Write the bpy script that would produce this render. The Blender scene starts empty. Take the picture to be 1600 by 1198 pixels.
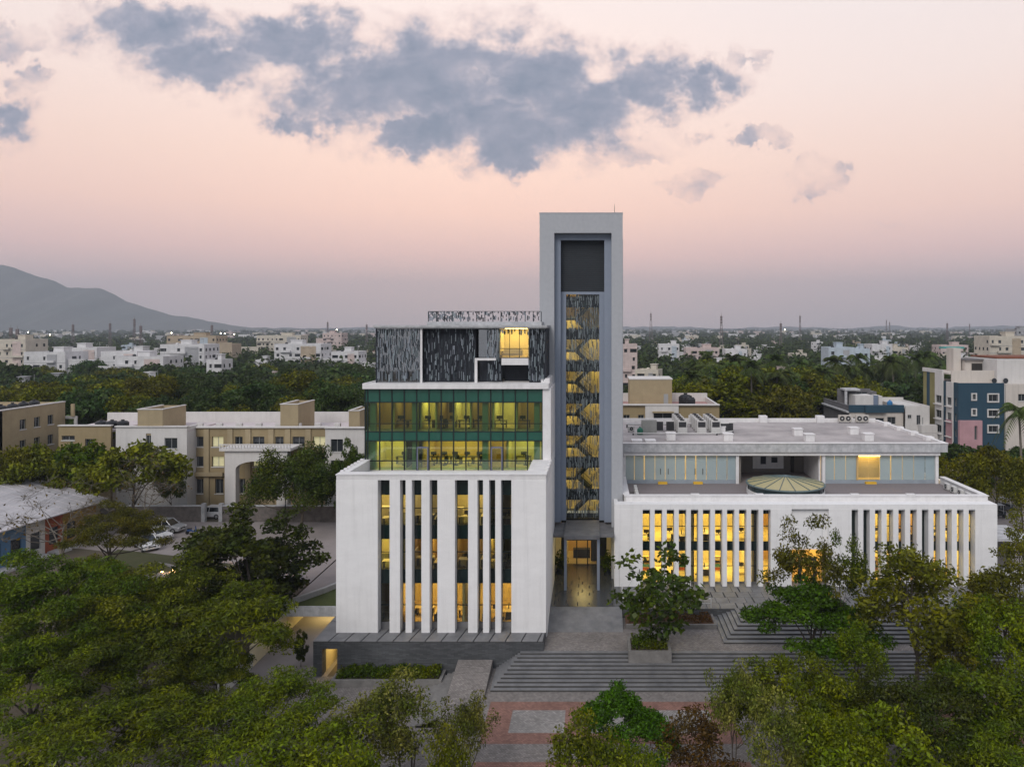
import bpy, math, random
import numpy as np
from mathutils import Vector, Matrix

# ------------------------------------------------------------------ camera, sky, sun, exposure
scene = bpy.context.scene
COL = scene.collection
F, CX, CY, H = 1150.0, 930.0, 510.0, 30.5      # focal length and vanishing point (photo pixels), eye height (m)
ZP, ZU, ZB = 3.1, 2.2, 0.7                     # podium, upper plaza, lower plaza levels
ZR = 2.5                                       # ground level behind the campus front

cd = bpy.data.cameras.new('camera'); cam = bpy.data.objects.new('camera', cd); COL.objects.link(cam)
cam.location = (0, 0, H); cam.rotation_euler = (math.radians(90), 0, 0)
cd.sensor_width = 36; cd.lens = 36 * F / 1600
cd.shift_x = -(CX - 800) / 1600; cd.shift_y = -(599 - CY) / 1600
cd.clip_start = 0.5; cd.clip_end = 30000
scene.camera = cam

scene.render.engine = 'CYCLES'
cy = scene.cycles
cy.use_denoising = True
cy.max_bounces = 6; cy.diffuse_bounces = 3; cy.glossy_bounces = 3; cy.transmission_bounces = 4
cy.transparent_max_bounces = 10; cy.volume_bounces = 0
cy.caustics_reflective = False; cy.caustics_refractive = False
cy.sample_clamp_indirect = 6
vs = scene.view_settings
vs.view_transform = 'Standard'; vs.look = 'None'; vs.gamma = 1; vs.exposure = 0.4; vs.use_curve_mapping = False

SUN_EL, SUN_AZ = math.radians(40), math.radians(200)   # high soft afterglow from behind the camera
def lin(r, g, b):
    f = lambda c: (c / 255 / 12.92) if c / 255 <= 0.04045 else ((c / 255 + 0.055) / 1.055) ** 2.4
    return (f(r), f(g), f(b), 1.0)

def build_world():
    w = bpy.data.worlds.new('World'); scene.world = w; w.use_nodes = True
    nt = w.node_tree; N, L = nt.nodes, nt.links; N.clear()
    def n(t, **k):
        x = N.new(t)
        for a, b in k.items(): setattr(x, a, b)
        return x
    def m(op, a, b=None, c=None, clamp=False):
        x = n('ShaderNodeMath', operation=op, use_clamp=clamp)
        for i, v in enumerate((a, b, c)):
            if v is None: continue
            if isinstance(v, (int, float)): x.inputs[i].default_value = v
            else: L.new(v, x.inputs[i])
        return x.outputs[0]
    tc = n('ShaderNodeTexCoord')
    sep = n('ShaderNodeSeparateXYZ'); L.new(tc.outputs['Generated'], sep.inputs[0])
    ay = m('MAXIMUM', m('ABSOLUTE', sep.outputs[1]), 0.12)
    u = m('DIVIDE', sep.outputs[0], ay); v = m('DIVIDE', sep.outputs[2], ay)
    # clear dusk sky: colour by elevation
    ramp = n('ShaderNodeValToRGB'); r = ramp.color_ramp
    st = [(0.0, lin(186, 172, 175)), (0.045, lin(206, 179, 177)), (0.095, lin(228, 188, 180)), (0.15, lin(238, 199, 183)),
          (0.21, lin(236, 205, 190)), (0.30, lin(231, 212, 204)), (0.42, lin(225, 215, 213)), (0.62, lin(200, 200, 208)), (1.0, lin(168, 178, 200))]
    while len(r.elements) < len(st): r.elements.new(0.5)
    for e, (p, c) in zip(r.elements, st): e.position = p; e.color = c
    L.new(m('MAXIMUM', sep.outputs[2], 0.0), ramp.inputs[0])
    # afterglow round the place where the sun went down
    nrm = n('ShaderNodeVectorMath', operation='DOT_PRODUCT'); L.new(tc.outputs['Generated'], nrm.inputs[0])
    gd = Vector((-0.16, 1.0, 0.17)).normalized(); nrm.inputs[1].default_value = gd
    glow = m('POWER', m('MAXIMUM', nrm.outputs['Value'], 0.0), 14)
    gm = n('ShaderNodeMix', data_type='RGBA', blend_type='ADD'); L.new(glow, gm.inputs['Factor'])
    L.new(ramp.outputs[0], gm.inputs['A']); gm.inputs['B'].default_value = (0.15, 0.065, 0.015, 1)
    # away from the sunset the dusk sky turns blue grey
    bk = n('ShaderNodeMapRange', interpolation_type='SMOOTHSTEP'); L.new(sep.outputs[1], bk.inputs[0]); bk.inputs[1].default_value = 0.45; bk.inputs[2].default_value = -0.5
    gb = n('ShaderNodeMix', data_type='RGBA'); L.new(bk.outputs[0], gb.inputs['Factor']); L.new(gm.outputs['Result'], gb.inputs['A']); gb.inputs['B'].default_value = lin(182, 186, 196); gm = gb
    # physical sky, a faint share of the light
    sky = n('ShaderNodeTexSky', sky_type='NISHITA', sun_disc=False)
    sky.sun_elevation = SUN_EL; sky.sun_rotation = SUN_AZ; sky.sun_intensity = 0.2
    sk = n('ShaderNodeMix', data_type='RGBA', blend_type='ADD'); sk.inputs['Factor'].default_value = 0.006
    L.new(gm.outputs['Result'], sk.inputs['A']); L.new(sky.outputs[0], sk.inputs['B'])
    # clouds
    uv = n('ShaderNodeCombineXYZ'); L.new(u, uv.inputs[0]); L.new(v, uv.inputs[1])
    def noise(scale, detail, rough, dist=0.0, off=(0, 0, 0), sq=(1, 1.5, 1)):
        mp = n('ShaderNodeMapping'); mp.inputs['Scale'].default_value = sq; mp.inputs['Location'].default_value = off
        L.new(uv.outputs[0], mp.inputs[0])
        t = n('ShaderNodeTexNoise'); t.inputs['Scale'].default_value = scale; t.inputs['Detail'].default_value = detail
        t.inputs['Roughness'].default_value = rough; t.inputs['Distortion'].default_value = dist
        L.new(mp.outputs[0], t.inputs['Vector']); return t.outputs['Fac']
    n1 = noise(8, 9, 0.56, 0.35); n2 = noise(26, 7, 0.6, 0.5, (3, 1, 0))
    blobs = [(215, 45, 130, 60), (330, 95, 150, 55), (450, 60, 150, 60), (560, 130, 190, 85), (700, 120, 170, 110), (830, 110, 120, 90),
             (800, 205, 170, 70), (660, 215, 110, 40), (1010, 130, 90, 70), (1095, 130, 75, 45), (900, 170, 130, 70), (480, 180, 90, 35), (965, 225, 55, 25),
             (1050, 212, 45, 22), (790, 245, 60, 35), (1085, 280, 50, 20), (1265, 270, 40, 26), (1200, 216, 50, 14), (1165, 88, 24, 24),
             (15, 190, 70, 55), (20, 60, 60, 25), (45, 120, 50, 22), (1385, 345, 40, 6)]
    # warp the blob outlines with noise so that they break up into ragged cloud edges
    def warp(scale, amp, off):
        mp = n('ShaderNodeMapping'); mp.inputs['Location'].default_value = off; L.new(uv.outputs[0], mp.inputs[0])
        t = n('ShaderNodeTexNoise'); t.inputs['Scale'].default_value = scale; t.inputs['Detail'].default_value = 7; t.inputs['Roughness'].default_value = 0.65; L.new(mp.outputs[0], t.inputs['Vector'])
        s_ = n('ShaderNodeSeparateColor'); L.new(t.outputs['Color'], s_.inputs[0])
        return m('MULTIPLY', m('SUBTRACT', s_.outputs[0], 0.5), amp), m('MULTIPLY', m('SUBTRACT', s_.outputs[1], 0.5), amp * 0.8)
    w1 = warp(13, 0.17, (2, 5, 0)); wu = m('ADD', u, w1[0]); wv = m('ADD', v, w1[1])
    acc = None
    for (px, py, rx, ry) in blobs:
        a = m('MULTIPLY', m('SUBTRACT', wu, (px - CX) / F), F / rx); b = m('MULTIPLY', m('SUBTRACT', wv, (CY - py) / F), F / ry)
        d = m('SUBTRACT', 1.0, m('SQRT', m('ADD', m('MULTIPLY', a, a), m('MULTIPLY', b, b))))
        d = m('MAXIMUM', d, -0.9)
        if min(rx, ry) < 31: d = m('MINIMUM', d, 0.12)
        if acc is None: acc = d
        else: acc = m('SMOOTH_MAX', acc, d, 0.15)
    field = m('ADD', m('MULTIPLY', m('MINIMUM', acc, 0.6), 1.25), m('ADD', m('MULTIPLY', m('SUBTRACT', n1, 0.5), 1.9), m('MULTIPLY', m('SUBTRACT', n2, 0.5), 0.6)))
    dens = n('ShaderNodeMapRange', interpolation_type='SMOOTHSTEP'); L.new(field, dens.inputs[0])
    dens.inputs[1].default_value = -0.2; dens.inputs[2].default_value = 0.72; dens.inputs[3].default_value = 0; dens.inputs[4].default_value = 0.97
    cc = n('ShaderNodeValToRGB'); c = cc.color_ramp
    c.elements[0].position = 0.0; c.elements[0].color = lin(204, 178, 176); e_ = c.elements.new(0.3); e_.color = lin(150, 152, 168); c.elements[-1].position = 0.75; c.elements[-1].color = lin(118, 130, 149)
    core = m('ADD', m('MULTIPLY', m('SUBTRACT', field, 0.1), 0.8), m('MULTIPLY', m('SUBTRACT', n2, 0.5), 0.25)); L.new(core, cc.inputs[0])
    mx = n('ShaderNodeMix', data_type='RGBA'); L.new(dens.outputs[0], mx.inputs['Factor']); L.new(sk.outputs['Result'], mx.inputs['A']); L.new(cc.outputs[0], mx.inputs['B'])
    bg = n('ShaderNodeBackground'); L.new(mx.outputs['Result'], bg.inputs['Color']); bg.inputs['Strength'].default_value = 1.0
    out = n('ShaderNodeOutputWorld'); L.new(bg.outputs[0], out.inputs['Surface'])
    w.cycles.sampling_method = 'MANUAL'; w.cycles.sample_map_resolution = 512
build_world()

sd = bpy.data.lights.new('sun', 'SUN'); sun = bpy.data.objects.new('sun', sd); COL.objects.link(sun)
sd.energy = 1.42; sd.angle = math.radians(30); sd.color = (1.0, 0.95, 0.9)
sun.location = (0, -50, 100)
_d = Vector((math.sin(SUN_AZ) * math.cos(SUN_EL), math.cos(SUN_AZ) * math.cos(SUN_EL), math.sin(SUN_EL)))  # towards the sun
sun.rotation_euler = _d.to_track_quat('Z', 'Y').to_euler()

# ------------------------------------------------------------------ helpers
def WX(px, Y): return (px - CX) * Y / F
def WZ(py, Y): return H - (py - CY) * Y / F
def YG(py, z): return F * (H - z) / (py - CY)          # depth at which a level z is seen on row py

MATS = {}
def mat(name, col, rough=0.8, var=0.0, scale=1.0, col2=None, bump=0.0, bscale=20.0, metal=0.0, spec=0.3, stretch=(1, 1, 1), emit=None, estr=0.0, streak=0.0, island=0.0, objrand=0.0):
    """Principled material: base colour, world-space noise variation towards col2, bump, optional vertical streak stains."""
    if name in MATS: return MATS[name]
    M = bpy.data.materials.new(name); M.use_nodes = True
    nt = M.node_tree; N, L = nt.nodes, nt.links
    p = N['Principled BSDF']; p.inputs['Roughness'].default_value = rough; p.inputs['Metallic'].default_value = metal
    p.inputs['Specular IOR Level'].default_value = spec
    c = tuple(col) + ((1,) if len(col) == 3 else ()); p.inputs['Base Color'].default_value = c
    cur = None
    geo = N.new('ShaderNodeNewGeometry')
    def mapping(sc):
        mp = N.new('ShaderNodeMapping'); mp.inputs['Scale'].default_value = sc; L.new(geo.outputs['Position'], mp.inputs[0]); return mp.outputs[0]
    def mixin(fac, target, cur):
        mx = N.new('ShaderNodeMix'); mx.data_type = 'RGBA'; L.new(fac, mx.inputs['Factor'])
        if cur is None: mx.inputs['A'].default_value = c
        else: L.new(cur, mx.inputs['A'])
        mx.inputs['B'].default_value = tuple(target[:3]) + (1,); return mx.outputs['Result']
    if var > 0:
        t = N.new('ShaderNodeTexNoise'); t.inputs['Scale'].default_value = scale; t.inputs['Detail'].default_value = 6; t.inputs['Roughness'].default_value = 0.65
        L.new(mapping(stretch), t.inputs['Vector'])
        mr = N.new('ShaderNodeMapRange'); L.new(t.outputs['Fac'], mr.inputs[0]); mr.inputs[1].default_value = 0.35; mr.inputs[2].default_value = 0.7; mr.inputs[4].default_value = var
        cur = mixin(mr.outputs[0], col2 if col2 else tuple(x * 0.55 for x in c[:3]), cur)
    if streak > 0:
        t = N.new('ShaderNodeTexNoise'); t.inputs['Scale'].default_value = 1.0; t.inputs['Detail'].default_value = 5; t.inputs['Roughness'].default_value = 0.7
        L.new(mapping((1.7, 1.7, 0.09)), t.inputs['Vector'])
        mr = N.new('ShaderNodeMapRange'); L.new(t.outputs['Fac'], mr.inputs[0]); mr.inputs[1].default_value = 0.5; mr.inputs[2].default_value = 0.8; mr.inputs[4].default_value = streak
        cur = mixin(mr.outputs[0], tuple(x * 0.45 for x in c[:3]), cur)
    for amt, src in ((island, 'Random Per Island'), (objrand, None)):
        if amt <= 0: continue
        if src: s = geo.outputs[src]
        else: s = N.new('ShaderNodeObjectInfo').outputs['Random']
        hsv = N.new('ShaderNodeHueSaturation')
        if cur is None: hsv.inputs['Color'].default_value = c
        else: L.new(cur, hsv.inputs['Color'])
        mr = N.new('ShaderNodeMapRange'); L.new(s, mr.inputs[0]); mr.inputs[3].default_value = 1 - amt; mr.inputs[4].default_value = 1 + amt; L.new(mr.outputs[0], hsv.inputs['Value'])
        mr2 = N.new('ShaderNodeMapRange'); ms = N.new('ShaderNodeMath'); ms.operation = 'FRACT'; mm = N.new('ShaderNodeMath'); mm.operation = 'MULTIPLY'; mm.inputs[1].default_value = 7.31
        L.new(s, mm.inputs[0]); L.new(mm.outputs[0], ms.inputs[0]); L.new(ms.outputs[0], mr2.inputs[0]); mr2.inputs[3].default_value = 0.5 - amt * 0.09; mr2.inputs[4].default_value = 0.5 + amt * 0.05
        L.new(mr2.outputs[0], hsv.inputs['Hue']); cur = hsv.outputs[0]
    if cur is not None: L.new(cur, p.inputs['Base Color'])
    if bump > 0:
        t = N.new('ShaderNodeTexNoise'); t.inputs['Scale'].default_value = bscale; t.inputs['Detail'].default_value = 4
        L.new(mapping(stretch), t.inputs['Vector'])
        b = N.new('ShaderNodeBump'); b.inputs['Strength'].default_value = bump; b.inputs['Distance'].default_value = 0.05
        L.new(t.outputs['Fac'], b.inputs['Height']); L.new(b.outputs[0], p.inputs['Normal'])
    if emit:
        p.inputs['Emission Color'].default_value = tuple(emit) + (1,); p.inputs['Emission Strength'].default_value = estr
    MATS[name] = M; return M

def coursed(name, col, joint, bw, bh, jw=0.03, rough=0.85, var=0.5, plane='XZ', bump=0.3):
    """Masonry or paving too fine to pick apart: brick texture in world space on the given plane."""
    if name in MATS: return MATS[name]
    M = bpy.data.materials.new(name); M.use_nodes = True
    nt = M.node_tree; N, L = nt.nodes, nt.links; p = N['Principled BSDF']; p.inputs['Roughness'].default_value = rough; p.inputs['Specular IOR Level'].default_value = 0.3
    geo = N.new('ShaderNodeNewGeometry'); sp = N.new('ShaderNodeSeparateXYZ'); L.new(geo.outputs['Position'], sp.inputs[0])
    cb = N.new('ShaderNodeCombineXYZ')
    if plane == 'XZ':
        ad = N.new('ShaderNodeMath'); ad.operation = 'ADD'; L.new(sp.outputs[0], ad.inputs[0]); L.new(sp.outputs[1], ad.inputs[1])
        L.new(ad.outputs[0], cb.inputs[0]); L.new(sp.outputs[2], cb.inputs[1])
    else: L.new(sp.outputs[0], cb.inputs[0]); L.new(sp.outputs[1], cb.inputs[1])
    b = N.new('ShaderNodeTexBrick'); b.inputs['Scale'].default_value = 1.0; b.inputs['Brick Width'].default_value = bw; b.inputs['Row Height'].default_value = bh
    b.inputs['Mortar Size'].default_value = jw; b.inputs['Mortar Smooth'].default_value = 0.3; b.inputs['Bias'].default_value = 0.0
    b.inputs['Color1'].default_value = tuple(x * (1 + 0.25 * var) for x in col[:3]) + (1,); b.inputs['Color2'].default_value = tuple(x * (1 - 0.35 * var) for x in col[:3]) + (1,)
    b.inputs['Mortar'].default_value = tuple(joint[:3]) + (1,)
    L.new(cb.outputs[0], b.inputs['Vector'])
    t = N.new('ShaderNodeTexNoise'); t.inputs['Scale'].default_value = 0.35; t.inputs['Detail'].default_value = 7; t.inputs['Roughness'].default_value = 0.7; L.new(geo.outputs['Position'], t.inputs['Vector'])
    mr = N.new('ShaderNodeMapRange'); L.new(t.outputs['Fac'], mr.inputs[0]); mr.inputs[1].default_value = 0.3; mr.inputs[2].default_value = 0.75; mr.inputs[3].default_value = 1.15; mr.inputs[4].default_value = 0.7
    mx = N.new('ShaderNodeMix'); mx.data_type = 'RGBA'; mx.blend_type = 'MULTIPLY'; mx.inputs['Factor'].default_value = 1
    L.new(b.outputs['Color'], mx.inputs['A']); L.new(mr.outputs[0], mx.inputs['B']); L.new(mx.outputs['Result'], p.inputs['Base Color'])
    if bump:
        bp = N.new('ShaderNodeBump'); bp.inputs['Strength'].default_value = bump; bp.inputs['Distance'].default_value = 0.02; bp.invert = True
        L.new(b.outputs['Fac'], bp.inputs['Height']); L.new(bp.outputs[0], p.inputs['Normal'])
    MATS[name] = M; return M

def glass(name, tint, gloss=0.25, rough=0.03, refl=(1, 1, 1), haze=None, hz=0.0):
    """Thin window glass: tinted see-through mixed with mirror reflection by angle, optional frosting."""
    if name in MATS: return MATS[name]
    M = bpy.data.materials.new(name); M.use_nodes = True
    nt = M.node_tree; N, L = nt.nodes, nt.links; N.remove(N['Principled BSDF'])
    tr = N.new('ShaderNodeBsdfTransparent'); tr.inputs[0].default_value = tuple(tint) + (1,)
    gl = N.new('ShaderNodeBsdfGlossy'); gl.inputs['Roughness'].default_value = rough; gl.inputs['Color'].default_value = tuple(refl) + (1,)
    geo = N.new('ShaderNodeNewGeometry'); t = N.new('ShaderNodeTexNoise'); t.inputs['Scale'].default_value = 0.6; L.new(geo.outputs['Position'], t.inputs['Vector'])
    b = N.new('ShaderNodeBump'); b.inputs['Strength'].default_value = 0.04; L.new(t.outputs['Fac'], b.inputs['Height']); L.new(b.outputs[0], gl.inputs['Normal'])
    fr = N.new('ShaderNodeFresnel'); fr.inputs[0].default_value = 1.5
    ad = N.new('ShaderNodeMath'); ad.operation = 'ADD'; ad.use_clamp = True; L.new(fr.outputs[0], ad.inputs[0]); ad.inputs[1].default_value = gloss
    base = tr.outputs[0]
    if hz > 0:
        df = N.new('ShaderNodeBsdfDiffuse'); df.inputs[0].default_value = tuple(haze) + (1,)
        mh = N.new('ShaderNodeMixShader'); mh.inputs[0].default_value = hz; L.new(tr.outputs[0], mh.inputs[1]); L.new(df.outputs[0], mh.inputs[2]); base = mh.outputs[0]
    mx = N.new('ShaderNodeMixShader'); L.new(ad.outputs[0], mx.inputs[0]); L.new(base, mx.inputs[1]); L.new(gl.outputs[0], mx.inputs[2])
    L.new(mx.outputs[0], N['Material Output'].inputs[0])
    MATS[name] = M; return M

def leafmat(name, col, trans=0.28, var=0.6, young_lit=None):
    """Leaf: diffuse plus some light let through, colour varying from leaf to leaf, clump to clump and tree to tree."""
    if name in MATS: return MATS[name]
    M = bpy.data.materials.new(name); M.use_nodes = True
    nt = M.node_tree; N, L = nt.nodes, nt.links; N.remove(N['Principled BSDF'])
    geo = N.new('ShaderNodeNewGeometry'); oi = N.new('ShaderNodeObjectInfo'); tc = N.new('ShaderNodeTexCoord')
    t = N.new('ShaderNodeTexNoise'); t.inputs['Scale'].default_value = 0.45; t.inputs['Detail'].default_value = 2; L.new(tc.outputs['Object'], t.inputs['Vector'])
    mx = N.new('ShaderNodeMix'); mx.data_type = 'RGBA'; mx.inputs['A'].default_value = tuple(col) + (1,)
    y = young_lit if young_lit else (min(1, col[0] * 1.9), col[1] * 1.45, col[2] * 0.9); mx.inputs['B'].default_value = tuple(y) + (1,)  # young leaf colour, brightened further to stand for highlights
    mr = N.new('ShaderNodeMapRange'); L.new(t.outputs['Fac'], mr.inputs[0]); mr.inputs[1].default_value = 0.42; mr.inputs[2].default_value = 0.68; L.new(mr.outputs[0], mx.inputs['Factor'])
    hs = N.new('ShaderNodeHueSaturation'); L.new(mx.outputs['Result'], hs.inputs['Color']); hs.inputs['Saturation'].default_value = 1.25
    m1 = N.new('ShaderNodeMapRange'); L.new(geo.outputs['Random Per Island'], m1.inputs[0]); m1.inputs[3].default_value = 1 - var; m1.inputs[4].default_value = 1 + var  # wide leaf-to-leaf spread also paints in highlights and deep shade
    m2 = N.new('ShaderNodeMapRange'); L.new(oi.outputs['Random'], m2.inputs[0]); m2.inputs[3].default_value = 0.66; m2.inputs[4].default_value = 1.12
    mm = N.new('ShaderNodeMath'); mm.operation = 'MULTIPLY'; L.new(m1.outputs[0], mm.inputs[0]); L.new(m2.outputs[0], mm.inputs[1]); L.new(mm.outputs[0], hs.inputs['Value'])
    m3 = N.new('ShaderNodeMapRange'); L.new(oi.outputs['Random'], m3.inputs[0]); m3.inputs[3].default_value = 0.485; m3.inputs[4].default_value = 0.515; L.new(m3.outputs[0], hs.inputs['Hue'])
    df = N.new('ShaderNodeBsdfDiffuse'); tl = N.new('ShaderNodeBsdfTranslucent'); gl = N.new('ShaderNodeBsdfGlossy'); gl.inputs['Roughness'].default_value = 0.45; gl.inputs['Color'].default_value = (0.5, 0.5, 0.5, 1)
    L.new(hs.outputs[0], df.inputs[0]); L.new(hs.outputs[0], tl.inputs[0])
    a = N.new('ShaderNodeMixShader'); a.inputs[0].default_value = trans; L.new(df.outputs[0], a.inputs[1]); L.new(tl.outputs[0], a.inputs[2])
    b = N.new('ShaderNodeMixShader'); b.inputs[0].default_value = 0.025; L.new(a.outputs[0], b.inputs[1]); L.new(gl.outputs[0], b.inputs[2])
    L.new(b.outputs[0], N['Material Output'].inputs[0])
    MATS[name] = M; return M

CUBE_F = [(0, 3, 2, 1), (4, 5, 6, 7), (0, 1, 5, 4), (1, 2, 6, 5), (2, 3, 7, 6), (3, 0, 4, 7)]
def cubev(x0, x1, y0, y1, z0, z1):
    return [(x0, y0, z0), (x1, y0, z0), (x1, y1, z0), (x0, y1, z0), (x0, y0, z1), (x1, y0, z1), (x1, y1, z1), (x0, y1, z1)]
_unit = {}
def unit_cube(m):
    if m.name not in _unit:
        me = bpy.data.meshes.new('block_' + m.name); me.from_pydata(cubev(-.5, .5, -.5, .5, -.5, .5), [], CUBE_F); me.materials.append(m); _unit[m.name] = me
    return _unit[m.name]

class MB:
    """Collects boxes, tubes, discs and quads with material slots into one mesh."""
    def __init__(s): s.v, s.f, s.mi, s.mats = [], [], [], []
    def _m(s, m):
        if m not in s.mats: s.mats.append(m)
        return s.mats.index(m)
    def faces(s, verts, faces, m):
        o = len(s.v); s.v += [tuple(x) for x in verts]; k = s._m(m)
        for f in faces: s.f.append(tuple(i + o for i in f)); s.mi.append(k)
    def box(s, m, x0, x1, y0, y1, z0, z1): s.faces(cubev(x0, x1, y0, y1, z0, z1), CUBE_F, m)
    def tube(s, m, p0, p1, r0, r1=None, n=6):
        r1 = r0 if r1 is None else r1; p0, p1 = Vector(p0), Vector(p1); d = (p1 - p0).normalized()
        a = d.orthogonal().normalized(); b = d.cross(a); vs_ = []
        for p, r in ((p0, r0), (p1, r1)):
            for i in range(n):
                t = 2 * math.pi * i / n; vs_.append(p + (a * math.cos(t) + b * math.sin(t)) * r)
        fs = [(i, (i + 1) % n, n + (i + 1) % n, n + i) for i in range(n)] + [tuple(range(n))[::-1], tuple(range(n, 2 * n))]
        s.faces(vs_, fs, m)
    def lathe(s, m, prof, c=(0, 0, 0), n=24):
        vs_ = []
        for (r, z) in prof:
            for i in range(n):
                t = 2 * math.pi * i / n; vs_.append((c[0] + r * math.cos(t), c[1] + r * math.sin(t), c[2] + z))
        fs = []
        for k in range(len(prof) - 1):
            for i in range(n): fs.append((k * n + i, k * n + (i + 1) % n, (k + 1) * n + (i + 1) % n, (k + 1) * n + i))
        fs.append(tuple(range(n))[::-1]); fs.append(tuple(range((len(prof) - 1) * n, len(prof) * n)))
        s.faces(vs_, fs, m)
    def prism(s, m, poly, z0, z1):
        n = len(poly); vs_ = [(x, y, z0) for x, y in poly] + [(x, y, z1) for x, y in poly]
        s.faces(vs_, [tuple(range(n))[::-1], tuple(range(n, 2 * n))] + [(i, (i + 1) % n, n + (i + 1) % n, n + i) for i in range(n)], m)
    def mesh(s, name, smooth=False):
        me = bpy.data.meshes.new(name); me.from_pydata(s.v, [], s.f)
        for m in s.mats: me.materials.append(m)
        me.polygons.foreach_set('material_index', s.mi)
        if smooth: me.polygons.foreach_set('use_smooth', [True] * len(s.f))
        me.update(); return me

def link(name, me, parent=None, loc=(0, 0, 0)):
    o = bpy.data.objects.new(name, me); COL.objects.link(o); o.location = loc
    if parent is not None: o.parent = parent
    return o
def tag(o, label=None, cat=None, group=None, kind=None):
    if label: o['label'] = label
    if cat: o['category'] = cat
    if group: o['group'] = group
    if kind: o['kind'] = kind
    return o

class Thing:
    """An Empty at the base of a thing; parts are given in world metres (or local ones when the thing is turned)."""
    def __init__(s, name, label, cat, loc=(0, 0, 0), rot=0.0, group=None, kind=None):
        s.o = bpy.data.objects.new(name, None); COL.objects.link(s.o); s.o.location = loc; s.o.rotation_euler = (0, 0, rot); s.o.empty_display_size = 0.5
        s.base = Vector(loc); s.local = bool(rot); tag(s.o, label, cat, group, kind)
    def _off(s): return Vector((0, 0, 0)) if s.local else s.base
    def box(s, name, m, x0, x1, y0, y1, z0, z1, parent=None, label=None):
        o = bpy.data.objects.new(name, unit_cube(m)); COL.objects.link(o); b = s._off()
        o.location = Vector(((x0 + x1) / 2, (y0 + y1) / 2, (z0 + z1) / 2)) - b
        o.scale = (abs(x1 - x0), abs(y1 - y0), abs(z1 - z0)); s._par(o, parent)
        if label: o['label'] = label
        return o
    def _par(s, o, parent):
        if parent is None: o.parent = s.o
        else:
            o.parent = parent
            o.matrix_parent_inverse = Matrix.LocRotScale(parent.location, parent.rotation_euler, parent.scale).inverted()
    def mb(s, name, b, parent=None, smooth=False, kind=None, label=None):
        off = s._off(); b.v = [(x - off.x, y - off.y, z - off.z) for x, y, z in b.v]
        o = link(name, b.mesh(name, smooth)); s._par(o, parent)
        if kind: o['kind'] = kind
        if label: o['label'] = label
        return o

def copy_tree(o, parent=None):
    c = o.copy(); COL.objects.link(c)
    if parent is not None: c.parent = parent; c.matrix_parent_inverse = o.matrix_parent_inverse.copy()
    for ch in list(o.children): copy_tree(ch, c)
    return c

def structure(name, b, smooth=False):
    o = link(name, b.mesh(name, smooth)); o['kind'] = 'structure'; return o
# ------------------------------------------------------------------ materials
white = mat('white_plaster', (0.79, 0.78, 0.775), 0.85, 0.5, 0.6, (0.67, 0.66, 0.655), bump=0.12, bscale=6, stretch=(1, 1, 2.2), streak=0.26)
white2 = mat('white_trim', (0.74, 0.725, 0.72), 0.8, 0.6, 1.1, (0.56, 0.545, 0.54), streak=0.25)
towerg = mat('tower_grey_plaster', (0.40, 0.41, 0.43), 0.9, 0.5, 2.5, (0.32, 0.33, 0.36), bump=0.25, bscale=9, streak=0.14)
towerin = mat('tower_recess_shade', (0.24, 0.275, 0.34), 0.85, 0.35, 1.5, (0.19, 0.22, 0.28), streak=0.15)  # tower grey made darker and bluer: the recess shade is put into the colour
fascia = mat('weathered_fascia', (0.52, 0.52, 0.53), 0.9, 0.8, 1.6, (0.27, 0.28, 0.29), streak=0.55)
roofc = mat('roof_screed', (0.48, 0.44, 0.43), 0.95, 0.9, 0.16, (0.22, 0.205, 0.205), bump=0.2, bscale=4)
terracec = mat('terrace_gravel', (0.24, 0.21, 0.21), 0.95, 0.7, 6.0, (0.16, 0.14, 0.14))
stone = coursed('dark_stone_courses', (0.088, 0.092, 0.098), (0.05, 0.052, 0.055), 0.6, 0.11, 0.012, 0.65, 0.7)
slabm = mat('grey_stone_slab', (0.20, 0.198, 0.20), 0.6, 0.8, 0.9, (0.095, 0.098, 0.105), bump=0.1)
wet = mat('polished_dark_stone', (0.06, 0.066, 0.075), 0.22, 0.7, 0.5, (0.035, 0.04, 0.046), spec=0.6, bump=0.02, bscale=2)
joint = mat('dark_joint', (0.03, 0.03, 0.032), 0.8)
frame = mat('dark_mullion', (0.012, 0.02, 0.02), 0.4)
charcoal = mat('charcoal_panel', (0.022, 0.027, 0.033), 0.6, 0.4, 0.6)
navy = mat('dark_wall', (0.028, 0.032, 0.042), 0.7, 0.5, 0.7)
slat = mat('screen_slat_paint', (0.17, 0.195, 0.22), 0.45, island=0.45)
slatd = mat('screen_slat_dark', (0.025, 0.032, 0.042), 0.5, island=0.4)
doorfr = mat('blue_grey_door_frame', (.13, .14, .2), .5)
steel = mat('painted_steel', (0.62, 0.63, 0.65), 0.4, metal=0.1)
greensp = mat('green_spandrel_glass', (0.020, 0.088, 0.064), 0.12, 0.6, 0.5, (0.03, 0.11, 0.085), spec=0.7)
darksp = mat('dark_spandrel_glass', (0.008, 0.020, 0.020), 0.1, spec=0.6)
gclear = glass('tinted_clear_glass', (0.88, 0.90, 0.80), 0.005)
gyel = glass('clear_glass', (0.94, 0.94, 0.88), 0.0)
ggreen = glass('green_glass', (0.76, 0.92, 0.72), 0.05)
gdark = glass('dark_reflective_glass', (0.47, 0.5, 0.53), 0.16)
gfrost = glass('frosted_glass', (0.7, 0.8, 0.85), 0.02, 0.2, haze=(0.46, 0.57, 0.61), hz=0.62)
cream = mat('cream_wall', (0.72, 0.62, 0.40), 0.8, 0.2, 0.8)
ochre = mat('ochre_wall', (0.60, 0.40, 0.16), 0.8, 0.2, 0.8)
woodf = mat('tan_floor', (0.55, 0.43, 0.25), 0.5, 0.3, 1.2)
ceilm = mat('ceiling_paint', (0.7, 0.68, 0.6), 0.9)
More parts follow.
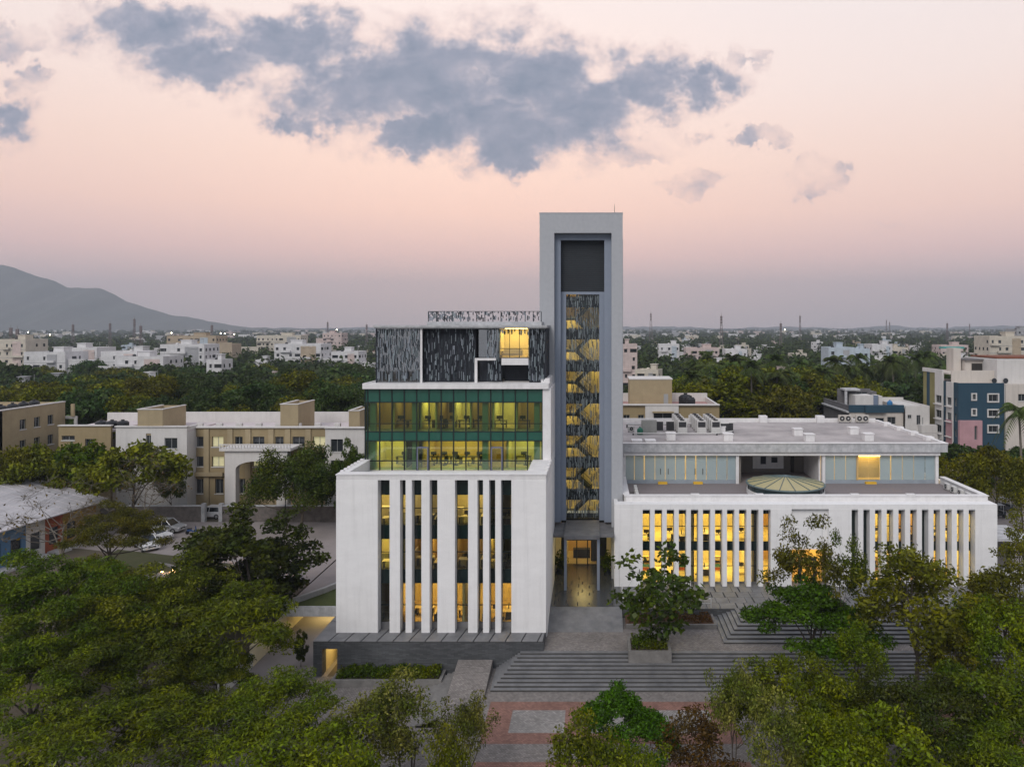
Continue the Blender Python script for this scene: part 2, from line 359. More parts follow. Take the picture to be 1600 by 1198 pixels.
dkfurn = mat('dark_furniture', (0.03, 0.028, 0.026), 0.5)
ltfurn = mat('light_desk', (0.6, 0.52, 0.38), 0.5)
redf = mat('orange_shelf', (0.55, 0.14, 0.03), 0.6); tealf = mat('teal_shelf', (0.03, 0.35, 0.32), 0.6)
lamp_y = mat('warm_ceiling_lamp', (0.9, 0.8, 0.6), 0.5, emit=(1.0, 0.77, 0.24), estr=5.2)
lamp_m = mat('soft_ceiling_lamp', (0.9, 0.8, 0.6), 0.5, emit=(1.0, 0.77, 0.30), estr=4.6)
lamp_d = mat('dim_ceiling_lamp', (0.9, 0.8, 0.6), 0.5, emit=(1.0, 0.80, 0.45), estr=1.9)
lamp_o = mat('orange_lamp', (0.9, 0.7, 0.4), 0.5, emit=(1.0, 0.62, 0.17), estr=5.0)
lawnm = mat('short_lawn', (0.05, 0.07, 0.02), 0.95, 0.7, 3.0, (0.09, 0.10, 0.025), bump=0.6, bscale=30)
soil = mat('bare_soil', (0.11, 0.085, 0.065), 0.95, 0.8, 0.25, (0.055, 0.06, 0.035), bump=0.4, bscale=3)
roadm = mat('worn_concrete_road', (0.29, 0.255, 0.245), 0.85, 0.7, 0.3, (0.20, 0.18, 0.175), bump=0.1, bscale=8)
pave = coursed('grey_cobbled_paving', (0.235, 0.213, 0.198), (0.13, 0.115, 0.108), 0.22, 0.16, 0.02, 0.85, 0.8, 'XY')
pavelite = coursed('pale_cobbled_paving', (0.30, 0.28, 0.265), (0.16, 0.15, 0.14), 0.22, 0.16, 0.02, 0.85, 0.8, 'XY')
pavered = coursed('red_brown_paving', (0.27, 0.14, 0.11), (0.13, 0.08, 0.065), 0.22, 0.16, 0.02, 0.85, 0.7, 'XY')
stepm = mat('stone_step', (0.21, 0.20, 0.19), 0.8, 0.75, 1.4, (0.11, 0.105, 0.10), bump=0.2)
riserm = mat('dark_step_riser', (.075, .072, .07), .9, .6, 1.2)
kerbm = mat('pale_kerb', (0.55, 0.54, 0.54), 0.85, 0.5, 1.0, streak=0.2)

# ------------------------------------------------------------------ ground, road, plaza, stairs
def gh(x, y):
    if -31.05 <= x <= -23.3 and y <= 89.95: return 0.0
    t = min(1, max(0, (y - 66) / 12)); return ZR * t * t * (3 - 2 * t)
def build_ground():
    xs = [-6800, -2500, -800, -250, -120, -80, -60, -45, -31.3, -31.0, -23.4, -23.1, 0, 44, 60, 90, 150, 400, 1200, 3000, 6800]
    ys = [-350, 0, 30, 50, 60, 66, 68, 70, 72, 74, 76, 78, 82, 86, 89.9, 90.2, 100, 130, 200, 400, 900, 2000, 4000, 6900]
    b = MB(); v = [(x, y, gh(x, y)) for y in ys for x in xs]; n = len(xs)
    f = [(j * n + i, j * n + i + 1, (j + 1) * n + i + 1, (j + 1) * n + i) for j in range(len(ys) - 1) for i in range(n - 1)]
    
    near = [q for q in f if v[q[0]][1] < 195]; farf = [q for q in f if v[q[0]][1] >= 195]
    b.faces(v, near, soil); structure('ground', b)
    b = MB(); b.faces(v, farf, mat('scrub_land', (.045, .05, .028), .95, .7, .02, (.075, .065, .045))); structure('far_ground', b)
    b = MB(); z = ZR + 0.006                           # parking and drive beside the office block
    poly = [(-62, 92), (-50, 84), (-40, 81), (-31.2, 80.5), (-31.2, 92), (-23.4, 92), (-23.4, 104), (-24, 105.5), (-80, 105.5), (-80, 97)]
    b.faces([(x, y, z) for x, y in poly], [tuple(range(len(poly)))], roadm); structure('road', b)
    b = MB(); z = ZR + 0.006
    b.faces([(44, 84, z), (75, 84, z), (75, 112, z), (44, 112, z)], [(0, 1, 2, 3)], roadm); structure('side_road', b)
    b = MB(); b.faces([(-31, 40, .006), (-23.4, 40, .006), (-23.4, 89.8, .006), (-31, 89.8, .006)], [(0, 1, 2, 3)], roadm); structure('driveway', b)
build_ground()

def build_plaza():
    b = MB(); b.box(pave, -11.9, 60, 30, 66, -0.5, ZB); structure('plaza', b)
    b = MB(); b.faces([(-40, 34, .01), (-12, 34, .01), (-12, 64.2, .01), (-40, 64.2, .01)], [(0, 1, 2, 3)], pave); structure('forecourt', b)
    # red-brown frames laid in the plaza
    r = bpy.data.objects.new('paving_pattern', None); COL.objects.link(r); r['kind'] = 'structure'
    def sheet(nm, m, x0, x1, y0, y1, z):
        k = MB(); k.faces([(x0, y0, z), (x1, y0, z), (x1, y1, z), (x0, y1, z)], [(0, 1, 2, 3)], m); link(nm, k.mesh(nm), r)
    sheet('red_band', pavered, -8.3, 10.6, 52.6, 58.5, ZB + .005)
    for x0, x1 in ((-6.4, -2.3), (-0.6, 3.0), (4.7, 8.8)): sheet('pale_panel', pavelite, x0, x1, 54.0, 57.2, ZB + .010)
    sheet('red_band', pavered, -8.3, 10.6, 44.5, 50.4, ZB + .005)
    for x0, x1 in ((-6.4, -2.3), (4.7, 8.8)): sheet('pale_panel', pavelite, x0, x1, 45.9, 49.1, ZB + .010)
    sheet('red_band', pavered, 22, 40, 52.6, 58.5, ZB + .005)
    # wide steps with a mitred corner, up to the entrance court
    st = bpy.data.objects.new('stairs', None); COL.objects.link(st); st['kind'] = 'structure'
    for i in range(10):
        k = MB(); z1 = ZB + 0.15 * (i + 1); y0 = 60.1 + 0.42 * i; x0 = -8.56 + 0.23 * i
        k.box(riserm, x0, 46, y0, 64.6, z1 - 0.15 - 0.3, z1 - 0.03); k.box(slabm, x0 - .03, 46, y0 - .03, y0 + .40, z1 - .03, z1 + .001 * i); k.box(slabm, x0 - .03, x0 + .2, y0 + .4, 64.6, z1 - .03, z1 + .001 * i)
        link('step', k.mesh('step'), st)
    st2 = bpy.data.objects.new('side_stairs', None); COL.objects.link(st2); st2['kind'] = 'structure'
    for i in range(5):
        k = MB(); x0 = -14.1 + 0.45 * i; k.box(stepm, x0, -11.9, 56.0 , 63.6 , -0.1, 0.14 * (i + 1)); link('step', k.mesh('step'), st2)
    k = MB(); k.faces([(-11.9, 58, ZB + .012), (-8.9, 58, ZB + .012), (-8.9, 63.9, ZB + .9), (-11.9, 63.9, ZB + .9), (-11.9, 63.9, 0), (-8.9, 63.9, 0), (-11.9, 58, 0), (-8.9, 58, 0)],
                      [(0, 1, 2, 3), (0, 3, 4, 6), (1, 7, 5, 2), (3, 2, 5, 4)], pave); structure('ramp', k)
    # paths and lawn of the little garden by the car park
    for nm, m_, pts_, dz in (('garden_lawn', mat('dry_grass', (.075, .072, .035), .95, .8, .6, (.05, .06, .02), bump=.5, bscale=12), [(-58, 79), (-40, 79), (-41, 86), (-50, 89.5), (-60, 92.5)], .012), ('garden_path', pavelite, [(-56, 81.5), (-54, 80.5), (-42, 84), (-43, 86)], .018), ('garden_path', pavelite, [(-52, 87.5), (-50.5, 87), (-46, 84.5), (-47.5, 84.2)], .022)):
        k = MB(); k.faces([(x, y, ZR + dz) for x, y in pts_], [tuple(range(len(pts_)))], m_); structure(nm, k)
    # entrance court: level, then a gentle rise to the podium
    b = MB()
    b.box(pave, -6.3, 46, 64.3, 69.4, 0, ZU)
    b.box(pave, -9.0, -6.3, 64.3, 66.2, 0, ZU - .01)
    structure('court', b)
    b = MB(); b.faces([(-4.6, 68.2, ZU + .002), (2.6, 68.2, ZU + .002), (2.6, 72, ZP), (-4.6, 72, ZP), (-4.6, 68.2, 0), (2.6, 68.2, 0), (-4.6, 72, 0), (2.6, 72, 0)],
                      [(0, 1, 2, 3), (0, 3, 6, 4), (1, 5, 7, 2)], slabm); structure('sloping_walk', b)
    b = MB(); b.box(wet, -4.55, 2.6, 72.0, 86, 0, ZP); o = structure('entrance_floor', b)
    random.seed(5)
    for j in range(8):
        for i in range(6):                            # dark slots between the entrance slabs
            x = -4.0 + 1.15 * i + (0.3 if j % 2 else -0.1); y = 72.4 + 1.2 * j + random.uniform(-.3, .3)
            if random.random() < 0.25: continue
            k = MB(); k.box(joint, x, x + .1, y, y + random.uniform(.5, 1.1), ZP - .05, ZP + .004); link('drain_slot', k.mesh('drain_slot'), o)
build_plaza()

# ------------------------------------------------------------------ rooms seen through glass
def room(T, x0, x1, y0, y1, z0, z1, lamp, wall=cream, floor=woodf, back=None, frac=0.5):
    T.box('interior_floor', floor, x0, x1, y0, y1, z0, z0 + .05)
    T.box('interior_wall', back or wall, x0, x1, y1 - .1, y1, z0 + .05, z1)
    T.box('interior_wall', wall, x0, x0 + .1, y0 + .02, y1 - .1, z0 + .05, z1)
    T.box('interior_wall', wall, x1 - .1, x1, y0 + .02, y1 - .1, z0 + .05, z1)
    T.box('ceiling', ceilm, x0, x1, y0, y1, z1, z1 + .1)
    if lamp:
        w = (x1 - x0) * frac; d = (y1 - y0) * 0.55; xm = (x0 + x1) / 2; ym = (y0 + y1) / 2
        T.box('ceiling_light', lamp, xm - w / 2, xm + w / 2, ym - d / 2, ym + d / 2, z1 - .06, z1 - .01)

_desk = {}
def desk(label, group, x, y, z, rot=0.0, kind='desk', col=None):
    """A work table with top, legs, a pedestal and a monitor; or a chair; copied from the first of its kind."""
    key = (kind, col.name if col else '')
    if key not in _desk:
        T = Thing('office_' + kind, label, kind, (0, 0, 0), 1e-9)
        if kind == 'desk':
            m = col or ltfurn
            T.box('table_top', m, -.8, .8, -.4, .4, .70, .74)
            for sx in (-.75, .71):
                T.box('leg', dkfurn, sx, sx + .04, -.36, .36, 0, .70)
            mo = T.box('monitor', dkfurn, -.3, .3, .1, .14, .86, 1.2); T.box('stand', dkfurn, -.06, .06, .08, .16, .74, .86, mo)
        elif kind == 'chair':
            T.box('seat', dkfurn, -.25, .25, -.25, .25, .42, .5); T.box('backrest', dkfurn, -.24, .24, .2, .26, .55, 1.0)
            T.box('stem', dkfurn, -.04, .04, -.04, .04, .1, .42); T.box('base', dkfurn, -.25, .25, -.05, .05, 0, .1)
        else:
            m = col or ochre
            T.box('side_panel', m, -.6, -.56, -.18, .18, 0, 1.6); T.box('side_panel', m, .56, .6, -.18, .18, 0, 1.6); T.box('back_panel', m, -.56, .56, .14, .18, 0, 1.6)
            for k in range(5): T.box('shelf_board', m, -.56, .56, -.18, .14, .02 + .38 * k, .06 + .38 * k)
            for k in range(4): T.box('book_row', [redf, tealf, dkfurn, ltfurn][k], -.5, .45, -.12, .1, .06 + .38 * k, .32 + .38 * k)
        _desk[key] = T.o; o = T.o
    else: o = copy_tree(_desk[key])
    o.location = (x, y, z); o.rotation_euler = (0, 0, rot); tag(o, label, {'desk': 'desk', 'chair': 'chair', 'bookcase': 'bookcase'}[kind], group); return o

def slats(m1, m2, x0, x1, y, z0, z1, rng, dens=1.0, w=(.09, .16), ln=(.5, 1.5), col_p=.4, holes=()):
    """Two-tone hanging slat screen on a vertical plane: strips of uneven length, side by side."""
    b = MB(); x = x0
    while x < x1:
        ww = rng.uniform(*w); z = z0 + rng.uniform(0, .4)
        while z < z1:
            L_ = rng.uniform(*ln)
            if rng.random() < dens:
                t = min(z + L_, z1); skip = any(a < x + ww and x < c and lo < t and z < hi for (a, c, lo, hi) in holes)
                if not skip: b.box(m1 if rng.random() < col_p else m2, x, min(x + ww * .82, x1), y, y + .04, z, t)
            z += L_ + rng.uniform(.05, .25) / max(dens, .3)
        x += ww
    return b

# ------------------------------------------------------------------ office block (slotted base, green glass tiers, dark top)
def build_office():
    rng = random.Random(3)
    T = Thing('office_block', 'office block with white slotted base, green glass tiers and dark screened top beside the tower', 'building', (-13.8, 75, ZP))
    YF, YGL = 65.9, 66.95
    xw = lambda px: WX(px, YF)
    XL, XR, ZT = -23.2, -4.41, 16.75
    edges = [525, 590.2, 608.7, 624.9, 633.7, 643.4, 658.4, 671.2, 683.4, 710.7, 731.4, 745.9, 754.7, 764.1, 773.8, 782.6, 799, 853]
    for i in range(0, len(edges) - 1, 2):
        a = XL if i == 0 else xw(edges[i]); c = XR if i + 2 == len(edges) else xw(edges[i + 1])
        T.box('wall_pier' if (i in (0, 8, 16)) else 'fin', white, a, c, YF, YF + (1.3 if i in (0, 16) else 1.0), ZP + .003, ZT)
    T.box('lintel_beam', white2, XL + .01, XR - .01, YF + .02, YF + 1.2, ZT, 17.2)
    T.box('coping', white2, XL - .05, XR + .05, YF - .04, YF + 1.15, 17.2, 17.28)
    T.box('side_wall', white, XL, XL + .35, YF + 1.3, 84, 0.0, 17.2)
    T.box('side_wall', white, XR - .35, XR, YF + 1.3, 80, 0.0, 17.2)
    T.box('parapet', white2, XL - .04, XL + .8, YF + 1.15, 74, 17.2, 17.27)
    T.box('parapet_wall', white2, XL + .35, XL + .75, YF + 1.2, 74, 16.2, 17.2)
    T.box('parapet_block', white2, -6.2, XR + .05, YF + 1.15, 73.2, 16.2, 17.27)
    for k in range(7): T.box('coping_block', white2, XL - .10, XL + .22, 67.2 + .95 * k, 67.55 + .95 * k, 17.27, 17.36)
    for k in range(4): T.box('coping_block', white2, XR - .16, XR + .12, 67.4 + 1.6 * k, 67.8 + 1.6 * k, 17.27, 17.36)
    T.box('terrace_floor', white2, XL + .36, XR - .36, YF + 1.2, 84, 16.0, 16.2)
    # slot glazing: panes, transoms and dark spandrels
    rows = [(3.68, 5.19, 0), (5.24, 7.17, 0), (7.17, 8.45, 1), (8.45, 10.0, 0), (10.05, 11.19, 0), (11.19, 12.47, 1), (12.47, 13.96, 0), (14.01, 15.2, 0), (15.2, 16.74, 1)]
    for i in range(1, len(edges) - 1, 2):
        a, c = xw(edges[i]) - .12, xw(edges[i + 1]) + .12
        for z0, z1, sp in rows:
            if sp: T.box('spandrel_pane', darksp, a, c, YGL, YGL + .06, z0, z1)
            else: T.box('window_pane', gclear, a, c, YGL + .01, YGL + .04, z0, z1)
        for z in (5.215, 10.025, 13.985): T.box('transom', frame, a, c, YGL - .03, YGL + .05, z - .035, z + .035)
        T.box('sill', slabm, a, c, YGL - .1, YGL + .06, ZP, 3.68)
        T.box('jamb', frame, a, a + .16, YGL - .02, YGL + .005, 3.69, ZT - .02); T.box('jamb', frame, c - .16, c, YGL - .02, YGL + .005, 3.69, ZT - .02)
    # rooms behind
    for (x0, x1, lp, wl) in ((-22.8, -18.3, None, ochre), (-18.3, -12.0, lamp_o, cream), (-12.0, -10.6, lamp_d, cream), (-10.6, -5.0, lamp_o, cream)):
        room(T, x0, x1, YGL + .1, 73, 3.3, 7.15, lp, wl, woodf)
    for (x0, x1, lp, wl) in ((-22.8, -17.4, lamp_y, cream), (-17.4, -15.6, lamp_d, ochre), (-15.6, -13.2, lamp_m, ochre), (-13.2, -9.9, lamp_d, ochre), (-9.9, -9.0, lamp_y, cream), (-9.0, -5.0, None, ochre)):
        room(T, x0, x1, YGL + .1, 73, 8.0, 11.2, lp, wl, mat('grey_carpet', (.12, .12, .1), .9))
    for (x0, x1, lp, wl) in ((-22.8, -17.0, lamp_m, cream), (-17.0, -14.0, lamp_d, cream), (-14.0, -9.9, lamp_m, cream), (-9.9, -7.6, None, ochre), (-7.6, -5.0, lamp_m, ochre)):
        room(T, x0, x1, YGL + .1, 73.2, 12.0, 15.3, lp, wl, MATS['grey_carpet'])
    ordn = ('first', 'second', 'third', 'fourth', 'fifth', 'sixth', 'seventh', 'eighth')
    for fl, fn in ((3.35, 'ground'), (8.05, 'middle'), (12.05, 'top')):
        for i in range(8):
            x = (xw(edges[2 * i + 1]) + xw(edges[2 * i + 2])) / 2
            desk('work desk behind the %s slot window on the %s floor of white base' % (ordn[i], fn), 'desks inside the white office base', x, 68.5 + .5 * (i % 3), fl, (0, 1.57)[i % 2])
            if (i + int(fl)) % 3 == 0: desk('black office chair behind the %s slot window on the %s floor of white base' % (ordn[i], fn), 'chairs inside the white office base', x + .2, 67.6, fl, i, 'chair')
    T.box('partition', ltfurn, -16.9, -16.8, YGL + .3, 70, 8.05, 9.6); T.box('partition', ltfurn, -7.5, -7.4, YGL + .3, 70, 12.05, 13.4)
    T.box('wall_cabinet', ltfurn, -20.8, -19.0, 69.5, 70.0, 12.05, 13.5); T.box('wall_cabinet', ltfurn, -13.8, -12.4, 69.0, 69.5, 12.05, 13.5)
    # side screen on the left flank
    b = slats(slat, slatd, 0, 6.0, 0, 4.2, 15.4, rng, .9)
    b.v = [(XL - .75 - (y * 1.0), 70 + x, z) for x, y, z in b.v]; T.mb('side_screen', b, kind='stuff')
    T.box('side_screen_frame', navy, XL - .72, XL - .02, 70, 76, 4.1, 15.5)
    # ---- green glass tiers
    Y2 = 73.3; gx = lambda c: WX(480 + c / 3.9925, Y2); gz = lambda c: WZ(470 + c / 3.9925, Y2)
    cols = [362, 378, 452, 529, 606, 683, 760, 836, 913, 990, 1067, 1145, 1221, 1298, 1375, 1470]
    rws = [(547, 632, 1), (632, 765, 0), (765, 815, 0), (815, 872, 1), (872, 997, 0), (997, 1075, 0)]
    for a, c in zip(cols[:-1], cols[1:]):
        for r0, r1, sp in rws:
            z0 = gz(r1) + .03; z1 = gz(r0) - .03
            if r1 == 1075: z0 = 16.22
            if sp: T.box('spandrel_pane', greensp, gx(a) + .04, gx(c) - .04, Y2, Y2 + .08, z0, z1)
            else: T.box('window_pane', ggreen, gx(a) + .04, gx(c) - .04, Y2 + .02, Y2 + .05, z0, z1)
    for c in cols: T.box('mullion', frame, gx(c) - .055, gx(c) + .055, Y2 - .06, Y2 + .1, 16.2, gz(547))
    for r in (547, 632, 765, 815, 872, 997):
        for a, c in zip(cols[:-1], cols[1:]): T.box('transom', frame, gx(a) + .056, gx(c) - .056, Y2 - .04, Y2 + .09, gz(r) - (.05 if r != 765 else .03), gz(r) + (.05 if r != 765 else .03))
    xl, xr = gx(362), gx(1470)
    # side glazing on the left, solid wall on the right
    for k in range(7):
        for z0, z1, sp in ((16.2, 19.1, 0), (19.2, 20.0, 1), (20.1, 22.9, 0), (23.0, 24.25, 1)):
            T.box('spandrel_pane' if sp else 'window_pane', greensp if sp else ggreen, xl - .02, xl + .04, Y2 + .12 + 1.5 * k, Y2 + 1.56 + 1.5 * k, z0, z1)
    T.box('side_wall', white2, xr, xr + .8, Y2 - .2, 84, 16.2, 24.3)
    T.box('floor_slab', ceilm, xl + .1, xr, Y2 + .15, 84, 19.35, 20.05)
    T.box('floor_slab', ceilm, xl + .1, xr, Y2 + .15, 84, 23.0, 24.3)
    # columns and lit rooms
    for x in (gx(400), gx(665), gx(1105), gx(1430)):
        T.box('column', mat('green_grey_column', (.30, .36, .32), .8), x - .28, x + .28, Y2 + .5, Y2 + 1.05, 16.2, 19.35); T.box('column', MATS['green_grey_column'], x - .28, x + .28, Y2 + .5, Y2 + 1.05, 20.05, 23.0)
    for (a, c, lp, wl, dp) in ((380, 600, lamp_y, cream, 79), (600, 700, lamp_d, navy, 77), (700, 1110, lamp_y, ochre, 80), (1110, 1240, lamp_m, ochre, 78), (1240, 1460, lamp_y, cream, 78)):
        room(T, gx(a), gx(c), Y2 + 1.1, dp, 16.2, 19.3, lp, wl, woodf)
    for (a, c, lp, wl, dp) in ((380, 520, lamp_d, ochre, 78), (520, 640, lamp_d, ochre, 78), (640, 690, None, navy, 76), (690, 790, lamp_y, cream, 79), (790, 900, lamp_d, ochre, 80), (900, 1010, lamp_m, cream, 79), (1010, 1150, lamp_d, ochre, 78), (1150, 1300, lamp_m, cream, 79), (1300, 1460, lamp_d, ochre, 78)):
        room(T, gx(a), gx(c), Y2 + 1.1, dp, 20.1, 22.98, lp, wl, woodf)
    ordn9 = ordn + ('ninth',)
    for i, x in enumerate((gx(545), gx(640), gx(720), gx(800), gx(880), gx(970), gx(1060), gx(1180), gx(1330))):
        desk('dark topped table in the upper green glass storey, %s from the open end' % ordn9[i], 'tables inside the upper green storey', x, Y2 + 2.2, 20.15, 0, 'desk', mat('dark_table', (.06, .05, .045), .4))
        if i % 2: desk('black chair beside the %s table in the upper green glass storey' % ordn9[i], 'chairs inside the upper green storey', x + .5, Y2 + 1.5, 20.15, 1 + i, 'chair')
    for i, x in enumerate((gx(550), gx(740), gx(810), gx(880), gx(960), gx(1040), gx(1330))):
        desk('dark topped table in the lower green glass storey, %s from the open end' % ordn9[i], 'tables inside the lower green storey', x, Y2 + 3.4, 16.25, 0, 'desk', MATS['dark_table'])
        desk('black chair beside the %s table in the lower green glass storey' % ordn9[i], 'chairs inside the lower green storey', x + .3, Y2 + 2.4, 16.25, 2 * i, 'chair')
    T.box('wall_screen', dkfurn, gx(805), gx(890), 79.8, 79.88, 21.2, 22.3)
    for a, c in ((685, 757), (1147, 1219)):           # framed doors in the lower storey
        d = T.box('door', gyel, gx(a) + .12, gx(c) - .12, Y2 - .09, Y2 - .065, 16.3, gz(917)); fx = (gx(a), gx(c))
        T.box('door_frame', doorfr, fx[0], fx[0] + .12, Y2 - .12, Y2 - .062, 16.2, gz(910), d); T.box('door_frame', doorfr, fx[1] - .12, fx[1], Y2 - .12, Y2 - .062, 16.2, gz(910), d)
        T.box('door_frame', doorfr, fx[0] + .12, fx[1] - .12, Y2 - .12, Y2 - .062, gz(917), gz(908), d)
    T.box('roof_slab', white2, -23.05, -4.62, 72.85, 86, 24.32, 24.8)
    T.box('roof_edge', white2, -23.05, -22.75, 72.85, 86, 24.8, 24.86)
    T.box('roof_curb', white2, -5.5, -4.62, 74.6, 84, 24.8, 25.25)
    # ---- dark top storey
    Y3 = 74.6; px = lambda c: WX(480 + c / 3.9925, Y3); pz = lambda c: WZ(470 + c / 3.9925, Y3)
    zb, zt = 24.8, 30.42
    T.box('roof_slab', fascia, px(417), px(1497), Y3 - .35, 88, zt, 30.62)
    T.box('roof_slab', fascia, px(422), px(1490), Y3 - .25, 88, zt - .12, zt - .002)
    T.box('back_wall', navy, px(720), px(1045), Y3 + .9, Y3 + 1.1, zb, zt - .13)
    T.box('window_wall', gdark, px(432), px(705), Y3 + .12, Y3 + .2, zb, zt - .13)
    T.box('inner_wall', mat('dim_inner_wall', (.06, .07, .085), .8, .5, .4), px(432), px(1490), 80, 80.2, zb, zt - .13)
    T.box('inner_wall', MATS['dim_inner_wall'], px(432) + .1, px(432) + .2, Y3 + .25, 80, zb, zt - .13)
    T.box('side_wall', navy, px(1480), px(1490), Y3 + .1, 86, zb, zt - .13)
    T.box('post', white2, px(706), px(717), Y3 - .04, Y3 + .25, zb, zt - .12)
    T.box('post', navy, px(428), px(434), Y3 - .04, Y3 + .2, zb, zt - .12)
    # white portal frame
    T.box('portal_frame', white2, px(1045), px(1061), Y3 - .1, Y3 + .3, zb, pz(357)); T.box('portal_frame', white2, px(1061), px(1178), Y3 - .1, Y3 + .3, pz(371), pz(357))
    T.box('portal_back', navy, px(1061), px(1205), Y3 + 1.4, Y3 + 1.5, zb, pz(371))
    T.box('window_pane', gdark, px(1068), px(1122), Y3 + .2, Y3 + .26, pz(352), pz(180)); T.box('window_pane', gdark, px(1127), px(1190), Y3 + .2, Y3 + .26, pz(352), pz(180))
    T.box('wall_panel', navy, px(1382), px(1478), Y3 + .5, Y3 + .6, zb, zt - .13)
    T.box('white_band', white2, px(1212), px(1380), Y3 - .02, Y3 + .2, pz(400), pz(358))
    # lit lounge behind two panes
    room(T, px(1195), px(1385), Y3 + .3, 78.5, pz(356), pz(172), lamp_y, mat('pale_warm_wall', (.8, .7, .5), .8), woodf, frac=.7)
    for k in range(3): T.box('window_pane', gyel, px(1202) + k * .99, px(1202) + k * .99 + .94, Y3 + .2, Y3 + .24, pz(355), pz(180))
    for k in range(4): T.box('mullion', frame, px(1202) + k * .99 - .05, px(1202) + k * .99, Y3 + .16, Y3 + .26, pz(355), pz(178))
    for k in range(3): T.box('transom', frame, px(1202) + k * .99, px(1202) + k * .99 + .94, Y3 + .17, Y3 + .25, pz(298) - .03, pz(298) + .03)
    T.box('opening_shade_panel', navy, px(1212), px(1382), Y3 + 2.5, Y3 + 2.6, zb, pz(402))  # dark back panel stands for the shade inside the opening
    sofa = Thing('sofa', 'pale sofa in the lit top floor lounge of the office block', 'sofa', (px(1270), Y3 + 1.6, pz(356) + .05))
    for nm, a in (('seat', (-.9, .9, -.35, .35, .12, .42)), ('backrest', (-.9, .9, .25, .45, .42, .85)), ('armrest', (-1.05, -.9, -.35, .45, .12, .62)), ('armrest', (.9, 1.05, -.35, .45, .12, .62))):
        bb = sofa.base; sofa.box(nm, ltfurn, a[0] + bb.x, a[1] + bb.x, a[2] + bb.y, a[3] + bb.y, a[4] + bb.z, a[5] + bb.z)
    # slat screens
    T.mb('slat_screen', slats(slat, slatd, px(434), px(704), Y3 - .02, zb + .05, zt - .15, rng, .6, (.055, .085), (.4, 1.2), .75), kind='stuff')
    T.mb('slat_screen', slats(slat, slatd, px(722), px(1042), Y3 + .5, zb + .05, zt - .15, rng, .45, (.055, .085), (.35, .9), .5), kind='stuff')
    T.mb('slat_screen', slats(slat, slatd, px(1122), px(1205), Y3 - .02, zb + .05, zt - .15, rng, .55, (.08, .12), (.4, 1.1), .7), kind='stuff')
    T.mb('slat_screen', slats(slat, slatd, px(1380), px(1486), Y3 - .02, zb + .05, zt - .15, rng, .7, (.055, .085), (.4, 1.2), .6), kind='stuff')
    T.mb('slat_screen', slats(slat, slatd, px(1205), px(1380), Y3 - .02, pz(215), zt - .15, rng, .6, (.13, .2), (.3, .8), .5), kind='stuff')
    # roof screen parapet
    YR = 77.2; qx = lambda c: WX(480 + c / 3.9925, YR)
    T.box('roof_curb', fascia, qx(747), qx(1462), YR - .1, 84, 30.622, 31.0)
    T.mb('roof_screen', slats(slat, slatd, qx(755), qx(980), YR, 31.0, 32.05, rng, .95, (.1, .16), (.3, .7), .5), kind='stuff')
    T.mb('roof_screen', slats(slat, slatd, qx(980), qx(1460), YR, 31.0, 32.05, rng, .6, (.1, .16), (.2, .5), .4), kind='stuff')
    T.box('rail', slatd, qx(755), qx(1460), YR - .03, YR + .05, 32.05, 32.1)
    for k in range(15): x = qx(755) + (qx(1460) - qx(755)) * k / 14; T.box('rail_post', slatd, x - .04, x + .04, YR + .05, YR + .12, 31.0, 32.05)
build_office()

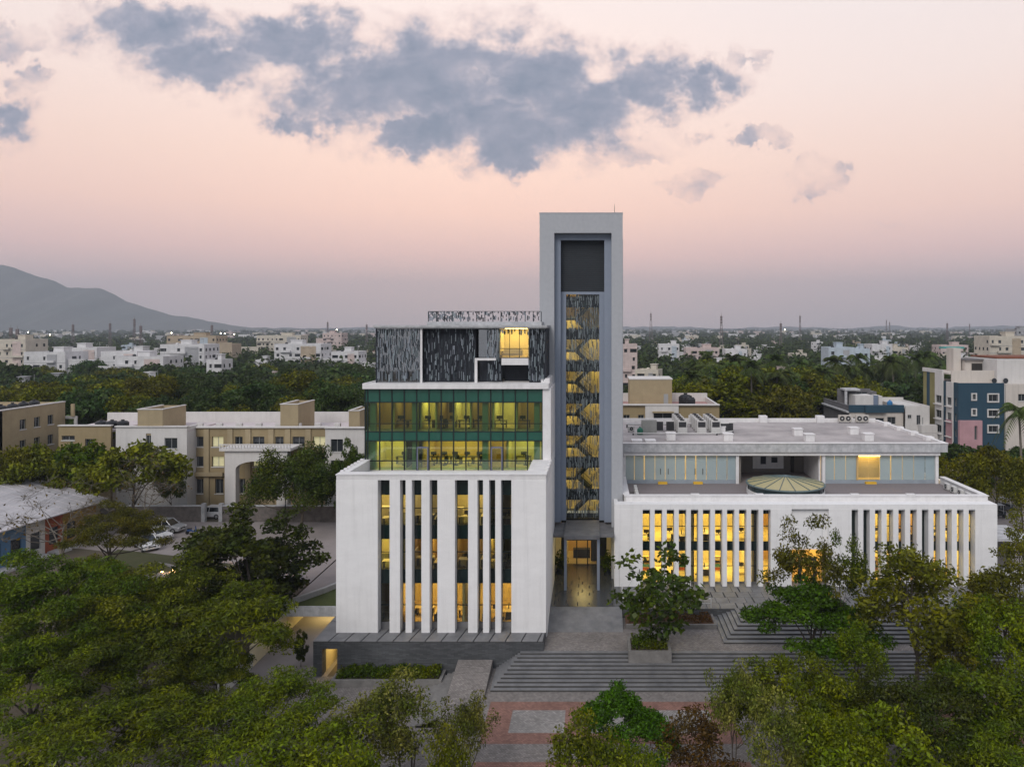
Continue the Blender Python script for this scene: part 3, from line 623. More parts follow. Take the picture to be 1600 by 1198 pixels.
# stone base under the office block, with its lit doorway and ledge slabs
def build_base():
    T = Thing('plinth_wall', 'dark stone plinth wall with lit doorway under the white office block', 'plinth', (-14.5, 64.2, 0))
    Y0 = 64.2; xl, xr = -24.6, -4.5; d0, d1, dz = WX(503, Y0), WX(527, Y0), WZ(1013.5, Y0)
    T.box('wall', stone, xl, d0, Y0, Y0 + 1.0, 0, 2.98); T.box('wall', stone, d1, xr, Y0, Y0 + 1.0, 0, 2.98); T.box('lintel', stone, d0, d1, Y0, Y0 + 1.0, dz, 2.98)
    T.box('wall', stone, xl, xl + .6, Y0 + 1, 84, 0, 2.98); T.box('wall', stone, xr - .6, xr, Y0 + 1, 74, 0, 2.98)
    T.box('core', slabm, xl + .6, xr - .6, 68.6, 84, 0, 2.98)
    T.box('core', slabm, d1 + 1.2, xr - .6, Y0 + 1, 68.6, 0, 2.98)
    # passage
    T.box('passage_wall', cream, d0 - .15, d0, Y0 + 1.0, 68.5, 0, 2.9); T.box('passage_wall', ochre, d1 + 1.1, d1 + 1.2, Y0 + 1.0, 68.5, 0, 2.9); T.box('passage_wall', ochre, d0, d1 + 1.1, 68.4, 68.5, 0, 2.9)
    T.box('ceiling_light', lamp_m, d0 + .2, d1 + .6, 65.4, 67.5, 2.8, 2.88)
    T.box('ledge', joint, xl, xr, Y0 + .004, 84, 2.98, 3.03)
    x = xl; k = 0; rng = random.Random(2)
    while x < xr - .3:
        w = min(1.40, xr - x); h = rng.uniform(0, .012)
        b = MB(); sk = .45                              # slabs with a slight skew, as laid
        p = [(x + .02, Y0 - .05), (min(x + w - .09, xr), Y0 - .05), (min(x + w - .09 + sk, xr), Y0 + 2.9), (x + .02 + sk, Y0 + 2.9)]
        if k == 0: p[3] = (x + .02, Y0 + 2.9)
        b.prism(slabm, p, 3.03, 3.095 + h * .3); T.mb('paving_slab', b); x += w; k += 1
    for k in range(11): T.box('paving_slab', slabm, xl, xl + 1.36, Y0 + 2.95 + 1.4 * k, Y0 + 2.95 + 1.4 * k + 1.32, 3.03, 3.092)
    # long planter with a low hedge in front
    P = Thing('stone_planter', 'long low stone planter at the foot of the dark stone plinth wall', 'planter', (-17.8, 62.9, 0))
    P.box('front_wall', stepm, -22.4, -13.0, 62.2, 62.45, 0, .62); P.box('end_wall', stepm, -22.4, -22.15, 62.45, 64.18, 0, .62); P.box('end_wall', stepm, -13.25, -13.0, 62.45, 64.18, 0, .62)
    P.box('earth', soil, -22.15, -13.25, 62.45, 64.18, 0, .5)
build_base()
# ------------------------------------------------------------------ clock-less stair tower with slat screen
def build_tower():
    rng = random.Random(11)
    T = Thing('stair_tower', 'tall grey stair tower with recessed frame, dark top panel and slat screen', 'tower', (-1.5, 84, ZP))
    X0, X1, Y0, ZT = -6.05, 2.99, 80.0, 42.8
    a, c, zt1 = WX(866, 80), WX(955.5, 80), WZ(364, 80)
    b = MB(); b.box(towerg, X0, a, Y0, 88, ZP + .002, ZT); T.mb('frame_leg', b)
    b = MB(); b.box(towerg, c, X1, Y0, 88, ZP + .002, ZT); T.mb('frame_leg', b)
    T.box('frame_head', towerg, a, c, Y0, 88, zt1, ZT)
    T.box('coping', towerg, X0 - .04, X1 + .04, Y0 - .03, 88.03, ZT, ZT + .07)
    T.box('flank_fin', towerg, X1, X1 + .18, 84, 88, ZP, WZ(374, 84))
    a2, c2, zt2 = WX(876, 80.9), WX(944.3, 80.9), WZ(375, 80.9)
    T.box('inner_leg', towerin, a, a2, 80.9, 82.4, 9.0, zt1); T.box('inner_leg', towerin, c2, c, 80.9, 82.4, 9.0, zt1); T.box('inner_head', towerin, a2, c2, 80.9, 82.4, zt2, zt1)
    a3, c3, z3 = WX(884.5, 81.7), WX(936.3, 81.7), WZ(460, 81.7); zp = WZ(456, 81.7)
    for k in range(24):
        z0 = zp + (zt2 - zp) * k / 24; z1 = zp + (zt2 - zp) * (k + 1) / 24; T.box('louvre', charcoal, a2, c2, 81.75 + .004 * (k % 2), 82.3, z0, z1 - .012)
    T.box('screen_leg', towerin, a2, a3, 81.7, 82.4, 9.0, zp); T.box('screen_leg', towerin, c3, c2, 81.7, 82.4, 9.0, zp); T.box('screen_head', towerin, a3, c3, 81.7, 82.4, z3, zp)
    # stair hall behind the screen
    T.box('back_wall', cream, a3 - .3, c3 + .3, 86.0, 86.2, 9.0, 41); T.box('hall_wall', cream, a3 - .3, a3 - .2, 82.45, 86, 9.0, 41); T.box('hall_wall', cream, c3 + .2, c3 + .3, 82.45, 86, 9.0, 41)
    xa, xb = -2.25, -0.35
    for k in range(8):
        zl = 10.1 + 3.58 * k; zr = zl + 1.79; zr0 = zl - 1.79
        T.box('landing', cream, a3 - .2, xa, 82.6, 85.95, zl - .15, zl); T.box('landing', cream, xb, c3 + .2, 82.6, 85.95, zr - .15, zr)
        for (x0, z0, x1, z1, y0, y1) in ((xa, zl, xb, zr, 82.7, 84.2), (xb, zr0, xa, zl, 84.35, 85.9)):
            if z0 < 9: continue
            q = MB(); t = .5; q.faces([(x0, y0, z0 - t), (x1, y0, z1 - t), (x1, y0, z1), (x0, y0, z0), (x0, y1, z0 - t), (x1, y1, z1 - t), (x1, y1, z1), (x0, y1, z0)],
                                       [(0, 1, 2, 3), (4, 7, 6, 5), (0, 4, 5, 1), (3, 2, 6, 7), (0, 3, 7, 4), (1, 5, 6, 2)], navy); T.mb('stair_flight', q)
            q = MB(); q.tube(frame, (x0, y0, z0 + .95), (x1, y0, z1 + .95), .03); q.tube(frame, (x0, y0, z0 + .5), (x1, y0, z1 + .5), .02); T.mb('handrail', q)
        if k < 7 and k != 6:
            T.box('landing_baffle', navy, a3 - .2, xa, 82.55, 82.62, zl + 3.2, zl + 3.43); T.box('landing_light', lamp_m, a3 - .1, xa - .2, 83.6, 85.6, zl + 3.38, zl + 3.42); T.box('landing_light', lamp_m, xb + .1, c3 + .1, 83.0, 85.6, zr - .24, zr - .16)  # edge strip added to hide the bright side of the landing lamp
        elif k == 6:
            T.box('landing_light', lamp_o, a3 - .1, xa - .5, 84, 85.6, zl + 3.35, zl + 3.42)
        for z0, z1 in ((zr - .75, zr + .45),): 
            if z1 < z3: T.box('spandrel_pane', darksp, a3, c3, 82.3, 82.36, z0, z1)
        z0, z1 = (zr - .75 - 2.38), zr - .75
        z0 = max(z0, 9.05)
        for i in range(3):
            w = (c3 - a3) / 3; T.box('window_pane', gclear, a3 + w * i + .02, a3 + w * (i + 1) - .02, 82.32, 82.35, z0 + .02, min(z1, z3) - .02)
    holes = []
    sc = slats(mat('tower_slat_grey', (.15, .175, .185), .5, island=.45), slatd, a3, c3, 81.9, 9.1, z3, rng, .5, (.06, .09), (.45, 1.4), .62); T.mb('slat_screen', sc, kind='stuff')
    b = MB()
    for k in range(8):
        zr = 10.1 + 3.58 * k + 1.79; s = slats(MATS['tower_slat_grey'], slatd, a3, c3, 82.0, zr - .85, min(zr + .6, z3), rng, .7, (.07, .11), (.3, .9), .5)
        for q in range(0, len(s.f)): pass
        o = len(b.v); b.v += s.v; b.f += [tuple(i + o for i in f) for f in s.f]; b.mi += [b._m(s.mats[m]) for m in s.mi]
    T.mb('slat_screen', b, kind='stuff')
    # thin mast on the roof
    b = MB(); b.tube(frame, (2.2, 84, ZT), (2.2, 84, ZT + 1.6), .035, .02); T.mb('lightning_rod', b)
    # entrance canopy, columns, lobby front
    T.box('canopy', slabm, WX(881, 76), WX(937, 76), 76, 82.2, 8.5, 8.9); 
    T.box('side_canopy', slabm, -4.38, WX(881, 76) - .01, 77, 82, 8.45, 8.7); T.box('side_canopy', slabm, WX(937, 76) + .01, 2.0, 77, 82, 8.45, 8.7)
    for x in (WX(883.5, 76.6), WX(935, 76.6)): T.box('column', towerin, x - .14, x + .14, 76.5, 76.8, ZP, 8.5)
    T.box('lobby_wall', charcoal, -6.0, -3.35, 84.7, 84.9, ZP, 9.0); T.box('lobby_wall', charcoal, 0.35, 2.0, 84.7, 84.9, ZP, 9.0)
    T.box('lobby_pier', cream, -4.44, -3.9, 82.5, 84.69, ZP, 8.4); T.box('lobby_pier', cream, 1.3, 1.76, 82.5, 84.69, ZP, 8.4)
    T.box('lobby_head', charcoal, -3.35, .35, 84.7, 84.9, 7.6, 9.0)
    room(T, -3.4, .4, 84.95, 90, ZP, 7.9, lamp_m, cream, woodf, back=ochre); T.box('reception_desk', dkfurn, -2.6, -.6, 87, 87.7, ZP, ZP + 1.1); T.box('inner_screen', dkfurn, -.5, .2, 86, 86.1, ZP, 7)
    for k in range(3):
        x0 = -3.35 + k * 1.2333; T.box('door_pane', gyel, x0 + .05, x0 + 1.18, 84.75, 84.78, ZP + .05, 5.9); T.box('window_pane', gyel, x0 + .05, x0 + 1.18, 84.75, 84.78, 6.0, 7.6)
    for x in (-3.35, -2.1167, -.8833, .35): T.box('mullion', frame, x - .06, x + .06, 84.68, 84.7 + .12, ZP, 7.6)
    for k in range(3): x0 = -3.35 + k * 1.2333; T.box('transom', frame, x0 + .06, x0 + 1.17, 84.7, 84.8, 5.9, 6.0)
    T.box('canopy_light', lamp_m, -2.4, -.4, 78.2, 80.5, 8.42, 8.49)
build_tower()

# ------------------------------------------------------------------ long low building on the right
def build_hall():
    rng = random.Random(21)
    T = Thing('long_hall', 'long low white building with tall lit slots, roof terrace and glass skylight', 'building', (22, 84, ZP))
    YF, YGL = 77.6, 78.65; xw = lambda px: WX(px, YF)
    X0, X1, ZT = 2.02, 42.4, 11.25
    s1 = [(1004.2 + 18.83 * k, 1015.9 + 18.83 * k) for k in range(11)]; s2 = [(1330.7 + 18.3 * k, 1340.9 + 18.3 * k) for k in range(11)]
    portal = (1237, 1295); e = [960] + [v for p in s1 for v in p] + list(portal) + [v for p in s2 for v in p] + [1558]
    for i in range(0, len(e), 2):
        a = X0 if i == 0 else xw(e[i]); c = X1 if i + 2 >= len(e) else xw(e[i + 1])
        T.box('wall_pier' if c - a > 1 else 'fin', white, a, c, YF, YF + 1.0, ZP + .003, ZT)
    T.box('lintel_beam', white, X0 + .005, X1 - .005, YF + .015, YF + 1.4, ZT, 11.76)
    T.box('portal_head', white, xw(1237), xw(1295), YF + .45, YF + 1.0, WZ(860, YF), ZT)
    T.box('side_wall', white, X0, X0 + .4, YF + 1.4, 90, 0, 11.76); T.box('side_wall', white, X1 - .4, X1, YF + 1.4, 111, 0, 11.76)
    T.box('parapet', white2, 3.25, 42.15, 79.0, 79.5, 11.3, 12.3); T.box('coping', white2, 3.1, 42.25, 78.92, 79.62, 12.3, 12.38)
    T.box('parapet', white2, 3.1, 3.6, 79.5, 89, 11.3, 12.3); T.box('coping', white2, 3.0, 3.7, 79.62, 89, 12.3, 12.38)
    T.box('parapet', white2, 41.7, 42.2, 79.5, 89, 11.3, 12.3); T.box('coping', white2, 41.6, 42.3, 79.62, 89, 12.3, 12.38)
    for x in (10.3, 17.2, 27.5, 33.5): T.box('coping_block', white2, x, x + .9, 79.0, 79.5, 12.38, 12.5)
    T.box('terrace_floor', terracec, 3.6, 41.7, 79.5, 111, 11.2, 11.5)
    # slot glazing
    rows = [(3.25, 4.93, 0), (4.99, 6.58, 0), (6.58, 7.56, 1), (7.56, 9.16, 0), (9.22, 10.5, 0), (10.5, 11.24, 1)]
    for gi, sl in ((0, s1), (1, s2)):
        for k, (p, q) in enumerate(sl):
            a, c = xw(p) - .1, xw(q) + .1; dk = (gi == 1 and k in (0, 1, 6))
            for z0, z1, sp in rows:
                if sp or dk: T.box('spandrel_pane', darksp, a, c, YGL, YGL + .06, z0, z1)
                else: T.box('window_pane', gyel, a, c, YGL + .01, YGL + .04, z0, z1)
            for z in (4.96, 9.19): T.box('transom', frame, a, c, YGL - .03, YGL + .05, z - .035, z + .035)
            T.box('sill', slabm, a, c, YGL - .08, YGL + .06, ZP, 3.25)
            T.box('jamb', frame, a, a + .13, YGL - .02, YGL + .005, 3.26, ZT - .01); T.box('jamb', frame, c - .13, c, YGL - .02, YGL + .005, 3.26, ZT - .01)
            T.box('slot_cap', fascia, xw(p), xw(q), YF + .02, YF + .9, ZT - .1, ZT - .003)
    # rooms: reading rooms on two floors, either side of the lobby
    xs = [xw(990), xw(1083), xw(1180), xw(1233)]; xt = [xw(1300), xw(1348), xw(1405), xw(1448), xw(1535)]
    for z0, z1 in ((ZP + .05, 6.7), (7.0, 10.9)):
        for x0, x1 in zip(xs[:-1], xs[1:]): room(T, x0, x1, YGL + .08, 86.5, z0, z1, lamp_y, cream if x0 < 12 else ochre, mat('yellow_tile_floor', (.66, .55, .28), .5, .25, 1.5), frac=.7)
        for q_, (x0, x1) in enumerate(zip(xt[:-1], xt[1:])): room(T, x0, x1, YGL + .08, 86.5, z0, z1, (lamp_m, lamp_y, lamp_m, lamp_y)[q_], (ochre, cream, ochre, cream)[q_], MATS['yellow_tile_floor'], frac=.7)
    for x in (s1[4][0] + 1.2, s1[9][1] - 2): T.box('column', navy, xw(x) - .1, xw(x) + .42, YGL + .25, YGL + .7, 3.2, 11)
    # entrance lobby
    room(T, xw(1239), xw(1293), YGL + .5, 86, ZP, WZ(860, YF) + .1, lamp_o, cream, woodf, frac=.8)
    d = T.box('entrance_glass', gyel, xw(1238), xw(1294), YGL + .3, YGL + .34, ZP + .02, WZ(862, YF))
    x0, x1 = xw(1252), xw(1280)
    T.box('door_frame', navy, x0, x0 + .3, YGL - .1, YGL + .29, ZP, WZ(876, YF), d); T.box('door_frame', navy, x1 - .3, x1, YGL - .1, YGL + .29, ZP, WZ(876, YF), d); T.box('door_frame', navy, x0 + .3, x1 - .3, YGL - .1, YGL + .29, WZ(880, YF), WZ(876, YF), d)
    # upper storey set back behind the terrace
    Y2 = 89.2; ux = lambda px: WX(px, Y2)
    T.box('roof_fascia', fascia, 3.05, 42.35, 88.4, 88.9, 15.4, 16.43); T.box('roof_edge', white2, 3.0, 42.4, 88.3, 88.95, 16.43, 16.52)
    T.box('head_beam', white2, 3.1, 41.6, 88.7, 89.6, 14.95, 15.4)
    T.box('roof_deck', roofc, 3.1, 42.3, 88.95, 110, 15.9, 16.2)
    T.box('roof_kerb', white2, 41.9, 42.4, 88.95, 110.4, 16.2, 16.52); T.box('roof_parapet', white2, 3.1, 41.9, 110, 110.4, 16.0, 16.75); T.box('roof_fascia', fascia, 41.95, 42.38, 88.9, 110.4, 15.4, 16.19)
    for x in (14, 24.5, 33, 39): T.box('parapet_block', white2, x, x + 1.1, 109.4, 110.5, 16.2, 17.2)
    for k in range(4): T.box('kerb_block', white2, 41.4, 42.41, 92 + 4.5 * k, 93 + 4.5 * k, 16.2, 16.7)
    op = (ux(1156), ux(1283))
    for (p0, p1, n) in ((975, 1152, 11), (1286, 1463, 10)):
        T.box('glazing_kerb', mat('grey_blue_kerb', (.3, .34, .38), .8, .4, 1), ux(p0), ux(p1), Y2 - .1, Y2 + .3, 11.5, 11.92)
        w = (ux(p1) - ux(p0)) / n
        for k in range(n):
            x = ux(p0) + w * k; lit = p0 == 1286 and k in (3, 4)
            if lit: T.box('glass_door', gyel, x + .03, x + w - .03, Y2, Y2 + .04, 11.93, 14.94)
            else: T.box('frosted_pane', gfrost, x + .035, x + w - (.03 if rng.random() < .68 else .11), Y2, Y2 + .04, 11.93, 14.94)
        T.box('back_room_wall', cream, ux(p0), ux(p1), 95, 95.1, 11.5, 14.95); T.box('back_room_floor', woodf, ux(p0), ux(p1), Y2 + .3, 95, 11.5, 11.55)
        T.box('ceiling_light', lamp_d, ux(p0) + 1, ux(p1) - 1, 90.5, 94, 14.8, 14.86)
        for x in (ux(p0) + .02, ux(p1) - .02): T.box('pier', white2, x - .18, x + .18, Y2 - .25, Y2 + .35, 11.5, 14.94)
    xd = ux(1286) + (ux(1463) - ux(1286)) * .3
    T.box('door_surround', ochre, xd - .1, xd + .12, Y2 - .15, Y2 - .01, 11.93, 14.9); T.box('doorway_glow_wall', cream, xd + .2, xd + 3.2, 90.6, 90.7, 11.92, 14.9)
    T.box('doorway_lamp', lamp_o, xd + .3, xd + 3, 89.5, 90.4, 14.7, 14.78); T.box('door_step', mat('yellow_tread', (.7, .42, .04), .7), xd + .9, xd + 2.2, Y2 - .5, Y2 - .11, 11.5, 11.75)
    for px_ in (1035, 1090): T.box('door_step', MATS['yellow_tread'], ux(px_) - .55, ux(px_) + .55, Y2 - .55, Y2 - .11, 11.5, 11.75)
    for px_ in (1032, 1044, 1086, 1098): T.box('door_handle', dkfurn, ux(px_) - .03, ux(px_) + .03, Y2 - .08, Y2 - .01, 12.6, 13.3)
    # open loggia behind the skylight
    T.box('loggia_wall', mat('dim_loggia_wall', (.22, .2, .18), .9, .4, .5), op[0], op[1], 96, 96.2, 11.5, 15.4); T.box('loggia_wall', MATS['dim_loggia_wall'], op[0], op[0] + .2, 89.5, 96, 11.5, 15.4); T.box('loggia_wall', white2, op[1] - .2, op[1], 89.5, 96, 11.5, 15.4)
    T.box('notice_panel', white2, op[0] + 3, op[0] + 7, 95.85, 95.98, 12, 14.2); T.box('notice_panel', ochre, op[0] + 3.4, op[0] + 6.8, 95.78, 95.84, 14.3, 14.6); T.box('poster', navy, op[0] + 4, op[0] + 4.7, 95.8, 95.84, 12.6, 13.6); T.box('poster', navy, op[0] + 5.4, op[0] + 6.2, 95.8, 95.84, 12.8, 13.5)
    T.box('loggia_door', dkfurn, op[1] - 1.9, op[1] - 1.5, 95.8, 95.98, 11.5, 14.3)
    # round skylight
    c = (WX(1227, 84), 84); R = 4.25
    S = Thing('glass_skylight', 'round shallow cone skylight with amber panes on the roof terrace', 'skylight', (c[0], c[1], 11.5))
    b = MB(); b.lathe(white2, [(R + .1, 0), (R + .1, .45), (R - .15, .46)], (c[0], c[1], 11.5), 48); S.mb('drum', b)
    b = MB(); b.lathe(mat('teal_dark_glass', (.03, .05, .055), .15, spec=.6), [(R - .05, .46), (R - .05, 1.05)], (c[0], c[1], 11.5), 48); S.mb('glass_band', b)
    b = MB(); b.lathe(mat('teal_rim', (.10, .14, .145), .4), [(R - .1, 1.05), (R + .18, 1.06), (R + .18, 1.16), (R - .05, 1.2)], (c[0], c[1], 11.5), 48); S.mb('rim', b)
    amber = mat('amber_fibre_pane', (.42, .36, .17), .35, .5, 1.2, (.30, .27, .15), spec=.5)
    n = 16
    for k in range(n):
        b = MB(); t0, t1 = 2 * math.pi * (k + .03) / n, 2 * math.pi * (k + .97) / n; tm = (t0 + t1) / 2
        P = lambda r, t, z: (c[0] + r * math.cos(t), c[1] + r * math.sin(t), 11.5 + z)
        b.faces([P(.4, t0, 1.92), P(R, t0, 1.2), P(R, tm, 1.2), P(R, t1, 1.2), P(.4, t1, 1.92), P(.4, t0, 1.87), P(R, t0, 1.15), P(R, tm, 1.15), P(R, t1, 1.15), P(.4, t1, 1.87)],
                [(0, 1, 2, 3, 4), (9, 8, 7, 6, 5), (0, 5, 6, 1), (4, 3, 8, 9)], amber); S.mb('pane', b)
        b = MB(); t = 2 * math.pi * k / n; b.tube(MATS['teal_rim'], P(.3, t, 1.96), P(R + .05, t, 1.22), .05); S.mb('rib', b)
        b = MB(); b.tube(frame, P(R - .03, t, .46), P(R - .03, t, 1.06), .04); S.mb('post', b)
    b = MB(); b.lathe(MATS['teal_rim'], [(.45, 1.88), (.42, 2.0), (.15, 2.08)], (c[0], c[1], 11.5), 16); S.mb('hub', b)
    # furniture in the reading rooms
    ordn = ('first', 'second', 'third', 'fourth', 'fifth', 'sixth', 'seventh', 'eighth', 'ninth', 'tenth', 'eleventh')
    for fz, fn in ((3.2, 'lower'), (7.05, 'upper')):
        for gi, sl in ((0, s1), (1, s2)):
            for k, (p, q) in enumerate(sl):
                if gi == 1 and k in (0, 1, 6): continue
                x = xw((p + q) / 2) * (80.5 / YF); wing = 'tower end' if gi == 0 else 'far end'
                lab = lambda s: '%s behind %s slot, %s floor, %s of low hall' % (s, ordn[k], fn, wing)
                if (k + gi + int(fz)) % 3 == 0 and fn == 'lower': desk(lab('bookcase with bright rows'), 'bookcases inside the low hall', x, 82.5, fz, 0.0, 'bookcase')
                elif (k * 7 + gi) % 3 != 1: desk(lab('study desk'), 'desks inside the low hall', x, 80.6 + .4 * (k % 3), fz, (0, 1.57)[k % 2])
                if (k + int(fz)) % 2: desk(lab('black chair'), 'chairs inside the low hall', x + .3, 79.8, fz, k * 1.3, 'chair')
    return s1, s2
build_hall()

# podium of the long building
def build_podium():
    T = Thing('podium_wall', 'dark stone retaining wall of the terrace before the low hall', 'retaining wall', (24, 71.6, 0))
    T.box('wall', stone, 2.6, 47, 71.6, 72.2, 0, ZP - .12); T.box('wall', stone, 2.6, 3.2, 72.2, 77.5, 0, ZP - .12)
    T.box('fill', joint, 3.2, 47, 72.2, 90, 0, ZP - .06)
    rng = random.Random(8)
    y = 71.55
    for r in range(4):
        x = 2.6 - rng.uniform(0, .6); d = 1.49
        while x < 47:
            w = rng.choice((.8, 1.3, 1.3, 1.7)); x0, x1 = max(x, 2.6), min(x + w - (.05 if rng.random() < .7 else .14), 47)
            if x1 - x0 > .2: T.box('paving_slab', slabm, x0, x1, y + .02, y + d - .02, ZP - .06, ZP + rng.uniform(-.006, 0))
            x += w
        y += d
    T.box('threshold', slabm, 2.6, 47, 77.51, 79, ZP - .06, ZP - .004)
    # steps from the court up to the podium
    st = bpy.data.objects.new('podium_stairs', None); COL.objects.link(st); st['kind'] = 'structure'
    for i in range(6):
        k = MB(); z1 = ZU + .15 * (i + 1); y0 = 65.7 + .58 * i; x0 = 11.5 + .42 * i
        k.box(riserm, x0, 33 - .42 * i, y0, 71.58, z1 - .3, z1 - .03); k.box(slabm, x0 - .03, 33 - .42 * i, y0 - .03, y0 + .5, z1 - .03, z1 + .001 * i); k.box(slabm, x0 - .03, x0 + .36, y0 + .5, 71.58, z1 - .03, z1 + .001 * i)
        link('step', k.mesh('step'), st)
    b = MB(); b.box(pave, 2.6, 46.5, 69.38, 71.6, 0, ZU - .003); structure('court_edge', b)
    for nm, lab, x0, x1 in (('planting_bed', 'planting bed with reddish soil between the court tree and the podium steps', 2.9, 11.2), ('planting_bed', 'planting bed before the podium wall beyond the podium steps', 33.4, 44)):
        P = Thing(nm, lab, 'planting bed', ((x0 + x1) / 2, 70.4, ZU))
        P.box('kerb', stepm, x0, x1, 68.9, 69.15, ZU - .1, ZU + .4); P.box('earth', mat('red_soil', (.12, .06, .04), .95, .7, 2, (.05, .045, .02)), x0, x1, 69.15, 71.55, ZU - .1, ZU + .3); P.box('kerb', stepm, x1, x1 + .2, 68.9, 71.58, ZU - .1, ZU + .4)
    P = Thing('tree_planter', 'square stone planter box standing on the wide steps', 'planter', (4.7, 64.5, ZU))
    for nm, a in (('front_wall', (2.85, 6.55, 62.9, 63.15, .9, 2.75)), ('back_wall', (2.85, 6.55, 65.8, 66.05, .9, 2.75)), ('end_wall', (2.85, 3.1, 63.15, 65.8, .9, 2.75)), ('end_wall', (6.3, 6.55, 63.15, 65.8, .9, 2.75))): P.box(nm, stepm, *a)
    P.box('earth', soil, 3.1, 6.3, 63.15, 65.8, .9, 2.6)
    # railings
    def rail(lab, pts, h=1.0, n=6):
        R = Thing('handrail', lab, 'handrail', pts[0])
        for p, q in zip(pts[:-1], pts[1:]):
            b = MB(); b.tube(steel, (p[0], p[1], p[2] + h), (q[0], q[1], q[2] + h), .035); R.mb('rail', b)
            b = MB(); b.tube(steel, (p[0], p[1], p[2] + h * .5), (q[0], q[1], q[2] + h * .5), .018); R.mb('rail', b)
            for k in range(n + 1):
                t = k / n; x, y, z = (p[i] + (q[i] - p[i]) * t for i in range(3)); b = MB(); b.tube(steel, (x, y, z), (x, y, z + h), .028); R.mb('post', b)
    rail('thin white handrail along the podium edge beside the tower', [(2.75, 76, ZP), (2.75, 71.75, ZP), (11.3, 71.75, ZP)], .9, 5)
    rail('thin white handrail along the podium edge at the far end of the low hall', [(33, 71.75, ZP), (46.5, 71.75, ZP)], .9, 9)
    rail('sloping handrail beside the ramp at the end of the low hall', [(43.2, 77.4, ZP), (46.2, 71.9, ZP)], .9, 3)
    rail('white handrail post in the middle of the wide steps', [(17.8, 60.3, ZB), (17.8, 64.3, ZU)], .9, 2)
    rail('white handrail on the podium steps', [(19.6, 65.8, ZU), (19.6, 69.2, ZP)], .9, 2)
    A = Thing('side_porch', 'small grey roofed porch with ramp wall at the end of the low hall', 'porch', (44.5, 82, ZP))
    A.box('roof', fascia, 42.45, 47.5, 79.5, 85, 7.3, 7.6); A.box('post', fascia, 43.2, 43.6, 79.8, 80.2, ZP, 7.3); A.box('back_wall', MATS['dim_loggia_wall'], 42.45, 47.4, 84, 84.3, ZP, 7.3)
    A.box('ramp_wall', white2, 42.45, 50, 78.2, 78.6, ZP - 1, ZP + 1.6); A.box('ramp_floor', slabm, 42.45, 50, 78.6, 84, ZP - 1, ZP + .2)
build_podium()

# ------------------------------------------------------------------ roof plant
acw = mat('condenser_casing', (.58, .57, .55), .55, .3, 2); grille = mat('condenser_grille', (.035, .035, .038), .6)
_ac = {}
def condenser(kind, label, group, x, y, z, rot=0.0):
    if kind not in _ac:
        T = Thing('air_conditioner', label, 'air conditioner', (0, 0, 0), 1e-9)
        if kind == 'tall':
            T.box('casing', acw, -.62, .62, -.38, .38, .12, 1.75); T.box('coil_grille', grille, -.5, .5, -.4, -.381, .9, 1.6); T.box('access_panel', acw, -.55, .55, -.395, -.381, .2, .8)
            b = MB(); b.lathe(grille, [(.3, 0), (.3, .14), (.26, .14)], (0, 0, 1.751), 14); T.mb('fan_cowl', b)
            for s in (-.5, .42): T.box('foot', grille, s, s + .08, -.38, .38, 0, .12)
        elif kind == 'small':
            T.box('casing', acw, -.45, .45, -.17, .17, .08, .78)
            b = MB(); b.lathe(grille, [(.25, 0), (.25, .02)], (0, 0, 0), 16); b.v = [(x_, -.171 - z_, y_ + .43) for x_, y_, z_ in b.v]; T.mb('fan_grille', b)
            b = MB(); b.lathe(acw, [(.07, 0), (.07, .02)], (0, 0, 0), 10); b.v = [(x_, -.192 - z_, y_ + .43) for x_, y_, z_ in b.v]; T.mb('fan_hub', b)
            for s in (-.38, .3): T.box('foot', grille, s, s + .08, -.17, .17, 0, .08)
        elif kind == 'twin':
            T.box('casing', mat('beige_casing', (.45, .42, .38), .55), -.95, .95, -.2, .2, .1, 1.1)
            for s in (-.45, .45):
                b = MB(); b.lathe(grille, [(.37, 0), (.37, .02)], (0, 0, 0), 18); b.v = [(x_ + s, -.201 - z_, y_ + .6) for x_, y_, z_ in b.v]; T.mb('fan_grille', b)
                b = MB(); b.lathe(acw, [(.12, 0), (.12, .02)], (0, 0, 0), 10); b.v = [(x_ + s, -.222 - z_, y_ + .6) for x_, y_, z_ in b.v]; T.mb('fan_hub', b)
            T.box('foot', grille, -.8, -.7, -.2, .2, 0, .1); T.box('foot', grille, .7, .8, -.2, .2, 0, .1)
        elif kind == 'cabinet':
            T.box('casing', mat('grey_cabinet', (.33, .33, .31), .6, .3, 2), -1.0, 1.0, -.5, .5, .15, 1.8); T.box('door', MATS['grey_cabinet'], -.95, -.02, -.53, -.501, .25, 1.7); T.box('door', MATS['grey_cabinet'], .02, .95, -.53, -.501, .25, 1.7)
            T.box('plinth', grille, -.95, .95, -.45, .45, 0, .15)
        elif kind == 'black':
            T.box('casing', grille, -.5, .5, -.4, .4, .1, 1.3); T.box('top_panel', acw, -.52, .52, -.42, .42, 1.3, 1.36); T.box('foot', acw, -.45, .45, -.35, .35, 0, .1)
        _ac[kind] = T.o; o = T.o
    else: o = copy_tree(_ac[kind])
    o.location = (x, y, z); o.rotation_euler = (0, 0, rot); tag(o, label, 'air conditioner', group)
ordn = ('nearest', 'second', 'third', 'fourth', 'rearmost')
Yb = 98.3; zr = 16.2
for nm, px_, n in (('first', 1066, 5), ('middle', 1096, 5), ('last', 1118, 5)):
    for k in range(n): condenser('tall', '%s tall white condenser in the %s row from the tower, on the flat roof' % (ordn[k], nm), 'rows of tall condensers on the flat roof', WX(px_, Yb), Yb + 1.75 * k, zr)
for k, px_ in enumerate((1132, 1140)): condenser('black', '%s black condenser beside the last tall row on the flat roof' % ('small', 'other')[k], 'black condensers on the flat roof', WX(px_, 99), 99 + .5 * k, zr)
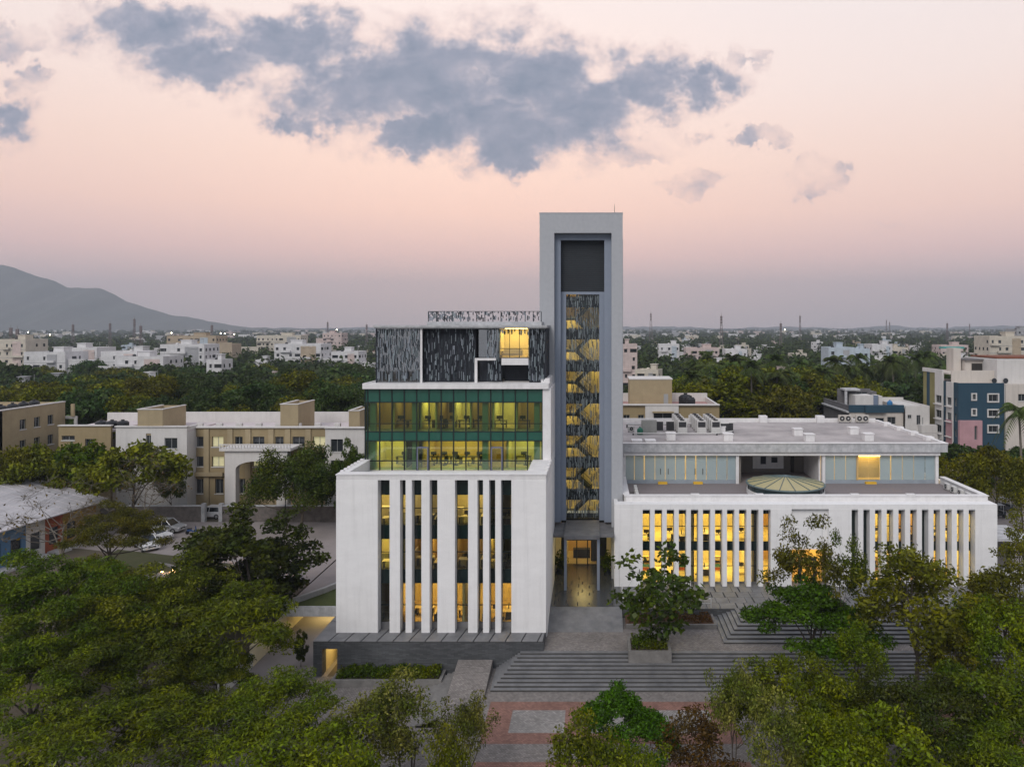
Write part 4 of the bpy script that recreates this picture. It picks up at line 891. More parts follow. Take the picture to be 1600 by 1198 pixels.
condenser('cabinet', 'grey two door plant cabinet on the flat roof close to the tower', None, WX(1014, 98.5), 98.5, zr)
condenser('black', 'black framed unit just behind the grey plant cabinet on the roof', 'black condensers on the flat roof', WX(1030, 101), 101, zr); condenser('black', 'black framed unit between the plant cabinet and the condenser rows', 'black condensers on the flat roof', WX(1047, 101), 101, zr)
condenser('twin', 'twin fan condenser at the back of the flat roof, nearer the tower', 'twin fan condensers at the back of the flat roof', WX(1320, 109), 109, zr + .1); condenser('twin', 'twin fan condenser at the back of the flat roof, nearer the grey house', 'twin fan condensers at the back of the flat roof', WX(1347, 109), 109, zr + .1)
for k in range(4):
    condenser('small', '%s small condenser along the terrace parapet beside the tower' % ordn[k], 'small condensers on the terrace by the tower', 4.6, 80.6 + 1.25 * k, 11.5, -math.pi / 2 + math.pi)
    condenser('small', '%s round fan condenser along the terrace parapet at the far end' % ordn[k], 'small condensers on the terrace at the far end', 40.9, 80.8 + 1.6 * k, 11.5, -math.pi / 2)
def kerb_box(label, px_, py_, s=.55):
    Y = YG(py_, zr); T = Thing('roof_vent_box', label, 'vent box', (WX(px_, Y), Y, zr), 0, 'white vent boxes on the flat roof'); x, y = T.base.x, T.base.y
    T.box('body', white2, x - s, x + s, y - s, y + s, zr, zr + .85); T.box('cap', white2, x - s - .08, x + s + .08, y - s - .08, y + s + .08, zr + .85, zr + .95)
for lab, px_, py_ in (('white vent box standing before the first condenser row', 1048, 687), ('white vent box before the last condenser row', 1137, 688), ('white vent box before the black condensers', 1126, 676), ('white vent box at the middle of the flat roof, farther back', 1246, 680),
                      ('white vent box at the middle of the flat roof, nearer the edge', 1264, 689), ('white vent box at the far end of the flat roof, farther back', 1333, 678), ('white vent box at the far end of the flat roof, nearer the edge', 1356, 688)): kerb_box(lab, px_, py_)
def pipe_run(label, pts, r):
    T = Thing('roof_pipe', label, 'pipe', pts[0])
    for p, q in zip(pts[:-1], pts[1:]):
        b = MB(); b.tube(acw, p, q, r, n=8); T.mb('pipe_length', b)
    for p in pts: b = MB(); b.box(grille, p[0] - .1, p[0] + .1, p[1] - .1, p[1] + .1, zr, p[2] - r * .5); T.mb('pipe_support', b)
pipe_run('pale pipe running behind the plant cabinet on the flat roof', [(4.5, 104, zr + .5), (9, 104, zr + .5), (13, 104.6, zr + .5), (17.5, 104.6, zr + .5)], .14)
pipe_run('thin pipe along the foot of the condenser rows on the flat roof', [(5, 97, zr + .25), (10, 96.8, zr + .25), (16, 96.8, zr + .25), (18.5, 99, zr + .25)], .08)
condenser('small', 'small condenser on the flat roof hard by the tower', None, WX(986, 100), 100, zr, .3); condenser('small', 'small condenser on the flat roof behind the plant cabinet', None, WX(1020, 103), 103, zr + .01, -.2)
for lab, px_ in (('flat white roof hatch next to the tower', 995), ('flat white roof hatch before the plant cabinet', 1016)):
    T = Thing('roof_hatch', lab, 'roof hatch', (WX(px_, 91.5), 91.5, zr)); T.box('curb', white2, T.base.x - .6, T.base.x + .6, 90.6, 92.4, zr, zr + .18); T.box('lid', white2, T.base.x - .66, T.base.x + .66, 90.55, 92.45, zr + .18, zr + .24)
# ------------------------------------------------------------------ walls with real openings
beige = mat('beige_brick_paint', (.30, .235, .135), .9, .5, .6, (.24, .185, .10), streak=.25)
beige2 = mat('beige_light', (.36, .29, .18), .9, .4, .6, streak=.2)
offw = mat('off_white_paint', (.60, .58, .56), .88, .5, .5, (.47, .45, .43), streak=.3)
pinkroof = mat('pink_roof_tiles', (.42, .25, .23), .9, .5, .7); paleroof = mat('pale_roof_tiles', (.55, .49, .49), .9, .6, .5, (.42, .37, .37))
winglass = mat('dark_window_glass', (.018, .022, .026), .08, .5, .7, (.05, .055, .06), spec=.7)
winframe = mat('aluminium_frame', (.30, .31, .31), .5); black = mat('black_plastic_tank', (.02, .021, .024), .45)
lit_pane = mat('lit_curtained_window', (.5, .45, .3), .6, .5, 2, emit=(.9, .85, .45), estr=.22)
def wall_open(T, m, axis, face, a0, a1, z0, z1, openings, thick=.3, out=1, name='wall', glass_m=None, sill=True, lit=()):
    """Wall on plane axis=face (outward normal sign -out), running a0..a1, with recessed glazed openings."""
    xs = sorted({a0, a1} | {v for o in openings for v in o[:2]}); zs = sorted({z0, z1} | {v for o in openings for v in o[2:4]})
    f0, f1 = (face, face + thick * out) if out > 0 else (face - thick, face)
    def put(b, mm, p0, p1, q0, q1, d0, d1):
        lo, hi = (face + d0 * out, face + d1 * out) if out > 0 else (face - d1, face - d0)
        if axis == 'Y': b.box(mm, p0, p1, lo, hi, q0, q1)
        else: b.box(mm, lo, hi, p0, p1, q0, q1)
    b = MB()
    for i in range(len(xs) - 1):
        run = None
        for j in range(len(zs) - 1):
            cx_, cz_ = (xs[i] + xs[i + 1]) / 2, (zs[j] + zs[j + 1]) / 2
            hole = any(o[0] < cx_ < o[1] and o[2] < cz_ < o[3] for o in openings)
            if not hole: run = (run[0], zs[j + 1]) if run else (zs[j], zs[j + 1])
            if (hole or j == len(zs) - 2) and run: put(b, m, xs[i], xs[i + 1], run[0], run[1], 0, thick); run = None
    w = T.mb(name, b)
    for k, o in enumerate(openings):
        g = MB(); put(g, lit_pane if k in lit else (glass_m or winglass), o[0], o[1], o[2], o[3], thick * .62, thick * .72); wn = T.mb('window', g)
        fr = MB(); t = .06; md = (o[0] + o[1]) / 2
        for (p0, p1, q0, q1) in ((o[0], o[0] + t, o[2], o[3]), (o[1] - t, o[1], o[2], o[3]), (o[0] + t, o[1] - t, o[2], o[2] + t), (o[0] + t, o[1] - t, o[3] - t, o[3]), (md - t / 2, md + t / 2, o[2] + t, o[3] - t)): put(fr, winframe, p0, p1, q0, q1, thick * .5, thick * .61)
        T.mb('frame', fr, wn)
        if sill: s = MB(); put(s, offw, o[0] - .08, o[1] + .08, o[2] - .12, o[2], -.1, .02); T.mb('sill', s, wn)
    return w
def tank(label, x, y, z, r=.75, h=1.5, m=None, group='black roof tanks'):
    T = Thing('water_tank', label, 'water tank', (x, y, z), 0, group); b = MB(); b.lathe(m or black, [(r, 0), (r, h * .3), (r * .96, h * .32), (r, h * .36), (r, h * .75), (r * .7, h * .93), (r * .25, h), (r * .25, h * 1.06)], (x, y, z), 16); T.mb('body', b)
    b = MB(); b.lathe(m or black, [(r * .3, 0), (r * .28, .08)], (x, y, z + h * 1.06), 12); T.mb('lid', b)

tank('green drum beside the plant cabinet on the flat roof', WX(1000, 97.5), 97.5, 16.2, .4, .9, mat('green_drum', (.02, .14, .09), .5), None)

# ------------------------------------------------------------------ beige campus building on the left
def build_campus():
    g = ZR
    T = Thing('campus_building', 'long beige and white three storey building with white arched porch beyond the car park', 'building', (-52, 112, g))
    Y = 111.0; X = lambda p: WX(p, Y); Z = lambda p: WZ(p, Y)
    ztop = Z(668)
    up = [(298, 318), (331, 349), (367, 379), (395, 413), (430, 443), (457, 476), (489, 509)]
    ops = [(X(a), X(c), Z(698), Z(682)) for a, c in up] + [(X(a), X(c), Z(729), Z(713)) for a, c in ((298, 318), (331, 350), (395, 413), (457, 476), (489, 509))] + [(X(a), X(c), Z(771), Z(748)) for a, c in ((304, 322), (336, 349), (374, 384), (392, 420), (457, 476), (489, 509))]
    wall_open(T, beige, 'Y', Y, X(293), X(510), g, ztop, ops, .5, lit=(1, 6, 8, 9))
    for p in (323, 360, 388, 424, 450, 482): T.box('pilaster', beige2, X(p) - .4, X(p) + .4, Y - .18, Y, g, ztop - .2)
    T.box('cornice', beige2, X(293), X(350), Y - .5, Y - .19, Z(743), Z(737)); T.box('parapet_cap', offw, X(293), X(512), Y - .35, Y + .6, ztop, ztop + .18)
    T.box('roof_deck', paleroof, X(181), X(575), Y + .5, 124, ztop - 1.0, ztop - .8)
    T.box('rear_parapet', offw, X(181), X(575), 123.6, 124, ztop - .8, ztop + .9); 
    for k in range(9): T.box('parapet_block', offw, X(300) + 3.0 * k, X(300) + 3.0 * k + .9, Y + 1.2, Y + 1.7, ztop - .8, ztop + .5)
    T.box('roof_tiles', pinkroof, X(300), X(560), Y + 3, Y + 5, ztop - .8, ztop - .7)
    # white bays
    wall_open(T, offw, 'Y', Y - 2.5, WX(181, 108.5), WX(292, 108.5), g, WZ(667, 108.5), [(WX(228, 108.5), WX(236, 108.5), WZ(708, 108.5), WZ(677, 108.5)), (WX(257, 108.5), WX(277, 108.5), WZ(701, 108.5), WZ(684, 108.5)), (WX(257, 108.5), WX(277, 108.5), WZ(733, 108.5), WZ(715, 108.5))], .4, lit=(2,))
    T.box('side_wall', offw, WX(292, 108.5) - .4, WX(292, 108.5), Y - 2.1, Y + .4, g, WZ(667, 108.5)); T.box('roof_deck', paleroof, WX(181, 108.5), WX(292, 108.5), Y - 2.1, 118, ztop - .3, ztop - .1)
    T.box('parapet_cap', offw, WX(180, 108.5), WX(293, 108.5), Y - 2.7, Y - 2.0, WZ(667, 108.5), WZ(667, 108.5) + .15)
    wall_open(T, offw, 'Y', Y - .6, X(510.5), X(580), g, ztop, [(X(519), X(538), Z(705), Z(685)), (X(519), X(538), Z(740), Z(718))], .4)
    T.box('parapet_cap', offw, X(510), X(580), Y - .9, Y + .2, ztop, ztop + .15)
    wall_open(T, beige, 'Y', Y - 1, X(99), X(180), g, Z(664), [(X(104), X(124), Z(686), Z(679)), (X(140), X(155), Z(700), Z(684)), (X(112), X(130), Z(725), Z(708))], .4)
    T.box('roof_deck', paleroof, X(99), X(181), Y - .6, 122, Z(664) - .9, Z(664) - .6); T.box('parapet_cap', offw, X(99), X(181), Y - 1.2, Y - .5, Z(664), Z(664) + .15); T.box('rear_parapet', offw, X(99), X(181), 121, 121.4, Z(664) - .6, Z(664) + .7)
    # stair heads
    for (p0, p1, yt, y0, dp) in ((215, 254, 640, 108.6, 6.2), (438, 466, 632, 112, 6.5), (545, 562, 642, 112, 6)):
        z1 = WZ(yt, y0); a, c = WX(p0, y0), WX(p1, y0); t = .25
        T.box('stair_head_wall', beige2, a, c, y0, y0 + t, ztop - .8, z1); T.box('stair_head_wall', beige2, a, a + t, y0 + t, y0 + dp, ztop - .8, z1); T.box('stair_head_wall', beige2, c - t, c, y0 + t, y0 + dp, ztop - .8, z1); T.box('stair_head_wall', beige2, a + t, c - t, y0 + dp - t, y0 + dp, ztop - .8, z1)
        T.box('stair_head_roof', paleroof, a + t, c - t, y0 + t, y0 + dp - t, z1 - .7, z1 - .6)
        T.box('cap', offw, a - .08, c + .08, y0 - .08, y0 + t + .02, z1, z1 + .12); T.box('cap', offw, c - t - .02, c + .08, y0 + t + .02, y0 + dp, z1, z1 + .12); T.box('cap', offw, a - .08, a + t, y0 + t + .02, y0 + dp, z1, z1 + .12)
    # arched porch
    YP = 106.5; x0, x1, xe = WX(351, YP), WX(368, YP), WX(432, YP); z0 = g; za, zb = WZ(733, YP), WZ(704, YP); xc, R = (x1 + xe) / 2, (xe - x1) / 2
    T.box('porch_pier', offw, x0, x1, YP, YP + 1.2, g, za); T.box('porch_pier', offw, xe, xe + (x1 - x0), YP, YP + 1.2, g, za)
    b = MB(); n = 12; arc = [(xc - R * math.cos(math.pi * k / n), za + 1.15 * math.sin(math.pi * k / n)) for k in range(n + 1)]; pts = [(x0, za)] + arc + [(xe + x1 - x0, za), (xe + x1 - x0, zb), (x0, zb)]
    v = [(x, YP, z) for x, z in pts] + [(x, YP + 1.2, z) for x, z in pts]; m = len(pts); fs = []
    top = [m - 1, m - 2]
    for k in range(1, n + 1): fs.append((k, k + 1, m + k + 1, m + k))
    def zt_(k): return None
    for off, rev in ((0, 0), (m, 1)):
        xs_ = [p[0] for p in pts[:m - 2]]
        tv = []
        for x in xs_: v.append((x, YP if not off else YP + 1.2, zb)); tv.append(len(v) - 1)
        for k in range(m - 3):
            f = (off + k, off + k + 1, tv[k + 1], tv[k]); fs.append(f[::-1] if rev else f)
    b.faces(v, fs, offw); T.mb('porch_arch', b)
    T.box('porch_roof', offw, x0 - .6, xe + x1 - x0 + .6, YP - .4, Y - .55, zb, zb + .35)
    T.box('balcony_rail', offw, x0 - .6, xe + x1 - x0 + .6, YP - .4, YP - .25, zb + .85, zb + 1.0)
    for k in range(24): x = x0 - .5 + (xe + x1 - 2 * x0 + 1.0) * k / 23; T.box('baluster', offw, x - .07, x + .07, YP - .38, YP - .27, zb + .35, zb + .85)
    # near wing at the left edge, its flank towards the car park
    W = Thing('campus_wing', 'beige wing with flat roof and small windows at the edge of the picture', 'building', (-92, 112, g))
    XW = -85.7; zt = 18.3
    wall_open(W, beige2, 'X', XW, 106.0, 119, g, zt, [(a, a + 1.2, z, z + 1.5) for z in (15.1, 12.0, 8.6) for a in (109.6, 112.4, 115.2)], .4, -1)
    wall_open(W, beige2, 'Y', 106.0, -108, XW, g, zt, [(-88.5, -87, 14.5, 16.2), (-88.5, -87, 10.5, 12.2)], .4)
    W.box('roof_deck', paleroof, -108, XW - .4, 106.4, 119, zt - .9, zt - .7); W.box('parapet_cap', offw, -108, XW + .1, 105.85, 106.45, zt, zt + .15); W.box('parapet_cap', offw, XW - .45, XW + .1, 106.45, 119, zt, zt + .15); W.box('rear_wall', beige2, -108, XW - .4, 118.6, 119, g, zt)
    W.box('roof_frame', offw, XW - .3, XW + 1.8, 119, 119.3, 15.6, 16); W.box('roof_frame', offw, XW + 1.4, XW + 1.8, 119.01, 119.3, 10, 15.6); W.box('roof_frame', beige2, XW + 1.1, XW + 1.6, 118.7, 119, 16.0, 18)
    for k in range(4): tank('black roof tank on the edge wing, %s in its row' % ('first', 'second', 'third', 'last')[k], -87.6 - .2 * k, 108.5 + 2.4 * k, zt - .7, .75, 1.3)
    for k in range(3): tank('black roof tank on the low beige roof, %s in its row' % ('first', 'second', 'last')[k], X(150 + 17 * k), Y + 1.2, Z(664) - .6, .85, 1.15)
    tank('black box tank beside the first stair head on the beige roof', X(205), Y + 4, Z(664) - .6, .9, 1.9)
    # beige block beyond the flat roof, right of the tower
    B = Thing('campus_annex', 'beige building with white bay and roof box behind the flat roof beside the tower', 'building', (14, 138, g)); Y = 135
    X = lambda p: WX(p, Y); Z = lambda p: WZ(p, Y); zt = Z(633)
    wall_open(B, beige, 'Y', Y, X(965), X(1008), g, zt, [(X(974), X(984), Z(660), Z(648)), (X(997), X(1006), Z(660), Z(648))], .4); wall_open(B, offw, 'Y', Y - .4, X(1008), X(1060), g, zt, [(X(1021), X(1050), Z(668), Z(645))], .4); wall_open(B, beige, 'Y', Y, X(1060), X(1124), g, zt, [(X(1070), X(1080), Z(690), Z(675))], .4)
    B.box('hood', beige2, X(1019), X(1052), Y - 1, Y - .41, Z(644), Z(642)); B.box('roof_deck', pinkroof, X(965), X(1124), Y + .4, 150, zt - 1, zt - .8); B.box('parapet_cap', offw, X(965), X(1124), Y - .5, Y + .5, zt, zt + .2); B.box('rear_parapet', offw, X(965), X(1124), 149.6, 150, zt - .8, zt + .9); B.box('side_parapet', offw, X(1124) - .4, X(1124), Y + .5, 149.6, g, zt + .1)
    Y = 140; z1 = WZ(593, Y); B.box('stair_head_wall', beige2, WX(984, Y), WX(1050, Y), Y, 147, zt - .8, z1); B.box('cap', offw, WX(983, Y), WX(1051, Y), Y - .1, 147.1, z1, z1 + .2); B.box('door', winframe, WX(1037, Y), WX(1044, Y), Y - .06, Y, zt - .8, zt + 1.6)
    tank('round black tank behind the beige roof box beside the tower', WX(1071, 142), 142, zt - .8, 1.3, 2.2); tank('square shouldered black tank nearest on the annex roof', WX(1079, 139), 139, zt - .8, .9, 2.0)
build_campus()

# ------------------------------------------------------------------ compound wall, sheds, lawn slab by the drive
def build_yard():
    T = Thing('compound_wall', 'old grey stone compound wall between the car park and the beige building', 'wall', (-50, 105.6, ZR))
    rub = mat('rubble_stone', (.17, .15, .14), .95, .9, 1.4, (.08, .075, .07), bump=.6, bscale=3)
    T.box('wall', rub, -71, -56.5, 105.6, 106.0, ZR, ZR + 2.2); T.box('wall', rub, -53.5, -24, 105.6, 106.0, ZR, ZR + 2.2); T.box('coping', fascia, -71, -56.5, 105.5, 106.1, ZR + 2.2, ZR + 2.3); T.box('coping', fascia, -53.5, -24, 105.5, 106.1, ZR + 2.2, ZR + 2.3)
    T.box('gate_pillar', fascia, -56.5, -56.0, 105.5, 106.1, ZR, ZR + 2.6); T.box('gate_pillar', fascia, -54.0, -53.5, 105.5, 106.1, ZR, ZR + 2.6)
    L = Thing('lawn_slab', 'curved lawn on a concrete slab over the lit drive beside the office block', 'lawn', (-27, 78, ZR))
    y0 = 73.2; arc = [(-30.9, 73.3), (-29.6, 75), (-28.2, 77.2), (-26.9, 79.8), (-25.9, 82.5), (-25.2, 85.5), (-24.8, 89)]
    b = MB(); b.prism(lawnm, [(-24.62, 73.3)] + [(-24.62, 89)] + arc[::-1], 2.45, 2.62); L.mb('grass', b)
    b = MB(); b.box(fascia, -31.2, -24.62, 73.0, 73.29, 1.75, 2.7); L.mb('edge_beam', b)
    b = MB(); b.box(fascia, -31.0, -24.62, 73.29, 89.8, 1.9, 2.44); L.mb('slab', b)
    b = MB()
    for (p, q) in zip(arc[:-1], arc[1:]):
        d = Vector((q[0] - p[0], q[1] - p[1])).normalized(); nx, ny = -d.y * .35, d.x * .35; b.prism(kerbm, [p, q, (q[0] + nx, q[1] + ny), (p[0] + nx, p[1] + ny)], 2.44, 3.15)
    L.mb('kerb_wall', b)
    b = MB(); b.prism(roadm, [(-31.0, 73.3), (-31.0, 89.9), (-24.9, 89.9)] + [(x - .36, y) for x, y in arc[::-1]], 2.44, 2.52); L.mb('road_deck', b)
    U = Thing('underpass_wall', 'cream lit side walls of the drive under the lawn slab', 'wall', (-28, 76, 0)); U.box('side_wall', cream, -31.0, -30.7, 66, 89, 0, 1.89); U.box('side_wall', offw, -31.0, -30.7, 60, 66, 0, 1.2); U.box('back_wall', ochre, -30.7, -24.62, 85, 85.2, 0, 1.89); U.box('tunnel_lamp', lamp_m, -29, -26, 76, 78, 1.8, 1.88)
    # long shed with metal roof at the left edge
    S = Thing('market_shed', 'long shed with pale metal roof and painted blue, red and ochre bays', 'shed', (-66, 84, ZR))
    roofm = mat('weathered_metal_roof', (.46, .44, .45), .6, .8, .5, (.28, .27, .28), stretch=(3, .3, 1), streak=.0)
    bl = mat('blue_paint', (.10, .20, .34), .85, .5, .8, streak=.4); rd = mat('brick_red_paint', (.33, .09, .045), .85, .5, .8, streak=.4); oc = mat('ochre_paint', (.33, .21, .05), .85, .5, .8, streak=.4); wh = offw
    # eave line runs from the frame's edge towards the car park
    A, Bv = Vector((WX(-60, 80), 80)), Vector((WX(150, 98), 98)); dv = (Bv - A).normalized(); nv = Vector((-dv.y, dv.x)); zE = 7.3
    def P(s, t, z): p = A + dv * s + nv * t; return (p.x, p.y, z)
    Ls = (Bv - A).length
    b = MB(); q = [P(-1, -1.2, zE), P(Ls + 1, -1.2, zE), P(Ls + 1, 11, zE + 2.6), P(-1, 11, zE + 2.6)]; b.faces(q + [(x, y, z - .12) for x, y, z in q], [(0, 1, 2, 3), (7, 6, 5, 4), (0, 4, 5, 1), (1, 5, 6, 2), (2, 6, 7, 3), (3, 7, 4, 0)], roofm); S.mb('roof', b)
    for k in range(14):
        b = MB(); s = -1 + (Ls + 2) * k / 13; b.tube(roofm, P(s, -1.2, zE + .03), P(s, 11, zE + 2.63), .05); S.mb('roof_seam', b)
    nb = 7
    for k in range(nb):
        s0, s1 = Ls * k / nb, Ls * (k + 1) / nb; m = [bl, bl, bl, wh, rd, oc, oc][k]
        b = MB(); 
        for (a0, a1, z0, z1) in ((s0, s0 + .6, ZR, zE), (s1 - .6, s1, ZR, zE), (s0 + .6, s1 - .6, ZR + 3.1, zE), (s0 + .6, s1 - .6, ZR, ZR + 1.0)):
            v = [P(a0, 0, z0), P(a1, 0, z0), P(a1, .3, z0), P(a0, .3, z0), P(a0, 0, z1), P(a1, 0, z1), P(a1, .3, z1), P(a0, .3, z1)]; b.faces(v, CUBE_F, m)
        S.mb('bay_wall', b)
        b = MB(); v = [P(s0 + .6, .18, ZR + 1), P(s1 - .6, .18, ZR + 1), P(s1 - .6, .24, ZR + 1), P(s0 + .6, .24, ZR + 1), P(s0 + .6, .18, ZR + 3.1), P(s1 - .6, .18, ZR + 3.1), P(s1 - .6, .24, ZR + 3.1), P(s0 + .6, .24, ZR + 3.1)]; b.faces(v, CUBE_F, winglass); S.mb('window', b)
        b = MB(); v = [P(s0 + .3, -1.6, ZR + .0), P(s1 - .3, -1.6, ZR), P(s1 - .3, 0, ZR), P(s0 + .3, 0, ZR), P(s0 + .3, -1.6, ZR + .3), P(s1 - .3, -1.6, ZR + .3), P(s1 - .3, -.01, ZR + .3), P(s0 + .3, -.01, ZR + .3)]; b.faces(v, CUBE_F, kerbm); S.mb('plinth', b)
build_yard()

# ------------------------------------------------------------------ vehicles
tyre = mat('tyre_rubber', (.015, .015, .016), .8); rimm = mat('alloy_rim', (.4, .41, .42), .35, metal=.7); carglass = mat('car_glass', (.012, .015, .018), .06, spec=.8)
headl = mat('headlight_lens', (.6, .6, .62), .15); taill = mat('tail_light', (.3, .01, .01), .3); plate = mat('number_plate', (.7, .7, .66), .6)
def car(label, x, y, z, rot, paint, suv=True, group='cars parked by the compound wall'):
    T = Thing('parked_car', label, 'car', (x, y, z), rot, group)
    Lh, W = (2.25, .92) if suv else (2.15, .88); hb, hr = (1.05, 1.72) if suv else (.92, 1.46)
    prof = [(-Lh, .35), (-Lh, hb * .9), (-Lh + .12, hb), (Lh * .36, hb + .02), (Lh * .9, hb * .86), (Lh, hb * .62), (Lh, .35)]
    b = MB(); n = len(prof); v = []
    for s, wi in ((-1, W * .95), (-1, W), (1, W), (1, W * .95)):
        pass
    rings = [(-W, .94), (-W * .98, 1.0), (W * .98, 1.0), (W, .94)]
    for yy, k in rings: v += [(px_ * (1 if abs(k - 1) < .01 else .985), yy, (zz - .35) * k + .35) for px_, zz in prof]
    fs = [tuple(range(n))[::-1], tuple(range(3 * n, 4 * n))]
    for r in range(3): fs += [(r * n + i, r * n + (i + 1) % n, (r + 1) * n + (i + 1) % n, (r + 1) * n + i) for i in range(n)]
    b.faces(v, fs, paint); T.mb('body', b)
    cab = [(-Lh + .15, hb - .02), (-Lh + .45, hr - .06), (-Lh + .7, hr), (Lh * .12, hr - .02), (Lh * .48, hb - .02)]; n = len(cab)
    b = MB(); v = [(px_, -W * (.93 if i in (0, 4) else .78), zz) for i, (px_, zz) in enumerate(cab)] + [(px_, W * (.93 if i in (0, 4) else .78), zz) for i, (px_, zz) in enumerate(cab)]
    b.faces(v, [tuple(range(n))[::-1], tuple(range(n, 2 * n))] + [(i, (i + 1) % n, n + (i + 1) % n, n + i) for i in range(n)], carglass); T.mb('cabin_glass', b)
    b = MB(); v = [(px_, s * W * .79, zz + dz) for dz in (-.03, .05) for (px_, zz) in ((-Lh + .5, hr - .03), (Lh * .13, hr - .02)) for s in (-1, 1)]
    b.faces(v, [(0, 2, 3, 1), (4, 5, 7, 6), (0, 1, 5, 4), (2, 6, 7, 3), (0, 4, 6, 2), (1, 3, 7, 5)], paint); T.mb('roof_panel', b)
    for s in (-1, 1):
        b = MB()
        for xa, xb in ((-Lh + .16, -Lh + .5), (Lh * .47, Lh * .13)): b.tube(paint, (xa, s * W * .93, hb), (xb, s * W * .79, hr - .02), .05)
        b.tube(paint, (-.25, s * W * .935, hb), (-.3, s * W * .79, hr - .02), .045); T.mb('pillar', b)
        for xa in (-Lh * .62, Lh * .63):
            b = MB(); r = .36; b.lathe(tyre, [(r, 0), (r, .2), (r * .62, .2)], (0, 0, 0), 18); b.v = [(xa + x_, s * (W - .17 + z_), r + y_) for x_, y_, z_ in b.v]; w = T.mb('wheel', b)
            b = MB(); b.lathe(rimm, [(r * .62, 0), (r * .3, .02)], (0, 0, 0), 12); b.v = [(xa + x_, s * (W + .031 + z_), r + y_) for x_, y_, z_ in b.v]; T.mb('rim', b, w)
        T.box('headlight', headl, Lh - .12, Lh + .015, s * W * .9 - .2 * (s > 0), s * W * .9 + .2 * (s < 0), hb * .66, hb * .8)
        T.box('tail_light', taill, -Lh - .015, -Lh + .1, s * W * .9 - .2 * (s > 0), s * W * .9 + .2 * (s < 0), hb * .62, hb * .85)
        T.box('mirror', paint, Lh * .38, Lh * .46, s * (W + .02), s * (W + .18), hb, hb + .14)
    T.box('grille', dkfurn, Lh - .05, Lh + .012, -.42, .42, hb * .5, hb * .68); T.box('number_plate', plate, Lh, Lh + .02, -.25, .25, .45, .56)
wpaint = mat('white_car_paint', (.66, .66, .67), .25, spec=.6); spaint = mat('silver_car_paint', (.42, .43, .45), .3, metal=.4)
car('silver estate car parked at the head of the row by the stone wall', WX(262, 100.5), 100.5, ZR + .01, -.12, spaint)
car('white saloon car parked second in the row by the stone wall', WX(243, 97), 97, ZR + .01, -.32, wpaint, False)
car('white hatchback parked third in the row, partly under the trees', WX(229, 93), 93, ZR + .01, -.75, wpaint)
car('white van roof showing behind the gate of the compound wall', WX(331, 108.3), 107.9, ZR + .01, 3.1, wpaint, True)
def scooter(label, x, y, z, rot):
    T = Thing('motor_scooter', label, 'scooter', (x, y, z), rot); bp = mat('blue_scooter_paint', (.03, .08, .22), .35)
    for xa in (-.55, .55):
        b = MB(); b.lathe(tyre, [(.24, -.06), (.24, .06)], (0, 0, 0), 14); b.v = [(xa + x_, z_, .24 + y_) for x_, y_, z_ in b.v]; T.mb('wheel', b)
    b = MB(); b.tube(bp, (.5, 0, .3), (.42, 0, .95), .1, .06); b.tube(bp, (-.6, 0, .55), (.0, 0, .45), .2, .14); b.tube(bp, (.0, 0, .32), (.45, 0, .32), .12); T.mb('body', b)
    T.box('seat', dkfurn, -.6, .0, -.14, .14, .68, .78); b = MB(); b.tube(dkfurn, (.4, -.32, 1.0), (.4, .32, 1.0), .03); T.mb('handlebar', b)
scooter('blue scooter standing in the car park past the silver car', WX(300, 99.5), 99.5, ZR + .01, .6)
scooter('dark scooter parked by the curved kerb next to the office flank', -25.6, 90.6, ZR + .01, 1.2)
def buggy(label, x, y, z, rot):
    T = Thing('golf_buggy', label, 'golf buggy', (x, y, z), rot); gm_ = mat('dark_buggy_body', (.03, .035, .04), .4)
    T.box('body', gm_, -1.2, 1.2, -.6, .6, .35, .62); T.box('front_cowl', gm_, .75, 1.25, -.6, .6, .62, .95); T.box('roof', mat('grey_buggy_roof', (.25, .26, .27), .5), -1.2, 1.0, -.65, .65, 1.85, 1.92)
    for xa in (-.3, -1.0): T.box('seat', dkfurn, xa, xa + .45, -.55, .55, .62, .85); T.box('backrest', dkfurn, xa - .08, xa, -.55, .55, .85, 1.25)
    for sx in (-1.1, .8):
        for sy in (-.58, .58): b = MB(); b.tube(steel, (sx, sy, .6), (sx, sy, 1.86), .03); T.mb('roof_post', b)
    for sx in (-.8, .85):
        for sy in (-.6, .6): b = MB(); b.lathe(tyre, [(.26, -.09), (.26, .09)], (0, 0, 0), 14); b.v = [(sx + x_, sy + z_, .26 + y_) for x_, y_, z_ in b.v]; T.mb('wheel', b)
buggy('dark open golf buggy parked behind the far end of the low hall', WX(1556, 108), 108, ZR + .01, .2); buggy('second golf buggy under the trees behind the low hall', WX(1568, 112), 112, ZR + .01, .3)

# ------------------------------------------------------------------ houses right of the campus
navyp = mat('navy_wall_paint', (.022, .055, .085), .85, .5, .5, (.03, .07, .10), streak=.3); pinkp = mat('pink_wall_paint', (.46, .27, .29), .88, .4, .5, streak=.3); olivep = mat('olive_wall_paint', (.26, .23, .10), .88, .4, .5, streak=.3)
concr = mat('raw_grey_concrete', (.15, .145, .15), .95, .7, .6, (.10, .095, .10), streak=.4); cremp = mat('cream_wall_paint', (.55, .50, .45), .88, .5, .4, (.45, .41, .37), streak=.4)
def surround(T, x0, x1, z0, z1, y, m=offw, axis='Y'):
    t = .22
    for a in ((x0 - t, x0, z0 - t, z1 + t), (x1, x1 + t, z0 - t, z1 + t), (x0, x1, z0 - t, z0), (x0, x1, z1, z1 + t)):
        if axis == 'Y': T.box('window_surround', m, a[0], a[1], y - .2, y - .002, a[2], a[3])
        else: T.box('window_surround', m, y - .2, y - .002, a[0], a[1], a[2], a[3])
